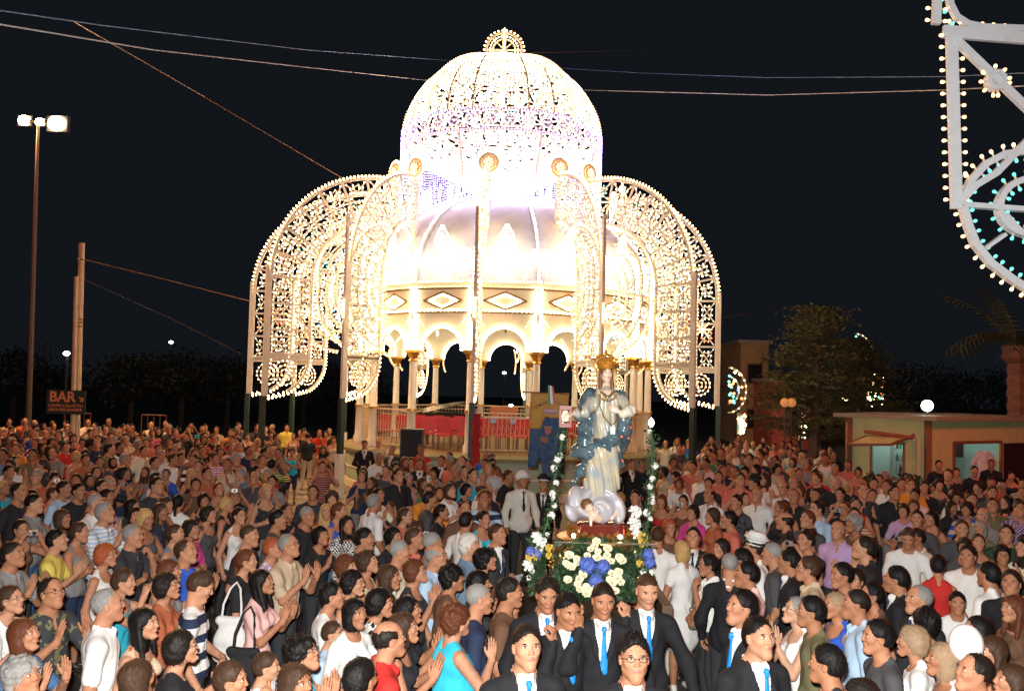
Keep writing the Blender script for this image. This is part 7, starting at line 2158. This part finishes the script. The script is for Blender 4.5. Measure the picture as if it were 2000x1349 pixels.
for g_ in fill:
    fem = rc_.random() < .5
    ar = rc_.choice(FA_ if fem else MA); tp_ = rc_.choice(TOPW)
    if g_.y < 9 and tp_ in ('red', 'orange', 'turquoise', 'yellow', 'green', 'white', 'magenta', 'blue'): tp_ = rc_.choice(['charcoal', 'brown', 'darkgrey', 'beige', 'bluegrey'])
    hr = rc_.choice(FH if fem else MH); hcol = rc_.choice(['black', 'black', 'dark', 'dark', 'dark', 'brown', 'brown', 'auburn', 'grey', 'blonde' if fem else 'grey', 'dark'])
    if hr == 'bald': hcol = 'grey'
    # most look at the statue, some at the camera
    dx, dy = SO.x - g_.x, DS - g_.y
    fc = math.degrees(math.atan2(dx, -dy)) + rc_.gauss(0, 22)
    if g_.y > 14 and rc_.random() < .5: fc = rc_.gauss(math.degrees(math.atan2(-g_.x, g_.y)), 25)
    ex = dict(s=rc_.randrange(4), b=rc_.choice(['charcoal', 'navy', 'denim', 'beige', 'black', 'grey']))
    if rc_.random() < .12: ex['g'] = 1
    if rc_.random() < .10: ex['p'] = (rc_.choice(['stripe', 'floral', 'check', 'broad']), rc_.choice(['white', 'black', 'navy', 'beige']))
    sc = (.945 if fem else 1.0) * rc_.uniform(.94, 1.05)
    if rc_.random() < .05 and g_.y < 18: sc *= .8
    recs.append((g_, fc, ar, tp_, hr, hcol, sc, ex, False))
# ---- labels
HN = dict(short='short', buzz='cropped', bald='balding', recede='receding', spiky='spiky', wave='wavy', bob='bobbed', long='long', tied='tied-back', updo='pinned-up', curly='curly')
CN = dict(black='black', dark='dark', brown='brown', auburn='auburn', red='reddish', blonde='blonde', grey='grey', white='white', streaked='streaked')
TN = dict(lightblue='light blue', bluegrey='blue-grey', darkgreen='dark green', darkgrey='dark grey', offwhite='off-white', suit='black')
GN = dict(m_tee='tee', m_tee_clap='tee', m_polo='polo shirt', m_polo_cross='polo shirt', m_shirt='open-necked shirt', m_fat='polo shirt', m_chin='polo shirt', m_cam='tee', m_clap2='shirt', m_suit='suit', m_jacket='suit', m_bear='suit', m_bearL='suit', m_down='tee',
          f_tank='tank top', f_tank_clap='tank top', f_tee='tee', f_tee_clap='tee', f_blouse='blouse', f_big_clap='tee', f_big_tank='tank top', f_pray='tank top', f_cam='tank top', f_dress='dress', f_straps='strappy top', f_strapless='strapless top', f_cross='tank top', f_chin='polo shirt', m_polo_cl='polo shirt')
PN = dict(m_tee_clap='clapping', m_polo_cross='arms folded', m_polo_cl='clapping', m_clap2='clapping', m_cam='raising a camera', m_chin='hand at chin', m_fat='hands clasped', f_tank_clap='clapping', f_tee_clap='clapping', f_big_clap='clapping', f_pray='hands joined', f_cam='raising a camera', f_cross='arms folded', f_chin='hand at chin', f_big_tank='clapping')
def base_desc(r):
    g_, fc, ar, tp_, hr, hcol, sc, ex, own = r
    w = ('girl' if ar[0] == 'f' else 'boy') if sc < .87 else ('woman' if ar[0] == 'f' else 'man')
    col = TN.get(tp_, tp_)
    if ex.get('p'): col += ' ' + {'stripe': 'striped', 'floral': 'patterned', 'check': 'checked', 'broad': 'broad-striped'}[ex['p'][0]]
    s = "%s with %s %s hair" % (w, HN[hr], CN[hcol]) if hr != 'bald' else "%s with bald crown" % w
    if ex.get('g'): s += " and glasses"
    s += " in %s %s" % (col, GN[ar])
    if ar in PN: s += ", " + PN[ar]
    return s
LMK = [((XB - 5.5, 24.5), "near the bandstand's first columns"), ((PX(801, 22.6).x, 22.6), "around the loudspeaker"), ((SO.x - 1.5, 9), "before the lantern pole"), ((SO.x + 1.6, 8.8), "behind the flame lamp pole"),
       ((PX(147, 27).x, 25.5), "below the BAR sign"), ((KC.x - 1.5, 20.5), "by the kiosk hedge"), ((KC.x + 2.5, 19.5), "before the kiosk doorway"), ((PX(483, 29).x, 27.5), "under the outermost light arch"), ((PX(1400, 27).x, 25.5), "under the arch nearest the cedar"),
       ((PX(1570, 24).x, 24), "in front of the cedar tree"), ((PX(1290, 20).x, 19), "behind the statue's cloud"), ((PX(690, 12).x, 12), "at the edge of the open paving"), ((PX(926, 18).x, 18.5), "before the red banner"), ((PX(360, 8).x, 7.5), "near the striped polo"), ((PX(800, 6.5).x, 6.3), "near the turquoise top"),
       ((PX(200, 6.5).x, 6.3), "near the stout man in white"), ((PX(1600, 7).x, 7), "near the straw bag"), ((PX(1800, 7.5).x, 7.5), "near the white balloon"), ((PX(1680, 10).x, 10), "near the long-haired blonde"), ((PX(1000, 13).x, 13.5), "near the white-helmeted policeman"),
       ((PX(60, 14).x, 14), "in the crowd left of the orange tee"), ((PX(300, 17).x, 17), "in the middle of the lamp-side crowd"), ((PX(450, 13).x, 13), "between the lamp-side crowd and the open paving"), ((PX(1450, 15).x, 15), "in the middle of the arch-side crowd"), ((PX(1880, 13).x, 13), "in the dim crowd before the kiosk"), ((PX(100, 22).x, 22), "in the far crowd below the street light"),
       ((PX(1660, 15).x, 15), "in the crowd before the hedge"), ((PX(1400, 11).x, 11), "behind the suited men"), ((PX(1150, 14).x, 14), "behind the float"), ((PX(1920, 9).x, 9), "behind the white balloon")]
recs.sort(key=lambda r: r[0].y)
vis = recs[:]
# people past the first 300 become one mass of figures
keep, mass = [], []
own_n = sum(1 for r in recs if r[8])
for r in recs:
    if len(keep) < 300 and -1.5 < 0 or False: keep.append(r)
    else: mass.append(r)
desc = {}
labels = []
for r in keep:
    L_ = r[7].get('L')
    if not L_:
        L_ = base_desc(r)
    labels.append(L_)
from collections import Counter
cn = Counter(labels)
def near(r):
    return min(LMK, key=lambda l: (l[0][0] - r[0].x) ** 2 + (l[0][1] - r[0].y) ** 2 * .5)[1]
for i, r in enumerate(keep):
    if r[7].get('L'): continue
    l2 = labels[i] + " " + near(r)
    while len(l2.split()) > 16:
        a_ = l2.replace(" and glasses", "", 1)
        if a_ == l2: a_ = l2.replace(", clapping", "", 1)
        if a_ == l2: a_ = l2.replace(", raising a camera", "", 1)
        if a_ == l2: a_ = l2.replace(", hands joined", "", 1)
        if a_ == l2: a_ = l2.replace(", hands clasped", "", 1)
        if a_ == l2: a_ = l2.replace(", arms folded", "", 1)
        if a_ == l2: a_ = l2.replace(", hand at chin", "", 1)
        if a_ == l2: a_ = l2.replace(" in the middle of the", " in the", 1)
        if a_ == l2: a_ = " ".join(l2.split()[:16])
        l2 = a_
    labels[i] = l2
cn = Counter(labels)
for i, r in enumerate(keep):
    g_, fc, ar, tp_, hr, hcol, sc, ex, own = r
    lod = 0 if g_.y < 9.5 else (1 if g_.y < 16 else 2)
    if lod == 2 and hr in ('updo', 'spiky'): hr = 'short'
    grp = 'people in the crowd' if 'bear' not in (ex.get('L') or '') else 'suited bearers'
    o = make_person(g_, fc, ar, tp_, *(ex.get('p') or (None, None)), bottom=ex.get('b', 'charcoal'), hair=hr, hc=hcol, skin=ex.get('s', i % 4), lod=lod, scale=sc,
                    label=labels[i], group=grp, glasses=bool(ex.get('g')) and lod < 2, cap=(ex.get('cap') or (None,))[0], capcol=(ex.get('cap') or (None, None, None))[1:], tie=ex.get('t'), shoe=ex.get('shoe'), var=i % 2)
# the farther people, one mass
VV, QQ, TT, nn = [], [], [], 0
mmats = []; midx = {}
def mi(m):
    if m.name not in midx: midx[m.name] = len(mmats); mmats.append(m)
    return midx[m.name]
def mesh_np(me):
    if me.name in _npc: return _npc[me.name]
    v = np.zeros(len(me.vertices) * 3, np.float32); me.vertices.foreach_get('co', v)
    q = np.zeros(len(me.loops), np.int32); me.loops.foreach_get('vertex_index', q)
    t = np.zeros(len(me.polygons), np.int32); me.polygons.foreach_get('material_index', t)
    _npc[me.name] = (v.reshape(-1, 3), q.reshape(-1, 4), t); return _npc[me.name]
_npc = {}
for r in mass:
    g_, fc, ar, tp_, hr, hcol, sc, ex, own = r
    if hr in ('updo', 'spiky'): hr = 'short'
    b = get_body(ar, 2)
    M_ = Matrix.Translation(g_) @ Matrix.Rotation(RAD(180 + fc), 4, 'Z') @ Matrix.Scale(sc, 4)
    ms = [mi(skin_mat(ex.get('s', 0))), mi(cloth(tp_, *(ex.get('p') or (None, None)))), mi(cloth(ex.get('b', 'charcoal'))), mi(M_SHOE), mi(cloth('white')), mi(cloth(ex.get('t') or 'navy')), mi(M_LIP), mi(M_DARK), mi(M_EYE)]
    for me, mm, X_ in ((b.me, ms, M_), (hair_mesh(hr, True), [mi(hair_mat(hcol))], M_ @ b.HM)):
        v, q, t = xform(mesh_np(me), X_)
        VV.append(v); QQ.append(q + nn); TT.append(np.array(mm)[t]); nn += len(v)
if VV:
    o = link('crowd', np_mesh('crowd', np.concatenate(VV), np.concatenate(QQ), np.concatenate(TT), mmats)); tag(o, "mass of spectators packed in the farthest rows of the square", 'crowd', kind='stuff')
print('PEOPLE', len(keep), 'mass', len(mass), 'quads', nn, 'dup', sum(v for v in cn.values() if v > 1), 'furthest kept', keep[-1][0].y)

# ---- things people hold
def find(lbl):
    for o in COL.objects:
        if o.get('label') == lbl: return o
def at_person(px, py, lim=.9):
    best = min((r for r in recs if r[8]), key=lambda r: (r[0] - pos_of(px, py, r[2], r[7].get('k'), r[7].get('h'))[0]).length)
    g_, fc, ar, tp_, hr, hcol, sc, ex, own = best
    return Matrix.Translation(g_) @ Matrix.Rotation(RAD(180 + fc), 4, 'Z') @ Matrix.Scale(sc, 4)
def bag(px, py, side, m, label, size=(.17, .07, .19), z=.92, band=None, strapw=.012):
    M_ = at_person(px, py)
    R_ = empty('shoulder_bag', (0, 0, 0), 0, label, 'bag'); R_.matrix_world = M_
    x = side * .29
    g_ = [cone((x, -.10, z - size[2]), (x, .10, z - size[2]), size[1], None, (1, 1, 1), .03), cone((x, -.11, z + size[2] * .8), (x, .11, z + size[2] * .8), size[1] * .55, None, None, .05), ell((x, 0, z - size[2] * .3), (size[1] * 1.1, size[0], size[2]), .05)]
    ax = np.arange(x - .16, x + .16, .012); ay = np.arange(-.30, .30, .014); az = np.arange(z - .45, z + .35, .013)
    v, q, t = nets([field(g_, ax, ay, az, wrinkle(.007, 22))], ax, ay, az)
    if band is not None:
        zc = v[q][:, :, 2].mean(1); t = ((zc > z - .12) & (zc < z - .06)).astype(int)
    link('bag_body', np_mesh('bag_body', v, q, t, [m] + ([band] if band is not None else [])), parent=R_)
    b = MB(); b.tube([(x, -.10, z + .1), (x * .95, -.09, z + .30), (side * .20, -.05, 1.36), (side * .165, 0, 1.415), (side * .20, .05, 1.36), (x * .95, .09, z + .30), (x, .10, z + .1)], strapw, 6); b.build('strap', m, R_, True)
bag(475, 1096, 1, cloth('white'), "large white tote bag on a woman in black, beside the striped polo man")
bag(505, 1138, 1, cloth('black'), "black shoulder bag carried by the woman in pink beside the white tote", z=.90)
bag(1562, 1194, -1, mat('straw', (.42, .34, .18), .8, bump=.8, bscale=120), "straw handbag with a black plaited band, carried by the grey-haired woman in white", (.19, .08, .16), .78, cloth('black'))
bag(1389, 1104, 1, mat('silver_bag', (.30, .29, .22), .35, .5), "small silvery handbag held by the girl in the white polo", (.11, .05, .09), .98)
# white balloon
p_ = P(1887, 1256, 5.9)
o = link('balloon', np_mesh('balloon', *join([qsphere(tuple(p_), (.105, .105, .125), 7), qsphere((p_.x, p_.y, p_.z - .13), (.012, .012, .014), 2)]), [mat('balloon_white', (.80, .76, .74), .35, spec=.4)])); tag(o, "round white balloon floating among the spectators before the kiosk side crowd", 'balloon')
# papers and black camera
M_ = at_person(840, 915); g = MB(); g.box((0, .30, 1.10), (.09, .012, .12), Matrix.Rotation(RAD(-35), 3, 'X')); o = g.build('papers', cloth('white')); o.matrix_world = M_; tag(o, "white papers held by the grey-suited man between the officers", 'papers')
M_ = at_person(739, 893); g = MB(); g.box((0, .27, 1.16), (.075, .035, .05)); g.lathe([(0, 0), (.035, 0), (.04, .09), (0, .09)], 12, (0, .30, 1.16), Matrix.Rotation(-math.pi / 2, 3, 'X')); g.box((0, .26, 1.22), (.025, .03, .02)); o = g.build('camera', M_BLK); o.matrix_world = M_; tag(o, "big black camera held at the chest of the photographer in white", 'camera')
M_ = at_person(967, 1043); g = MB(); g.box((.1, .36, 1.12), (.07, .008, .10), Matrix.Rotation(RAD(-30), 3, 'X')); o = g.build('papers', cloth('white')); o.matrix_world = M_; tag(o, "folded white sheet held by the man in the charcoal suit", 'papers')
